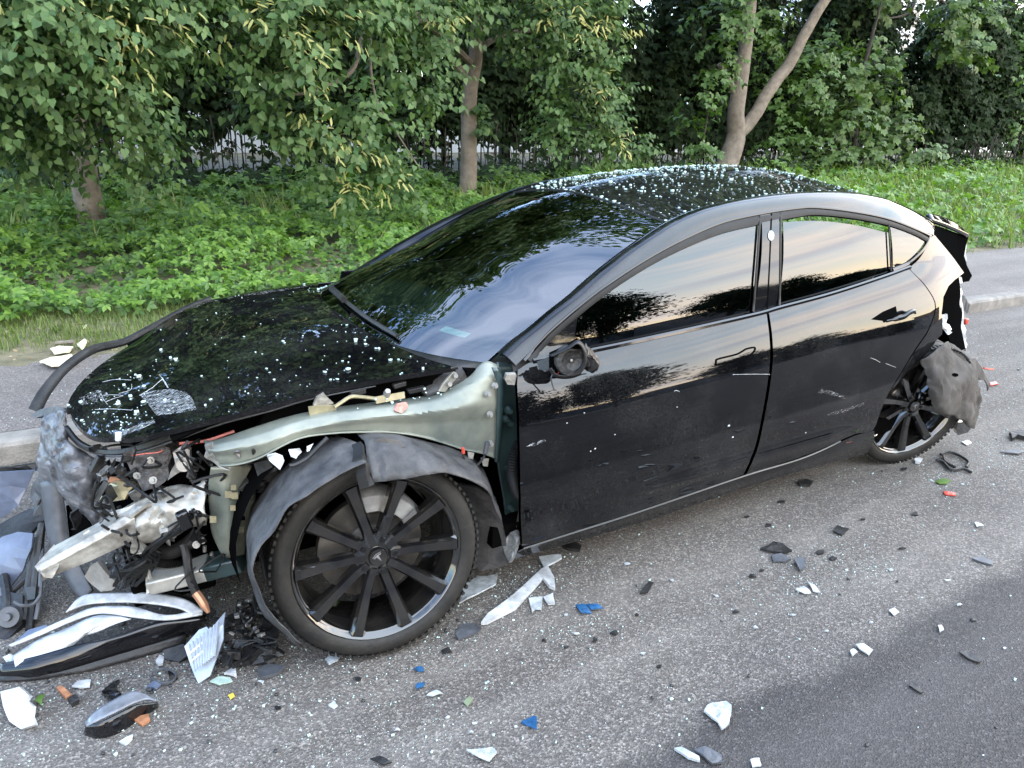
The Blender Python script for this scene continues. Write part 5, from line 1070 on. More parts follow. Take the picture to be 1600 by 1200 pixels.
# upper side rail ("shotgun") in primer, from the nose to the door post
loft('fender_rail', rows_py([
  [(318, 690, .60), (340, 688, .62), (400, 668, .64), (483, 645, .66), (587, 629, .67), (650, 622, .67), (690, 612, .68), (731, 589, .70), (757, 566, .71), (778, 571, .73)],
  [(322, 697, .65), (342, 696, .67), (402, 682, .70), (484, 656, .73), (588, 639, .74), (650, 632, .74), (692, 622, .745), (733, 603, .755), (760, 588, .765), (778, 590, .77)],
  [(325, 704, .67), (345, 704, .69), (405, 694, .72), (490, 667, .755), (586, 652, .765), (640, 648, .77), (694, 640, .775), (735, 633, .785), (760, 628, .785), (778, 627, .785)],
  [(328, 711, .665), (348, 712, .685), (404, 704, .715), (486, 674, .75), (586, 660, .755), (640, 661, .757), (694, 658, .76), (735, 656, .765), (760, 656, .77), (777, 657, .775)],
  [(335, 722, .665), (352, 726, .685), (402, 716, .71), (478, 681, .745), (584, 674, .752), (630, 676, .755), (676, 686, .755), (720, 699, .758), (752, 706, .762), (775, 714, .77)],
  [(337, 726, .675), (356, 730, .70), (402, 719, .725), (478, 683.5, .76), (584, 676.5, .766), (630, 678.5, .766), (676, 688.5, .766), (720, 702, .768), (752, 709, .77), (775, 717, .775)]]), PRIMER, car, nu=60, nv=31, solid=.004, vstraight=True, amp=.003, freq=9)
slab('rail_tip', px_plane([(320, 696, .66), (331, 692, .68), (334, 712, .68), (346, 730, .69), (358, 736, .70), (346, 733, .69), (330, 722, .67), (318, 716, .66), (322, 706, .66)]), .008, STEEL, car, amp=.006)
# stiffening ridge, bolts, tabs on the rail
loft('rail_flange', rows_py([[(770, 574, .79), (778, 600, .80), (778, 640, .80), (776, 690, .79), (774, 722, .785)], [(782, 574, .78), (786, 600, .79), (786, 640, .79), (783, 690, .785), (779, 724, .78)]]), PRIMERDK, car, nu=16, nv=3, solid=.006)
for px, py in ((763, 616), (766, 648), (767, 694), (774, 603)):
    MB().lathe([(0, .010), (.006, .010), (.0065, 0), (.011, 0), (.012, -.006)], PY(px, py, .80), (.05, 1, .1), 10).build('bolt', STEEL, car)
slab('rail_tab', px_plane([(752, 716, .79), (764, 717, .79), (762, 729, .79), (755, 728, .79)]), .004, ALU, car); slab('rail_tab', px_plane([(731, 706, .78), (741, 708, .78), (739, 718, .78), (732, 716, .78)]), .004, ALU, car)
MB().tube([PY(a, b, .83) for a, b in curve_px([(723, 702), (725, 718), (732, 729), (745, 727), (757, 712), (761, 690)], 20)], .004, 6).tube([PY(a, b, .83) for a, b in curve_px([(700, 724), (715, 731), (735, 733)], 12)], .003, 6).build('sensor_wire', PLASTIC, car)
MB().tube([PY(758, 708, .83), PY(762, 690, .83)], .009, 8).build('wire_plug', GREY, car); MB().tube([PY(723, 700, .83), PY(724, 708, .83)], .006, 8).build('wire_plug', REDP, car)
# brackets on the rail's top
slab('rail_bracket', px_plane([(482, 636, .70), (496, 634, .70), (524, 633, .70), (526, 640, .70), (484, 650, .70)]), .006, YELLOWBR, car); slab('rail_bracket', px_plane([(587, 620, .71), (632, 612, .71), (633, 622, .715), (588, 631, .715)]), .006, YELLOWBR, car)
MB().tube([PY(a, b, .71) for a, b in curve_px([(523, 636), (536, 627), (548, 620), (562, 620), (588, 623)], 16)], .006, 6).build('prop_rod', YELLOWBR, car)
slab('mount_ear', px_plane([(490, 633, .69), (496, 620, .69), (507, 613, .69), (514, 622, .69), (522, 630, .69), (508, 634, .69)]), .012, ALU, car, amp=.004)
MB().lathe([(0, .012), (.009, .012), (.012, 0), (.012, -.02)], PY(605, 614, .71), (0, .6, .8), 10).build('bolt', STEEL, car)
slab('hood_hinge', px_plane([(685, 612, .715), (692, 600, .715), (704, 586, .715), (709, 580, .715), (715, 584, .715), (712, 594, .715), (704, 602, .715), (696, 613, .715)]), .01, mat('hinge_steel', (.30, .29, .25), .4, metal=.5, var=.2), car, bevel=.002)
for q in ((701, 600), (710, 587)): MB().lathe([(0, .012), (.008, .012), (.009, 0)], PY(q[0], q[1], .72), (0, 1, .2), 10).build('bolt', STEEL, car)
for q in ((651, 608, 14), (625, 600, 10), (560, 612, 12)): slab('clip', px_plane([(q[0]-q[2], q[1]+2, .70), (q[0]+q[2], q[1]-4, .70), (q[0]+q[2], q[1]+3, .70), (q[0]-q[2]*.8, q[1]+8, .70)]), .02, PLASTIC, car, bevel=.003)
# door post behind the missing fender
loft('hinge_post', rows_py([[(775, 566, .72), (795, 568, .73), (812, 574, .74)], [(777, 640, .745), (795, 640, .735), (816, 640, .74)], [(776, 715, .745), (795, 720, .735), (816, 725, .74)], [(788, 800, .74), (800, 802, .735), (818, 805, .74)], [(795, 868, .75), (805, 866, .75), (818, 864, .75)]]), PRIMERDK, car, nu=12, nv=24, solid=.006, amp=.003)
for py, w_ in ((590, 9), (826, 8)):
    slab('door_hinge', px_plane([(789, py+4, .80), (792, py-5, .80), (806, py-6, .81), (810, py+3, .81), (806, py+12, .81), (793, py+11, .80)]), .02, ALU, car, bevel=.004)
for q in ((795, 642, 8), (790, 655, 7), (797, 662, 7), (792, 733, 6), (796, 750, 5), (798, 795, 7)): MB().lathe([(0, .014), (.6*q[2]*.0018, .014), (q[2]*.0018, .003), (q[2]*.0021, -.006)], PY(q[0], q[1], .77), (.1, 1, .1), 14).build('grommet', PRIMERDK, car)
bt = MB(); P = catmull([PY(812, 690, .82), PY(803, 712, .83), (PY(800, 740, .83)), PY(806, 766, .82), PY(814, 775, .80)], 60); bt.tube(P, [.016+.004*(1 if i % 2 else -1) for i in range(60)], 10); bt.build('cable_boot', RUBBER, car)
slab('sill_end', px_plane([(784, 846, .80), (797, 832, .82), (806, 828, .84), (812, 840, .85), (806, 858, .86), (796, 878, .86), (790, 864, .83)]), .02, mat('torn_sill', (.12, .125, .125), .35, var=.4, vscale=30), car, amp=.012, freq=20)
slab('splash_flap', px_plane([(716, 755, .74), (745, 762, .76), (772, 780, .80), (784, 820, .82), (790, 852, .82), (798, 878, .84), (780, 888, .80), (752, 892, .76), (735, 872, .72), (722, 830, .70)]), .012, LINER, car, amp=.012, freq=10)
# ---- front wheel-arch liner, torn across the top
ll = lambda nm, rows, **k: loft(nm, rows_py(rows), LINER, car, nu=34, nv=10, amp=.017, freq=12, solid=.003, **k)
ll('wheel_liner', [
  [(524, 676, .70), (500, 690, .68), (462, 712, .66), (430, 742, .64), (404, 776, .64), (388, 812, .66), (384, 850, .70), (388, 895, .76), (404, 940, .82), (430, 980, .88), (468, 1009, .92)],
  [(550, 690, .80), (520, 702, .80), (480, 722, .78), (448, 746, .76), (420, 780, .76), (396, 818, .78), (388, 856, .82), (392, 898, .86), (408, 940, .89), (434, 976, .92), (470, 1008, .94)],
  [(572, 724, .945), (540, 738, .945), (508, 756, .945), (480, 776, .945), (450, 794, .935), (420, 832, .93), (402, 862, .93), (397, 902, .93), (414, 948, .935), (440, 982, .94), (474, 1008, .95)]])
ll('wheel_liner', [
  [(556, 676, .72), (600, 676, .72), (645, 682, .72), (690, 694, .72), (730, 712, .73), (756, 740, .75), (776, 790, .78)],
  [(566, 692, .82), (606, 686, .83), (645, 690, .83), (684, 704, .83), (726, 722, .84), (756, 744, .84), (778, 795, .83)],
  [(573, 724, .90), (606, 718, .91), (645, 716, .91), (686, 722, .91), (726, 734, .90), (758, 756, .89), (780, 805, .87)],
  [(582, 756, .955), (606, 752, .955), (645, 744, .955), (686, 740, .95), (724, 745, .945), (757, 765, .93), (782, 815, .90)]], seed=3)
slab('liner_pocket', px_plane([(572, 692, .83), (600, 683, .845), (625, 688, .845), (634, 698, .87), (612, 703, .87), (590, 710, .87), (580, 706, .86)]), .006, FELT, car)
V = [(.0+.40*math.cos(a), y, .36+.395*math.sin(a)) for a in np.linspace(-.2, math.pi+.2, 20) for y in (.45, .72)]
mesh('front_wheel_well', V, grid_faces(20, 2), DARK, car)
slab('liner_tear', px_plane([(564, 690, .86), (570, 696, .87), (578, 725, .93), (584, 757, .96), (576, 760, .96), (572, 740, .95), (566, 715, .92)]), .03, RUBBER, car, amp=.008)
# ---- front rail, crash can, bumper beam, lower member
loft('front_rail', rows_py([[(331, 728, .60), (360, 727, .62), (392, 726, .60)], [(327, 760, .59), (358, 760, .63), (396, 760, .58)], [(330, 800, .58), (360, 806, .63), (394, 800, .56)], [(334, 832, .57), (358, 846, .62), (384, 832, .56)], [(348, 862, .57), (358, 869, .59), (380, 864, .56)]]), mat('rail_primer', (.13, .15, .13), .38, metal=.4, col2=(.27, .27, .21), vscale=5, bump=.1), car, nu=20, nv=24, solid=.006, amp=.006, freq=9)
for q in ((365, 762, 4), (357, 773, 5), (367, 775, 5), (364, 794, 4), (380, 810, 3), (377, 828, 4), (333, 812, 5)): slab('rail_hole', px_plane([(q[0]-q[2], q[1]-q[2], .655), (q[0]+q[2], q[1]-q[2], .655), (q[0]+q[2], q[1]+q[2], .655), (q[0]-q[2], q[1]+q[2], .655)]), .004, YELLOWBR if q[2] > 3 else DARK, car)
loft('crash_can', rows_py([[(232, 790, .44), (262, 766, .48), (300, 756, .54), (322, 752, .58)], [(206, 806, .50), (236, 790, .53), (290, 780, .57), (322, 778, .60)], [(212, 822, .54), (244, 806, .56), (290, 796, .60), (322, 790, .61)], [(218, 838, .54), (250, 826, .56), (292, 814, .60), (324, 804, .61)], [(222, 852, .50), (252, 842, .52), (292, 826, .56), (324, 818, .58)]]), ALU, car, nu=26, nv=22, amp=.018, freq=15, solid=.005)
slab('crash_can_fold', px_plane([(170, 800, .46), (200, 790, .50), (246, 768, .50), (262, 762, .52), (252, 776, .54), (222, 790, .54), (204, 806, .54), (180, 806, .50)]), .01, ALU, car, amp=.014, freq=22, step=.02)
slab('beam_bracket', px_plane([(196, 830, .53), (206, 836, .54), (214, 850, .54), (226, 862, .53), (222, 866, .52), (200, 864, .50), (208, 850, .52)]), .02, ALU, car, amp=.012, freq=25)
bm_ = [(PY(55, 885, .50), PY(68, 906, .50)), (PY(120, 850, .51), PY(140, 878, .51)), (PY(186, 812, .52), PY(200, 850, .52)), (PY(208, 800, .53), PY(212, 838, .53))]
V = []
for i, (a, b) in enumerate(bm_):
    m_ = a*.62+b*.38+np.array([-.004, .012, 0]); V += [a+[-.05, -.10, .0], a, m_*.5+a*.5+[0, .01, 0], m_, b, b+[-.05, -.09, 0]]
mb_ = MB().add(crumple(V, .006, 12), [(i*6+j, i*6+(j+1) % 6, (i+1)*6+(j+1) % 6, (i+1)*6+j) for i in range(3) for j in range(6)]+[(0, 1, 2, 3, 4, 5)]); mb_.build('bumper_beam', ALU, car, smooth=False, bevel=.003)
slab('beam_tear', px_plane([(60, 892, .52), (72, 896, .53), (92, 884, .53), (86, 896, .53), (82, 904, .53), (70, 902, .53)]), .02, ALU, car, amp=.010, freq=30, step=.015)
slab('beam_shred', px_plane([(130, 834, .45), (139, 828, .45), (144, 836, .46), (152, 834, .46), (140, 842, .46)]), .004, CARD, car, amp=.006)
lo = MB(); a0, a1, a2 = PY(236, 908, .44), PY(326, 886, .50), PY(382, 872, .56)
def beam(mb, p, q, w, h): 
    p, q = np.array(p), np.array(q); t = q-p; ln = np.linalg.norm(t); t /= ln; s = np.cross([0, 0, 1], t); s /= np.linalg.norm(s); u = np.cross(t, s); return mb.box((p+q)/2, (ln, w, h), np.stack([t, s, u], 1))
beam(MB(), a0, a1, .10, .05).build('lower_rail_end', mat('zinc_steel', (.36, .35, .31), .42, metal=.5, col2=(.5, .48, .44), vscale=18, bump=.15), car, bevel=.006); beam(MB(), a1, a2, .10, .055).build('lower_rail', PRIMERDK, car, bevel=.006)
slab('lower_rail_flange', px_plane([(226, 884, .44), (238, 880, .46), (232, 896, .47), (238, 924, .47), (230, 928, .46), (227, 905, .45)]), .008, ALU, car, amp=.006)
for q in ((320, 862), (331, 872)): MB().tube([PY(q[0], q[1], .48), PY(q[0], q[1]-9, .48)], .006, 8).build('bolt', STEEL, car)
# ducts and hoses low down at the nose
loft('lower_duct', rows_py([[(66, 752, .0), (82, 750, .05), (97, 755, .06)], [(72, 800, .02), (88, 806, .08), (102, 806, .08)], [(82, 846, .06), (96, 858, .12), (110, 850, .12)], [(98, 884, .12), (116, 902, .18), (130, 890, .18)], [(118, 922, .18), (134, 934, .24), (148, 922, .24)]]), GREY, car, nu=12, nv=24, solid=.01, amp=.004)
slab('duct_flange', px_plane([(132, 900, .28), (142, 884, .30), (154, 878, .32), (166, 894, .34), (186, 912, .36), (174, 922, .35), (156, 926, .33), (146, 916, .3)]), .012, mat('dusty_plastic', (.20, .19, .17), .8, var=.2, vscale=25), car, amp=.006)
slab('radiator_shutter', px_plane([(103, 790, .05), (128, 800, .12), (150, 830, .18), (146, 850, .18), (110, 856, .10)]), .03, DARK, car)
for nm, pts, r, m_ in (('corrugated_hose', [(246, 862, .42), (270, 862, .46), (292, 850, .50), (306, 838, .54)], .020, RUBBER), ('corrugated_hose', [(238, 876, .40), (262, 880, .44), (290, 882, .46)], .014, RUBBER)):
    P = catmull(px_plane(pts), 48); MB().tube(P, [r+.0035*(1 if i % 2 else -1) for i in range(48)], 10).build(nm, m_, car)
MB().tube(catmull(px_plane([(286, 850, .52), (292, 870, .54), (296, 900, .56), (308, 930, .58)]), 20), .014, 8).build('broken_hose', PLASTIC, car)
MB().tube(catmull(px_plane([(306, 926, .58), (316, 940, .6), (326, 957, .62)]), 10), [.014]*7+[.011, .009, .006], 8).build('hose_core', COPPER, car)
wb = MB()
rr_ = random.Random(4)
for k in range(14):
    p = [PY(222+rr_.uniform(-14, 8), 858+rr_.uniform(-8, 8), .46+rr_.uniform(0, .05)), PY(236+rr_.uniform(-16, 16), 872+rr_.uniform(-10, 10), .48), PY(228+rr_.uniform(-30, 10), 890+rr_.uniform(-8, 10), .46), PY(200+rr_.uniform(-30, 14), 910+rr_.uniform(-10, 10), .42)]
    wb.tube(catmull(p, 14), rr_.uniform(.003, .007), 5)
for k in range(8):
    p = [PY(300+rr_.uniform(-4, 4), 800+rr_.uniform(-10, 10), .62), PY(270+rr_.uniform(-10, 10), 830+rr_.uniform(-8, 8), .62), PY(244+rr_.uniform(-10, 10), 850+rr_.uniform(-6, 6), .58), PY(226+rr_.uniform(-8, 8), 868, .5)]
    wb.tube(catmull(p, 14), .0035, 5)
wb.build('wire_bundle', RUBBER, car)
MB().box(PY(288, 812, .64), (.035, .03, .06), Matrix.Rotation(R(14), 3, 'Y')).build('connector_block', GLOSSBLK, car, bevel=.006); slab('cable_label', px_plane([(249, 829, .64), (262, 825, .64), (263, 830, .64), (250, 834, .64)]), .003, WHITEP, car)
# broken white plastic at the liner's front, fixings
slab('broken_clip', px_plane([(416, 712, .76), (428, 709, .77), (440, 714, .78), (443, 722, .78), (436, 733, .78), (428, 726, .77), (420, 720, .76)]), .012, WHITEP, car, amp=.008, freq=30, step=.015)
slab('broken_clip', px_plane([(452, 704, .77), (466, 700, .78), (471, 705, .78), (462, 718, .79), (455, 716, .78)]), .012, WHITEP, car, amp=.008, freq=30); slab('broken_clip', px_plane([(480, 697, .78), (490, 692, .78), (484, 704, .79), (480, 705, .79)]), .006, WHITEP, car, amp=.005)
MB().tube(catmull(px_plane([(512, 684, .80), (496, 700, .80), (480, 716, .80), (462, 726, .80), (452, 728, .80)]), 16), .007, 7).build('strut', PLASTIC, car)
slab('liner_block', px_plane([(396, 724, .66), (418, 718, .70), (430, 736, .72), (404, 748, .68)]), .04, PLASTIC, car, bevel=.004)
# filler under the crash zone
fm = MB(); rr2 = random.Random(12)
for k in range(60):
    q = PY(rr2.uniform(150, 335), rr2.uniform(700, 810), rr2.uniform(.32, .44)); fm.box(q, (rr2.uniform(.01, .07), rr2.uniform(.008, .03), rr2.uniform(.004, .02)), Matrix.Rotation(rr2.uniform(0, 3), 3, 'Y') @ Matrix.Rotation(rr2.uniform(0, 3), 3, 'X'))
fm.build('broken_fittings', mat('broken_black_fittings', (.008, .008, .008), .5, col2=(.05, .048, .045), vscale=14, bump=.4, spec=.3), car, smooth=False, bevel=.003, kind='stuff')
fm = MB()
for k in range(30):
    q = PY(rr2.uniform(380, 430), rr2.uniform(700, 760), rr2.uniform(.5, .64)); fm.box(q, (rr2.uniform(.02, .05), rr2.uniform(.02, .04), rr2.uniform(.015, .04)), Matrix.Rotation(rr2.uniform(0, 3), 3, 'Y'))
fm.build('broken_fittings', PLASTIC, car, smooth=False, bevel=.002, kind='stuff')

# torn sheet, brackets and harness crammed into the crash zone
SOOT = mat('sooty_metal', (.03, .029, .027), .45, metal=.4, col2=(.20, .19, .175), vscale=22, bump=.5, bscale=50)
rr5 = random.Random(31)
def torn(name, cx, cy, y, w, h, m, k):
    n_ = 9; pts = []
    for a in range(n_):
        t = 2*math.pi*a/n_; r_ = rr5.uniform(.55, 1.1); pts.append((cx+w*r_*math.cos(t), cy+h*r_*math.sin(t), y+rr5.uniform(-.03, .03)))
    return slab(name, px_plane(pts), .005, m, car, amp=.016, freq=24, seed=k, step=.02)
for k, (cx, cy, y, w, h, m) in enumerate([(165, 742, .36, 16, 10, SOOT), (176, 724, .34, 14, 9, PLASTIC), (210, 776, .47, 14, 8, SOOT), (300, 742, .56, 12, 10, SOOT), (312, 720, .58, 14, 8, PLASTIC), (250, 772, .55, 16, 7, SOOT), (156, 702, .30, 14, 8, PLASTIC), (185, 838, .46, 10, 8, SOOT), (180, 890, .40, 14, 10, PLASTIC), (205, 890, .42, 12, 12, SOOT), (264, 846, .55, 12, 8, SOOT), (316, 840, .60, 9, 12, PLASTIC), (120, 815, .20, 14, 18, PLASTIC), (168, 818, .42, 10, 7, SOOT), (338, 884, .52, 14, 6, SOOT), (400, 706, .70, 12, 8, PLASTIC), (372, 712, .70, 10, 6, SOOT), (408, 760, .68, 8, 12, PLASTIC)]):
    torn('torn_sheet', cx, cy, y, w, h, m, k)
hw = MB()
for k in range(26):
    a, b = rr5.uniform(150, 330), rr5.uniform(700, 900); y = .40+.0009*(a-150)
    hw.tube(catmull([PY(a+rr5.uniform(-30, 30), b+rr5.uniform(-26, 26), y+rr5.uniform(.0, .14)) for _ in range(4)], 12), rr5.uniform(.0022, .005), 5)
hw.build('wire_harness', RUBBER, car)
hw = MB()
for k in range(16):
    a, b = rr5.uniform(190, 320), rr5.uniform(710, 860); q = PY(a, b, .46+.0009*(a-190)); hw.lathe([(0, .008), (.006, .008), (.007, 0), (.012, 0), (.012, -.004)], q, (rr5.uniform(-.3, .6), 1, rr5.uniform(-.3, .6)), 8)
hw.build('loose_bolts', STEEL, car, kind='stuff')

# ---- mirror stump
my = .90
slab('mirror_foot', px_plane([(838, 565, .83), (860, 556, .88), (864, 572, .90), (858, 580, .89), (842, 578, .85)]), .03, PLASTIC, car, bevel=.005)
sh = rows_py([[(859, 556, my), (872, 550, my+.02), (890, 541, my+.05), (902, 533, my+.06), (911, 540, my+.06), (916, 552, my+.06), (915, 568, my+.05), (906, 582, my+.04), (888, 590, my+.02), (868, 588, my), (858, 576, my-.01)],
   [(862, 558, my+.03), (874, 553, my+.05), (891, 545, my+.08), (901, 538, my+.09), (908, 543, my+.09), (912, 553, my+.09), (911, 567, my+.08), (903, 579, my+.07), (888, 586, my+.05), (870, 584, my+.03), (862, 574, my+.02)]])
loft('mirror_shell', sh, PLASTIC, car, nu=44, nv=3, solid=.004)
slab('mirror_backing', sh[0], .02, DARK, car)
MB().lathe([(0, .006), (.008, .006), (.010, .002), (.030, .004), (.034, .008), (.050, .006), (.054, .0), (.052, -.02)], PY(892.5, 563, my+.045), (.28, .95, .12), 32).build('mirror_motor', mat('motor_plastic', (.022, .022, .022), .5, bump=.6, bscale=70), car)
MB().lathe([(0, .004), (.0042, .004), (.005, 0)], PY(892.5, 562.5, my+.056), (.28, .95, .12), 12).build('motor_screw', SILVER, car)
loft('mirror_cap', rows_py([[(912, 538, my+.03), (922, 546, my-.0), (930, 556, my-.02)], [(915, 552, my+.06), (926, 558, my+.03), (934, 566, my-.0)], [(912, 566, my+.06), (924, 572, my+.04), (935, 576, my+.0)], [(910, 574, my+.03), (922, 580, my+.02), (933, 580, my-.02)]]), GLOSSBLK, car, nu=14, nv=14, amp=.010, freq=34, solid=.004)
MB().tube([PY(a, b, my) for a, b in curve_px([(866, 578), (863, 586), (861, 592), (864, 604), (866, 609)], 12)], .0026, 6).build('mirror_wire', GREY, car)
MB().tube([PY(a, b, my+.01) for a, b in curve_px([(866, 584), (870, 585), (874, 581)], 8)], .003, 6).build('mirror_wire', REDP, car)

# ================================================================== GLASS CRUMBS AND DEBRIS
def crumbs(name, pts, nrmz, sizes, m, label, rg=rng):
    n = len(pts); base = np.array([(x, y, z) for x in (-1, 1) for y in (-1, 1) for z in (-1, 1)], float)*.5
    tri = np.array([(0, 1, 3), (0, 3, 2), (4, 6, 7), (4, 7, 5), (0, 4, 5), (0, 5, 1), (2, 3, 7), (2, 7, 6), (0, 2, 6), (0, 6, 4), (1, 5, 7), (1, 7, 3)])
    a = rg.uniform(0, 6.28, n); b = base[None]*(rg.uniform(.5, 1.2, (n, 1, 3))+rg.normal(size=(n, 8, 3))*.12)*np.array([1, 1, .75])
    c, s = np.cos(a)[:, None], np.sin(a)[:, None]; V = np.stack([b[..., 0]*c-b[..., 1]*s, b[..., 0]*s+b[..., 1]*c, b[..., 2]], 2)*np.asarray(sizes)[:, None, None]+np.asarray(pts)[:, None, :]+np.array([0, 0, 1])*np.asarray(sizes)[:, None, None]*.32
    Fc = (np.arange(n)*8)[:, None, None]+tri[None]
    return tag(np_mesh(name, V.reshape(-1, 3), Fc.reshape(-1, 3), m, kind='stuff'), label, 'broken glass')
def csize(n, lo=.004, hi=.012): return lo+(hi*1.15-lo)*rng.uniform(0, 1, n)**4
# on the hood
px = np.stack([rng.uniform(100, 720, 2600), rng.uniform(430, 690, 2600)], 1); pts = []
Oh = O
def inside(p, poly):
    r = False; j = len(poly)-1
    for i in range(len(poly)):
        if (poly[i][1] > p[1]) != (poly[j][1] > p[1]) and p[0] < (poly[j][0]-poly[i][0])*(p[1]-poly[i][1])/(poly[j][1]-poly[i][1]+1e-12)+poly[i][0]: r = not r
        j = i
    return r
hp_ = []
hx = rng.uniform(-.38, .78, 2400); hy = rng.uniform(-.72, .74, 2400)
for x, y in zip(hx, hy):
    near_edge = .35 if y > .25 else .14
    if inside((x, y), Oh) and rng.uniform() < (near_edge+.3*(x > .55)*(y > -.1)+.45*(x < -.05)*(y > .2)) *.30: hp_.append((x, y, float(Hz(x, y))))
for c_, r_, n_ in (((.60, .28), .09, 26), ((.62, .44), .05, 26), ((.05, .62), .10, 16), ((.52, .10), .08, 10), ((.70, .30), .05, 12)):
    for k in range(n_):
        x, y = c_[0]+rng.normal()*r_*.6, c_[1]+rng.normal()*r_*.6
        if inside((x, y), Oh): hp_.append((x, y, float(Hz(x, y))))
crumbs('glass_crumbs', hp_, None, csize(len(hp_), .003, .0105), CRUMB, 'pale green crumbs of safety glass scattered over the black hood')
# on the roof, denser towards its middle and along the header seam
rp_ = []
RB = lambda u: (np.interp(u, [0, .3, 1], [.045, .0, -.06]), np.interp(u, [0, .15, .5, 1], [.060, .068, .075, .06]))
for k in range(2300):
    u = rng.beta(1.5, 2.6); v = rng.uniform(-.97, .97); t = u*(len(RFE)-1); i = int(min(t, len(RFE)-2)); e = RFE[i]+(RFE[i+1]-RFE[i])*(t-i); B = RB(u); g = 1-v*v; g2 = (1-v*v)*(1-.38*v*v)
    if rng.uniform() < .75-.5*abs(v+.2): rp_.append((e[0]+B[0]*g, e[1]*v, e[2]+B[1]*g2))
for k in range(34):
    v = rng.uniform(-.6, .98); g = (1-v*v)*(1-.38*v*v); e = RFE[0]; rp_.append((e[0]+.045*g+rng.normal()*.006, e[1]*v, e[2]+.060*g+.004))
for k in range(45):
    i = int(rng.uniform(0, 30)); e = RFE[i]; rp_.append((e[0], e[1]-.004, e[2]+.002))
crumbs('glass_crumbs', rp_, None, csize(len(rp_), .0035, .0115), CRUMB, 'thick sprinkle of safety glass crumbs on the black glass roof')
# along the windshield's foot, on the rail
wp_ = [ws_pt(.0, v, .0)+np.array([.012+rng.normal()*.008, 0, -.004]) for v in np.concatenate([rng.uniform(-.95, .2, 50), rng.uniform(-.98, -.8, 24)])]
wp_ += [PY(a+rng.normal()*9, b+rng.normal()*4, .72) for a, b in [(560, 642), (590, 632), (610, 626), (640, 624), (672, 616), (690, 612), (480, 676), (530, 672)] for _ in range(3)]
crumbs('glass_crumbs', wp_, None, csize(len(wp_), .004, .010), CRUMB, 'glass crumbs caught along the foot of the windshield and the bare fender rail')
# on the road: dense near the nose, thinning out
gp = []
for k in range(16000):
    x = rng.uniform(-6, 1.4); y = rng.uniform(-.6, 2.6)
    d = math.hypot(x-.55, (y-.75)*1.2); pr = .9*math.exp(-d/.45)+.20*math.exp(-max(0, y-.95)/.5)*(x < 1.2)+.06+.25*math.exp(-((x+3.9)**2+(y-.4)**2)/1.2)
    if rng.uniform() < pr: gp.append((x, y, 0))
crumbs('glass_crumbs', gp, None, csize(len(gp), .0018, .0075), CRUMB, 'fine glass crumbs strewn over the road around the car')
pw = []
for (a, b, r_, n_) in ((1300, 868, .10, 260), (1262, 920, .06, 120), (1572, 705, .16, 420), (1368, 888, .07, 160), (905, 985, .08, 200), (735, 925, .10, 260), (700, 1010, .12, 220), (470, 1060, .14, 240), (250, 1080, .16, 380), (120, 1090, .14, 260), (1180, 920, .12, 120), (1470, 742, .10, 220), (600, 1170, .10, 200), (860, 905, .12, 260)):
    q = PZ(a, b, 0)
    for k in range(n_): pw.append((q[0]+rng.normal()*r_*1.5, q[1]+rng.normal()*r_*.6, 0))
crumbs('glass_dust', pw, None, csize(len(pw), .0012, .0042), CRUMB, 'pale patches of ground glass on the bare road')
gq = [(rng.uniform(-1.5, 1.5), -1.45-abs(rng.normal())*.4, .123) for k in range(140)]; crumbs('glass_crumbs', gq, None, csize(140, .004, .012), CRUMB, 'few glass crumbs on the pavement left of the hood')
# dark and pale grit
GRIT = mat('dark_grit', (.03, .03, .03), .6, var=.5, vscale=30)
gg = []
for k in range(5200):
    x = rng.uniform(-6, 1.4); y = rng.uniform(.2, 2.6); d = math.hypot(x-.6, y-.7)
    if rng.uniform() < .75*math.exp(-d/.5)+.08: gg.append((x, y, 0))
tag(crumbs('plastic_grit', gg, None, csize(len(gg), .002, .012), GRIT, 'black plastic grit strewn over the road near the nose of the car'), None, 'litter')

# ---- broken headlamp at the nose
hl = empty('headlamp', PZ(150, 1010, 0), 'long broken headlamp with white inner shells and black housing lying at the nose', 'headlamp')
g3 = lambda L_: [PZ(a, b, z) for a, b, z in L_]
def bodyslab(name, pts, th, m, parent=None, **k): return slab(name, g3(pts), th, m, parent, **k)
loft('housing', [g3([(4, 1040, .03), (60, 1030, .05), (120, 1012, .07), (190, 990, .09), (250, 970, .10), (322, 960, .09)]), g3([(2, 1048, .02), (60, 1040, .04), (120, 1024, .055), (190, 1004, .06), (250, 988, .06), (318, 966, .06)]), g3([(2, 1055, .0), (60, 1052, .01), (130, 1036, .012), (200, 1016, .014), (260, 998, .014), (312, 980, .01)])], GLOSSBLK, hl, nu=30, nv=8, solid=.02)
loft('housing_skirt', [g3([(0, 1054, .012), (60, 1050, .02), (130, 1032, .025), (200, 1013, .03), (290, 990, .03)]), g3([(2, 1066, 0), (70, 1060, .0), (140, 1048, .0), (210, 1030, .0), (290, 1004, .0)])], PLASTIC, hl, nu=24, nv=4, solid=.01, amp=.004)
loft('inner_shell', [g3([(104, 958, .10), (130, 932, .13), (180, 928, .14), (240, 928, .14), (290, 938, .13), (318, 956, .11)]), g3([(108, 955, .105), (140, 945, .12), (190, 942, .13), (240, 945, .13), (280, 952, .12), (300, 962, .11)])], WHITEP, hl, nu=26, nv=6, solid=.006)
loft('light_guide', [g3([(15, 1010, .05), (60, 988, .07), (105, 968, .09), (150, 950, .11), (210, 950, .115), (262, 962, .115), (318, 952, .11)]), g3([(18, 1012, .05), (64, 994, .065), (110, 974, .085), (155, 960, .10), (210, 966, .10), (262, 970, .105), (316, 962, .10)])], WHITEP, hl, nu=36, nv=4, solid=.008)
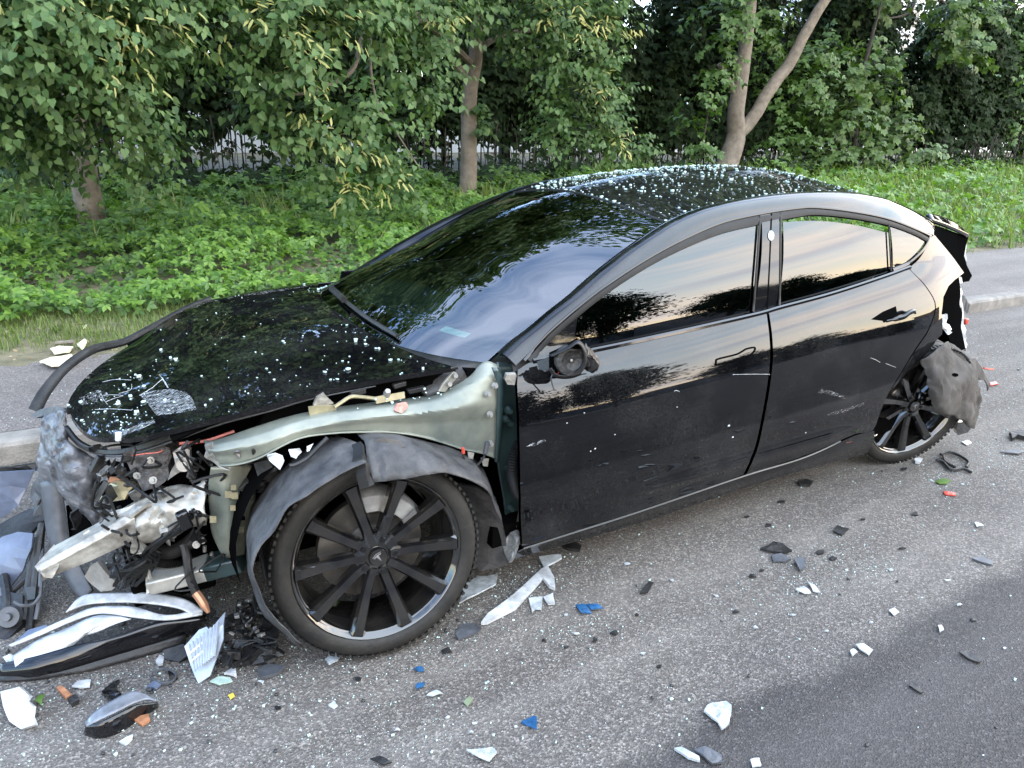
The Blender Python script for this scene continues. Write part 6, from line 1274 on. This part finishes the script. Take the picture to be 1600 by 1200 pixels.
loft('lens', [g3([(22, 1026, .05), (60, 1002, .075), (104, 984, .09), (150, 964, .105), (186, 964, .105), (206, 968, .10)]), g3([(24, 1038, .05), (62, 1022, .065), (100, 1008, .08), (122, 996, .085), (150, 980, .09), (190, 972, .095)]), g3([(26, 1046, .03), (48, 1046, .035), (76, 1032, .05), (108, 1012, .06), (116, 1000, .07), (150, 986, .08)])], WHITEP, hl, nu=30, nv=10, solid=.006)
bodyslab('clear_cap', [(5, 1026, .04), (14, 1022, .05), (24, 1028, .05), (26, 1044, .03), (14, 1040, .02)], .006, CLEARP, hl, amp=.004)
bodyslab('blue_film', [(24, 1002, .05), (44, 984, .06), (72, 976, .08), (74, 980, .08), (50, 992, .065), (28, 1004, .05)], .006, BLUEGREY, hl)
bodyslab('rear_cover', [(252, 924, .12), (276, 926, .12), (310, 938, .10), (338, 954, .08), (330, 964, .08), (300, 944, .11), (262, 932, .12)], .012, PLASTIC, hl)
bodyslab('adjuster', [(200, 988, .075), (206, 985, .08), (210, 990, .08), (206, 996, .07)], .006, CLEARP, hl, step=.01)
bodyslab('vent_block', [(254, 1016, .03), (286, 1006, .04), (300, 1018, .03), (280, 1034, .01), (258, 1030, .01)], .03, PLASTIC, hl, bevel=.003)

# ---- finned heat sink plate
hs_ = empty('heat_sink', PZ(320, 1066, 0), 'pale blue finned metal plate with a broken corner, leaning by the headlamp', 'heat sink')
hsP = [(288, 1010, .08), (311, 984, .11), (323, 979, .12), (328, 985, .12), (352, 956, .14), (349, 998, .10), (338, 1029, .06), (328, 1056, .02), (310, 1068, .0), (298, 1040, .03)]
bodyslab('plate', hsP, .006, HEATSINK, hs_)
fn = None; hm = MB()
for k in range(9):
    t = (k+.5)/9; a = PZ(292+t*52, 1008-t*38, .088+t*.045); b = PZ(302+t*34, 1050-t*26, .03+t*.04); 
    a = a+(CAM-a)*.006; b = b+(CAM-b)*.006; MB().tube([a, b], .0045, 4).build('fin', HEATSINK, hs_, smooth=False)
for t in (.3, .62): MB().tube([(lambda q: q+(CAM-q)*.007)(PZ(293+8*t, 1010+38*t, .085-.05*t)), (lambda q: q+(CAM-q)*.007)(PZ(345-12*t, 968+50*t, .13-.06*t))], .004, 4).build('cross_rib', HEATSINK, hs_, smooth=False)

# ---- bumper and grille wreckage left of the nose
def piece(name, label, cat, pts, th, m, plane='z', group=None, **k):
    P = g3(pts) if plane == 'z' else px_plane(pts); o = slab(name, P, th, m, None, **k); return tag(o, label, cat, group)
piece('bumper_panel', 'ribbed blue grey plastic panel propped against the kerb at the left edge', 'bumper piece', [(-12, 738, .30), (54, 735, .30), (42, 762, .22), (30, 788, .16), (8, 806, .10), (-14, 815, .08)], .008, BLUEGREY, bend=.008)
for k in range(3): pass
piece('bumper_panel', 'scratched blue grey bumper shell, rounded, at the left edge under the black one', 'bumper piece', [(-14, 856, .16), (14, 838, .20), (34, 831, .22), (56, 834, .22), (57, 856, .18), (44, 892, .10), (20, 916, .05), (-14, 942, .02)], .008, BLUEGREY, bend=.03, amp=.004)
piece('bumper_panel', 'torn black bumper skin lying between two blue grey panels', 'bumper piece', [(-14, 826, .16), (30, 802, .20), (68, 780, .26), (70, 812, .20), (50, 832, .20), (24, 838, .19), (-14, 858, .14)], .01, PLASTIC, amp=.008)
piece('wheel_arch_scrap', 'black hooded plastic scrap behind the ribbed panel at the kerb', 'bumper piece', [(-14, 734, .26), (20, 730, .30), (60, 724, .30), (58, 736, .28), (20, 740, .26), (14, 760, .2), (-14, 772, .16)], .02, PLASTIC, amp=.006)
gr = empty('grille_frame', PZ(60, 960, 0), 'broken black grille frame with pipe stubs standing behind the headlamp', 'grille')
for nm, pts, r in (('upright', [(66, 818, .24), (58, 880, .14), (50, 950, .04), (46, 985, .0)], .014), ('upright', [(58, 840, .2), (46, 900, .11), (38, 970, .02)], .012), ('rail', [(14, 930, .06), (40, 905, .10), (66, 890, .12)], .010), ('pipe', [(66, 836, .2), (64, 900, .12), (62, 935, .07), (56, 968, .02)], .008), ('pipe', [(22, 940, .1), (34, 946, .09), (52, 944, .08), (64, 930, .1)], .006), ('upright', [(6, 900, .1), (12, 940, .06), (8, 985, .0)], .016)):
    MB().tube(catmull(g3(pts), 14), r, 8).build(nm, PLASTIC if nm != 'pipe' else GREY, gr)
bodyslab('grille_panel', [(-10, 935, .06), (16, 925, .08), (36, 930, .08), (34, 975, .02), (10, 1000, .0), (-12, 1000, .0)], .03, PLASTIC, gr, amp=.01, freq=14)
MB().lathe([(0, .02), (.012, .02), (.014, .005), (.034, .005), (.036, -.02)], PZ(14, 964, .05), (.3, .8, .5), 18).build('sensor', GREY, gr)
bodyslab('bracket', [(40, 918, .1), (56, 916, .11), (54, 936, .08), (42, 938, .07)], .02, PLASTIC, gr, bevel=.003)

# ---- white lens chunk, dark lens
lc = piece('lens_chunk', 'white translucent lamp chunk with a torn edge in the bottom left corner', 'lamp piece', [(0, 1080, .03), (34, 1072, .06), (42, 1080, .06), (52, 1088, .05), (46, 1096, .05), (56, 1104, .04), (52, 1118, .03), (56, 1132, .02), (36, 1140, .0), (20, 1128, .005), (8, 1104, .01)], .012, WHITEP, amp=.006, freq=30, bend=.01)
lw = empty('lamp_cover', PZ(190, 1130, 0), 'smoky boat-shaped lamp cover lying on the road below the headlamp', 'lamp piece')
loft('shell', [g3([(134, 1130, .03), (150, 1112, .05), (180, 1094, .06), (206, 1082, .06), (226, 1086, .05), (244, 1096, .04)]), g3([(136, 1136, .04), (160, 1124, .055), (186, 1112, .06), (210, 1100, .055), (230, 1094, .045), (245, 1097, .04)])], mat('smoky_plastic', (.16, .17, .19), .12, var=.3, vscale=14), lw, nu=24, nv=6, solid=.005)
loft('side', [g3([(134, 1134, .04), (160, 1126, .055), (188, 1113, .058), (212, 1101, .052), (246, 1097, .04)]), g3([(133, 1142, .015), (158, 1146, .015), (190, 1134, .015), (220, 1114, .015), (247, 1099, .02)]), g3([(136, 1147, 0), (158, 1152, .0), (190, 1142, .0), (218, 1122, .0), (246, 1104, .0)])], GLOSSBLK, lw, nu=24, nv=6, solid=.005)

def chip(a, b, r_):
    n_ = random.choice((4, 5, 6, 7)); t0 = random.uniform(0, 6.28); el = random.uniform(.45, 1.0)
    return [(a+r_*1.25*math.cos(t0+6.283*k/n_+random.uniform(-.35, .35))*random.uniform(.6, 1.1), b+r_*.62*el*math.sin(t0+6.283*k/n_+random.uniform(-.35, .35))*random.uniform(.7, 1.1)) for k in range(n_)]
# ---- pieces named one by one
def flat(name, label, cat, pts, m, th=.004, lift=.006, tilt=0, group=None, **k):
    P = [PZ(a, b, lift+tilt*i/len(pts)) for i, (a, b) in enumerate(pts)]; k.setdefault('amp', .0035); k.setdefault('freq', 28); k.setdefault('bend', random.uniform(-.002, .006)); return tag(slab(name, P, th, m, None, **k), label, cat, group)
flat('trim_strip', 'long white plastic strip bent at one end, lying beside the front wheel', 'plastic piece', [(752, 972), (762, 958), (800, 930), (846, 888), (856, 884), (866, 902), (868, 918), (858, 914), (848, 902), (806, 948), (762, 971)], WHITEP, .014, .018, amp=.003)
flat('plastic_shard', 'ragged white shard with a green patch touching the front tyre', 'plastic piece', [(718, 942), (726, 912), (746, 900), (778, 897), (774, 912), (748, 926), (730, 934)], CLEARP, .006, .012, .02, amp=.004)
flat('plastic_shard', 'square white translucent shard right of the bent white strip', 'plastic piece', [(826, 934), (848, 932), (846, 952), (836, 951), (831, 957)], CLEARP, .004, .01)
flat('plastic_shard', 'small rounded white shard at the crook of the bent strip', 'plastic piece', [(849, 932), (864, 926), (867, 942), (856, 944)], WHITEP, .006, .01)
flat('plastic_shard', 'white ribbed shard above the bent end of the strip', 'plastic piece', [(842, 870), (876, 866), (878, 872), (864, 880), (850, 886)], CLEARP, .008, .012)
flat('plastic_shard', 'bright blue shard on the road right of the white strip', 'plastic piece', [(898, 944), (912, 944), (924, 957), (908, 958)], BLUEP, .004, .008)
flat('plastic_shard', 'dark blue sliver beside the bright blue shard', 'plastic piece', [(914, 944), (936, 945), (942, 950), (924, 953)], BLUEP, .004, .012)
flat('plastic_shard', 'blue triangle lying near the bottom centre of the road', 'plastic piece', [(814, 1128), (834, 1118), (839, 1120), (838, 1138)], BLUEP, .005, .006, .015)
flat('plastic_shard', 'small blue chip below the front wheel', 'plastic piece', [(649, 1070), (664, 1065), (662, 1074), (651, 1076)], BLUEP, .004, .008)
flat('plastic_shard', 'tiny blue chip just above the other blue chip below the front wheel', 'plastic piece', [(647, 1044), (660, 1042), (663, 1048), (654, 1050)], BLUEP, .004, .006)
flat('plastic_shard', 'large clear white triangle at the bottom edge of the road', 'plastic piece', [(729, 1171), (746, 1170), (770, 1166), (777, 1174), (764, 1188), (748, 1180)], CLEARP, .005, .008, .01)
flat('plastic_shard', 'dark grey folded plastic scrap below the front tyre', 'plastic piece', [(712, 990), (722, 975), (742, 974), (752, 980), (742, 990), (716, 998)], GREY, .008, .012, amp=.005)
flat('plastic_shard', 'white sliver lying left of grey leaf fragments on the road', 'plastic piece', [(667, 1086), (682, 1079), (692, 1083), (676, 1089)], CLEARP, .004, .006)
flat('leaf_fragment', 'grey green crushed leaf on the road below the front wheel', 'leaf', [(724, 1098), (734, 1088), (739, 1094), (730, 1104)], mat('grey_leaf', (.14, .17, .10), .8), .003, .006)
flat('plastic_shard', 'black curled scrap right of the front wheel', 'plastic piece', [(688, 1016), (702, 1012), (706, 1018), (694, 1021)], PLASTIC, .004, .008)
flat('plastic_shard', 'clear shard of five corners near the bottom left of the front wheel', 'plastic piece', [(508, 1030), (520, 1020), (534, 1022), (528, 1032), (514, 1038)], CLEARP, .004, .008)
flat('plastic_shard', 'clear triangular shard left of the scratched spot in the road', 'plastic piece', [(512, 1102), (522, 1095), (528, 1102), (522, 1106)], CLEARP, .004, .006)
flat('plastic_shard', 'black and white scrap by the road scar at the bottom', 'plastic piece', [(578, 1184), (594, 1182), (612, 1192), (600, 1196)], PLASTIC, .005, .008)
# black pieces in the middle of the road
flat('plastic_shard', 'largest of three dark scraps on the road below the front door, with a ragged top', 'plastic piece', [(1189, 856), (1202, 852), (1208, 845), (1222, 848), (1237, 860), (1226, 863), (1206, 861)], PLASTIC, .008, .014, amp=.006)
flat('plastic_shard', 'rounded dark scrap just under the largest one below the front door', 'plastic piece', [(1205, 868), (1220, 865), (1236, 872), (1226, 878), (1208, 877)], GREY, .006, .008)
flat('plastic_shard', 'dark upright scrap right of the rounded one below the front door', 'plastic piece', [(1241, 876), (1252, 870), (1260, 872), (1258, 886), (1250, 890)], GREY, .006, .014)
flat('plastic_shard', 'black clip lying under the sill near the front door gap', 'plastic piece', [(1247, 752), (1260, 748), (1271, 751), (1266, 758), (1250, 757)], PLASTIC, .01, .012, amp=.004)
flat('plastic_shard', 'black clip lying under the sill near the front wheel', 'plastic piece', [(880, 852), (900, 847), (909, 852), (906, 859), (888, 856)], PLASTIC, .012, .014, amp=.004)
flat('plastic_shard', 'black finned scrap on the road under the front door handle', 'plastic piece', [(1000, 926), (1014, 908), (1022, 910), (1012, 926)], PLASTIC, .006, .012)
flat('plastic_shard', 'split dark scrap below the rear door', 'plastic piece', [(1302, 829), (1308, 820), (1326, 826), (1316, 836)], PLASTIC, .006, .012, amp=.004)
flat('plastic_shard', 'flat dark piece with straight sides in the right half of the road', 'plastic piece', [(1518, 872), (1532, 868), (1552, 876), (1550, 882), (1534, 878)], GREY, .006, .010)
flat('plastic_shard', 'dark blade at the edge of the dark patch', 'plastic piece', [(1498, 1018), (1510, 1016), (1534, 1030), (1530, 1034), (1514, 1028)], PLASTIC, .006, .012)
flat('plastic_shard', 'short dark bar at the far right of the dark patch', 'plastic piece', [(1420, 1070), (1428, 1066), (1444, 1080), (1438, 1082)], PLASTIC, .005, .008)
flat('plastic_shard', 'white three-cornered flake left of the dark patch, with folded wing', 'plastic piece', [(1242, 922), (1256, 914), (1268, 928), (1258, 928)], CLEARP, .004, .008)
flat('plastic_shard', 'narrow white flake beside the three-cornered one', 'plastic piece', [(1262, 908), (1272, 914), (1282, 926), (1270, 924)], CLEARP, .004, .008)
flat('plastic_shard', 'square white flake on the light road above the dark patch', 'plastic piece', [(1388, 953), (1398, 949), (1406, 956), (1396, 961)], CLEARP, .004, .008)
flat('plastic_shard', 'long white flake on the rim of the dark patch', 'plastic piece', [(1336, 1007), (1348, 1006), (1364, 1016), (1358, 1023), (1342, 1014)], CLEARP, .005, .008)
flat('plastic_shard', 'small white flake paired with the long one on the rim of the dark patch', 'plastic piece', [(1328, 1018), (1336, 1014), (1340, 1020), (1332, 1024)], CLEARP, .005, .008)
flat('plastic_shard', 'round clear flake inside the dark patch', 'plastic piece', [(1465, 978), (1471, 975), (1474, 985), (1468, 988)], CLEARP, .004, .008)
flat('lamp_fragment', 'dark red strip of lamp plastic below the rear wheel', 'lamp piece', [(1474, 767), (1492, 769), (1494, 774), (1476, 772)], REDP, .006, .008)
flat('leaf_fragment', 'green leaf scrap below the rear wheel', 'leaf', [(1462, 752), (1474, 747), (1486, 750), (1480, 756), (1468, 756)], COVERM, .003, .008)
flat('plastic_shard', 'white oval flake right of the rear wheel', 'plastic piece', [(1502, 690), (1512, 687), (1519, 691), (1510, 695)], CLEARP, .004, .008)
flat('plastic_shard', 'white nugget under the rear tyre', 'plastic piece', [(1429, 716), (1436, 714), (1442, 716), (1438, 722), (1430, 721)], WHITEP, .012, .016)
flat('plastic_shard', 'white flake on the road right of the red strip', 'plastic piece', [(1522, 818), (1530, 816), (1536, 822), (1526, 823)], CLEARP, .004, .008)
flat('plastic_shard', 'long pale shard at the bottom edge left of a grey one', 'plastic piece', [(1053, 1168), (1064, 1167), (1092, 1182), (1094, 1188), (1074, 1184)], CLEARP, .008, .010)
flat('plastic_shard', 'grey curled scrap at the bottom edge right of the long pale shard', 'plastic piece', [(1082, 1170), (1100, 1166), (1128, 1180), (1130, 1192), (1112, 1194), (1098, 1180)], GREY, .006, .012, amp=.008)
flat('plastic_shard', 'white crushed cup-like piece in the lower middle of the road', 'plastic piece', [(1100, 1112), (1112, 1098), (1136, 1096), (1144, 1104), (1140, 1130), (1128, 1140), (1120, 1126)], CLEARP, .008, .016, amp=.010)
flat('plastic_shard', 'small pale tag with a slot at the very bottom of the road', 'plastic piece', [(1172, 1186), (1186, 1184), (1190, 1196), (1176, 1198)], CLEARP, .005, .008)
for i, (a, b) in enumerate([(1167, 806), (1201, 820), (1222, 784), (1348, 810), (1410, 856), (1176, 900), (1190, 890), (1150, 955), (960, 988), (995, 960), (930, 1000), (1282, 862), (1412, 732), (1430, 802), (1300, 872), (850, 1000), (560, 1060), (434, 1104), (1030, 1040), (884, 1010)]):
    flat('plastic_chip', 'thumb-sized black plastic chip lying on the bare road', 'plastic piece', chip(a, b, 4.2+i % 3), PLASTIC, .005, .008, group='black chips on the road', amp=.003)
for i, (a, b) in enumerate([(1360, 972), (1500, 945), (1570, 1012), (1240, 960), (1292, 985), (1480, 905), (1392, 890), (736, 1144), (700, 1120), (742, 1128), (806, 1134), (900, 990), (884, 960), (1004, 1020), (470, 1140), (408, 1064), (560, 1150), (620, 1140), (1180, 980), (1120, 930), (1050, 905), (980, 880)]):
    flat('plastic_chip', 'fingernail-sized clear plastic chip lying on the bare road', 'plastic piece', chip(a, b, 3.4+i % 2), CLEARP, .004, .007, group='clear chips on the road')
# bottom left scraps
flat('brick_chip', 'rust red chip on the road below the headlamp', 'chip', [(88, 1074), (96, 1070), (112, 1084), (104, 1090)], ORANGE, .01, .014)
flat('plastic_shard', 'black cube-like bit beside the rust red chip', 'plastic piece', [(106, 1090), (118, 1084), (124, 1092), (112, 1098)], PLASTIC, .014, .018)
flat('brick_chip', 'orange brown chip at the tip of the smoky lamp cover', 'chip', [(210, 1124), (218, 1118), (232, 1115), (234, 1124), (222, 1132)], ORANGE, .008, .012, amp=.004)
flat('plastic_shard', 'white feather-shaped shard below the headlamp housing', 'plastic piece', [(112, 1072), (122, 1064), (142, 1062), (140, 1072), (124, 1075)], WHITEP, .005, .010)
flat('leaf_fragment', 'green leaf beside the white lens chunk', 'leaf', [(55, 1096), (62, 1086), (71, 1086), (64, 1102)], COVERM, .002, .010)
flat('plastic_shard', 'pale blue triangular shard under the smoky lamp cover', 'plastic piece', [(186, 1158), (196, 1152), (208, 1147), (206, 1154), (196, 1163)], CLEARP, .005, .008)
dl = flat('lens_barrel', 'black curved lens scrap behind the smoky lamp cover', 'lamp piece', [(160, 1082), (174, 1066), (186, 1062), (180, 1076), (192, 1086), (178, 1096)], GLOSSBLK, .012, .02, amp=.006)
rg_ = empty('lens_ring', PZ(258, 1056, 0), 'thin grey ring lying on the road left of the finned plate', 'ring')
rgP = [PZ(256+19*math.cos(a), 1056+11*math.sin(a), .012) for a in np.linspace(0, 6.283, 25)]; MB().tube(rgP, .0035, 6, cap=False).build('ring', GREY, rg_)
bodyslab('backing', [(262, 1048, .008), (274, 1050, .008), (278, 1060, .006), (266, 1066, .006)], .004, GLOSSBLK, rg_)
flat('plastic_shard', 'blue grey scrap touching the thin grey ring', 'plastic piece', [(230, 1072), (240, 1064), (252, 1068), (244, 1076)], BLUEGREY, .005, .010)
flat('plastic_shard', 'pale green translucent flake under the finned plate', 'plastic piece', [(328, 1064), (342, 1056), (360, 1058), (364, 1064), (342, 1070)], mat('green_clear_plastic', (.35, .45, .38), .2), .004, .008)
flat('plastic_shard', 'white jagged crumb right of the finned plate', 'plastic piece', [(340, 1024), (348, 1022), (352, 1030), (344, 1034)], WHITEP, .010, .014)
flat('plastic_shard', 'white jagged scrap below the finned plate', 'plastic piece', [(350, 1052), (360, 1044), (368, 1046), (370, 1056), (360, 1054)], WHITEP, .008, .012, amp=.004)
flat('plastic_shard', 'grey flat piece by the tyre left of the white jagged scrap', 'plastic piece', [(402, 1044), (418, 1036), (446, 1040), (432, 1050), (408, 1058)], GREY, .012, .016)
flat('leaf_fragment', 'yellow leaf scrap below the finned plate', 'leaf', [(356, 1086), (364, 1082), (367, 1088), (360, 1092)], mat('yellow_leaf', (.55, .40, .05), .7), .003, .006)
flat('plastic_shard', 'white crumpled bit under the headlamp skirt', 'plastic piece', [(243, 1032), (250, 1022), (256, 1026), (254, 1036), (246, 1037)], WHITEP, .008, .014, amp=.004)
# tangle of lamp innards and wires between headlamp and tyre
tg = empty('wiring_tangle', PZ(400, 1010, 0), 'black tangle of lamp wiring and silver connectors in front of the tyre', 'wiring')
tm = MB(); r3 = random.Random(9)
for k in range(30):
    a, b = r3.uniform(350, 425), r3.uniform(940, 1032)
    tm.tube(catmull([PZ(a+r3.uniform(-22, 22), b+r3.uniform(-16, 16), r3.uniform(.0, .10)) for _ in range(4)], 12), r3.uniform(.002, .006), 5)
for k in range(26):
    tm.box(PZ(r3.uniform(350, 430), r3.uniform(960, 1036), r3.uniform(.01, .06)), (r3.uniform(.015, .06), r3.uniform(.012, .04), r3.uniform(.006, .03)), Matrix.Rotation(r3.uniform(0, 3), 3, 'Z') @ Matrix.Rotation(r3.uniform(-.6, .6), 3, 'X'))
tm.build('wires', PLASTIC, tg, smooth=False)
for (a, b, w_) in ((374, 944, .022), (388, 938, .024), (370, 962, .03), (389, 972, .034), (400, 984, .026), (408, 992, .03), (362, 990, .018)):
    MB().box(PZ(a, b, .07), (w_, w_*.55, w_*.35), Matrix.Rotation(r3.uniform(0, 3), 3, 'Z') @ Matrix.Rotation(r3.uniform(-.5, .5), 3, 'Y')).build('connector', STEEL, tg, smooth=False, bevel=.002)
for q in ((372, 1004), (398, 1000)): bodyslab('board', [(q[0]-16, q[1]+8, .02), (q[0]-4, q[1]-4, .04), (q[0]+24, q[1]-4, .04), (q[0]+16, q[1]+8, .02)], .005, GREY, tg)
tg2 = tag(slab('foam_scrap', g3([(386, 1030, .02), (402, 1016, .05), (424, 1012, .06), (440, 1022, .03), (420, 1038, .01), (396, 1042, .01)]), .03, PLASTIC, None, amp=.02, freq=24, step=.02), 'crumpled black foam scrap against the foot of the tyre', 'foam')
# black wires behind the rear wheel and at the right edge
rwir = empty('wire_loom', PZ(1485, 722, 0), 'thin black wire loom lying behind the rear tyre', 'wiring')
for pts in ([(1470, 710), (1482, 706), (1500, 712), (1514, 722), (1510, 730)], [(1462, 718), (1474, 722), (1486, 734), (1504, 732), (1518, 738)], [(1474, 712), (1478, 722), (1492, 730)]): MB().tube(catmull([PZ(a, b, .012) for a, b in pts], 18), .008, 6).build('wire', PLASTIC, rwir)
flat('rubber_scrap', 'twisted black rubber scrap on the road at the right edge', 'plastic piece', [(1578, 676), (1592, 671), (1606, 676), (1606, 684), (1590, 680), (1582, 684)], PLASTIC, .02, .026, amp=.01)
flat('rubber_scrap', 'flat dark strip on the road near the right edge', 'plastic piece', [(1562, 706), (1582, 703), (1602, 706), (1590, 710)], GREY, .005, .01)
flat('tail_lamp_shard', 'small red lamp shard on the road right of the torn wheel liner', 'lamp piece', [(1546, 598), (1556, 596), (1560, 600), (1548, 602)], REDP, .006, .012)
# on the car and the verge
o = slab('tail_lamp_shard', px_plane([(617, 642, .765), (622, 632, .765), (636, 629, .765), (638, 636, .768), (628, 646, .77)]), .016, mat('pink_red_plastic', (.62, .16, .12), .3, col2=(.75, .45, .40), vscale=40), None, bevel=.003); tag(o, 'pinkish red lamp shard resting on the bare fender rail', 'lamp piece')
def onv(px, py): return PZ(px, py, .14)
for pts, lab in (([(62, 564), (80, 558), (112, 553), (118, 562), (106, 570), (80, 570)], 'larger pale board scrap on the soil beside the pavement'), ([(78, 544), (92, 540), (114, 541), (108, 548), (84, 551)], 'pale board scrap on the soil just behind the larger one'), ([(120, 538), (132, 529), (138, 532), (128, 545)], 'white crumpled scrap on the soil right of the pale boards'), ([(127, 505), (140, 504), (140, 508), (130, 512)], 'small pale scrap in the grass behind the boards')):
    tag(slab('board_scrap', [PZ(a, b, .15+.02*(i % 2)) for i, (a, b) in enumerate(pts)], .012, CARD if 'pale' in lab else WHITEP, None, amp=.004), lab, 'scrap')
tag(MB().tube([PZ(88, 536, .15), PZ(116, 534, .16)], .014, 8).build('stick', BARK), 'short brown stick on the soil behind the pale board scraps', 'stick')
tag(slab('packet_scrap', [PZ(a, b, .16) for a, b in ((78, 514), (90, 508), (96, 514), (86, 520))], .02, PLASTIC, None, amp=.01), 'black packet scrap in the grass behind the pavement', 'scrap'); tag(slab('packet_scrap', [PZ(a, b, .15) for a, b in ((80, 520), (90, 516), (92, 522), (84, 524))], .012, ORANGE, None, amp=.006), 'orange scrap in front of the black packet in the grass', 'scrap')
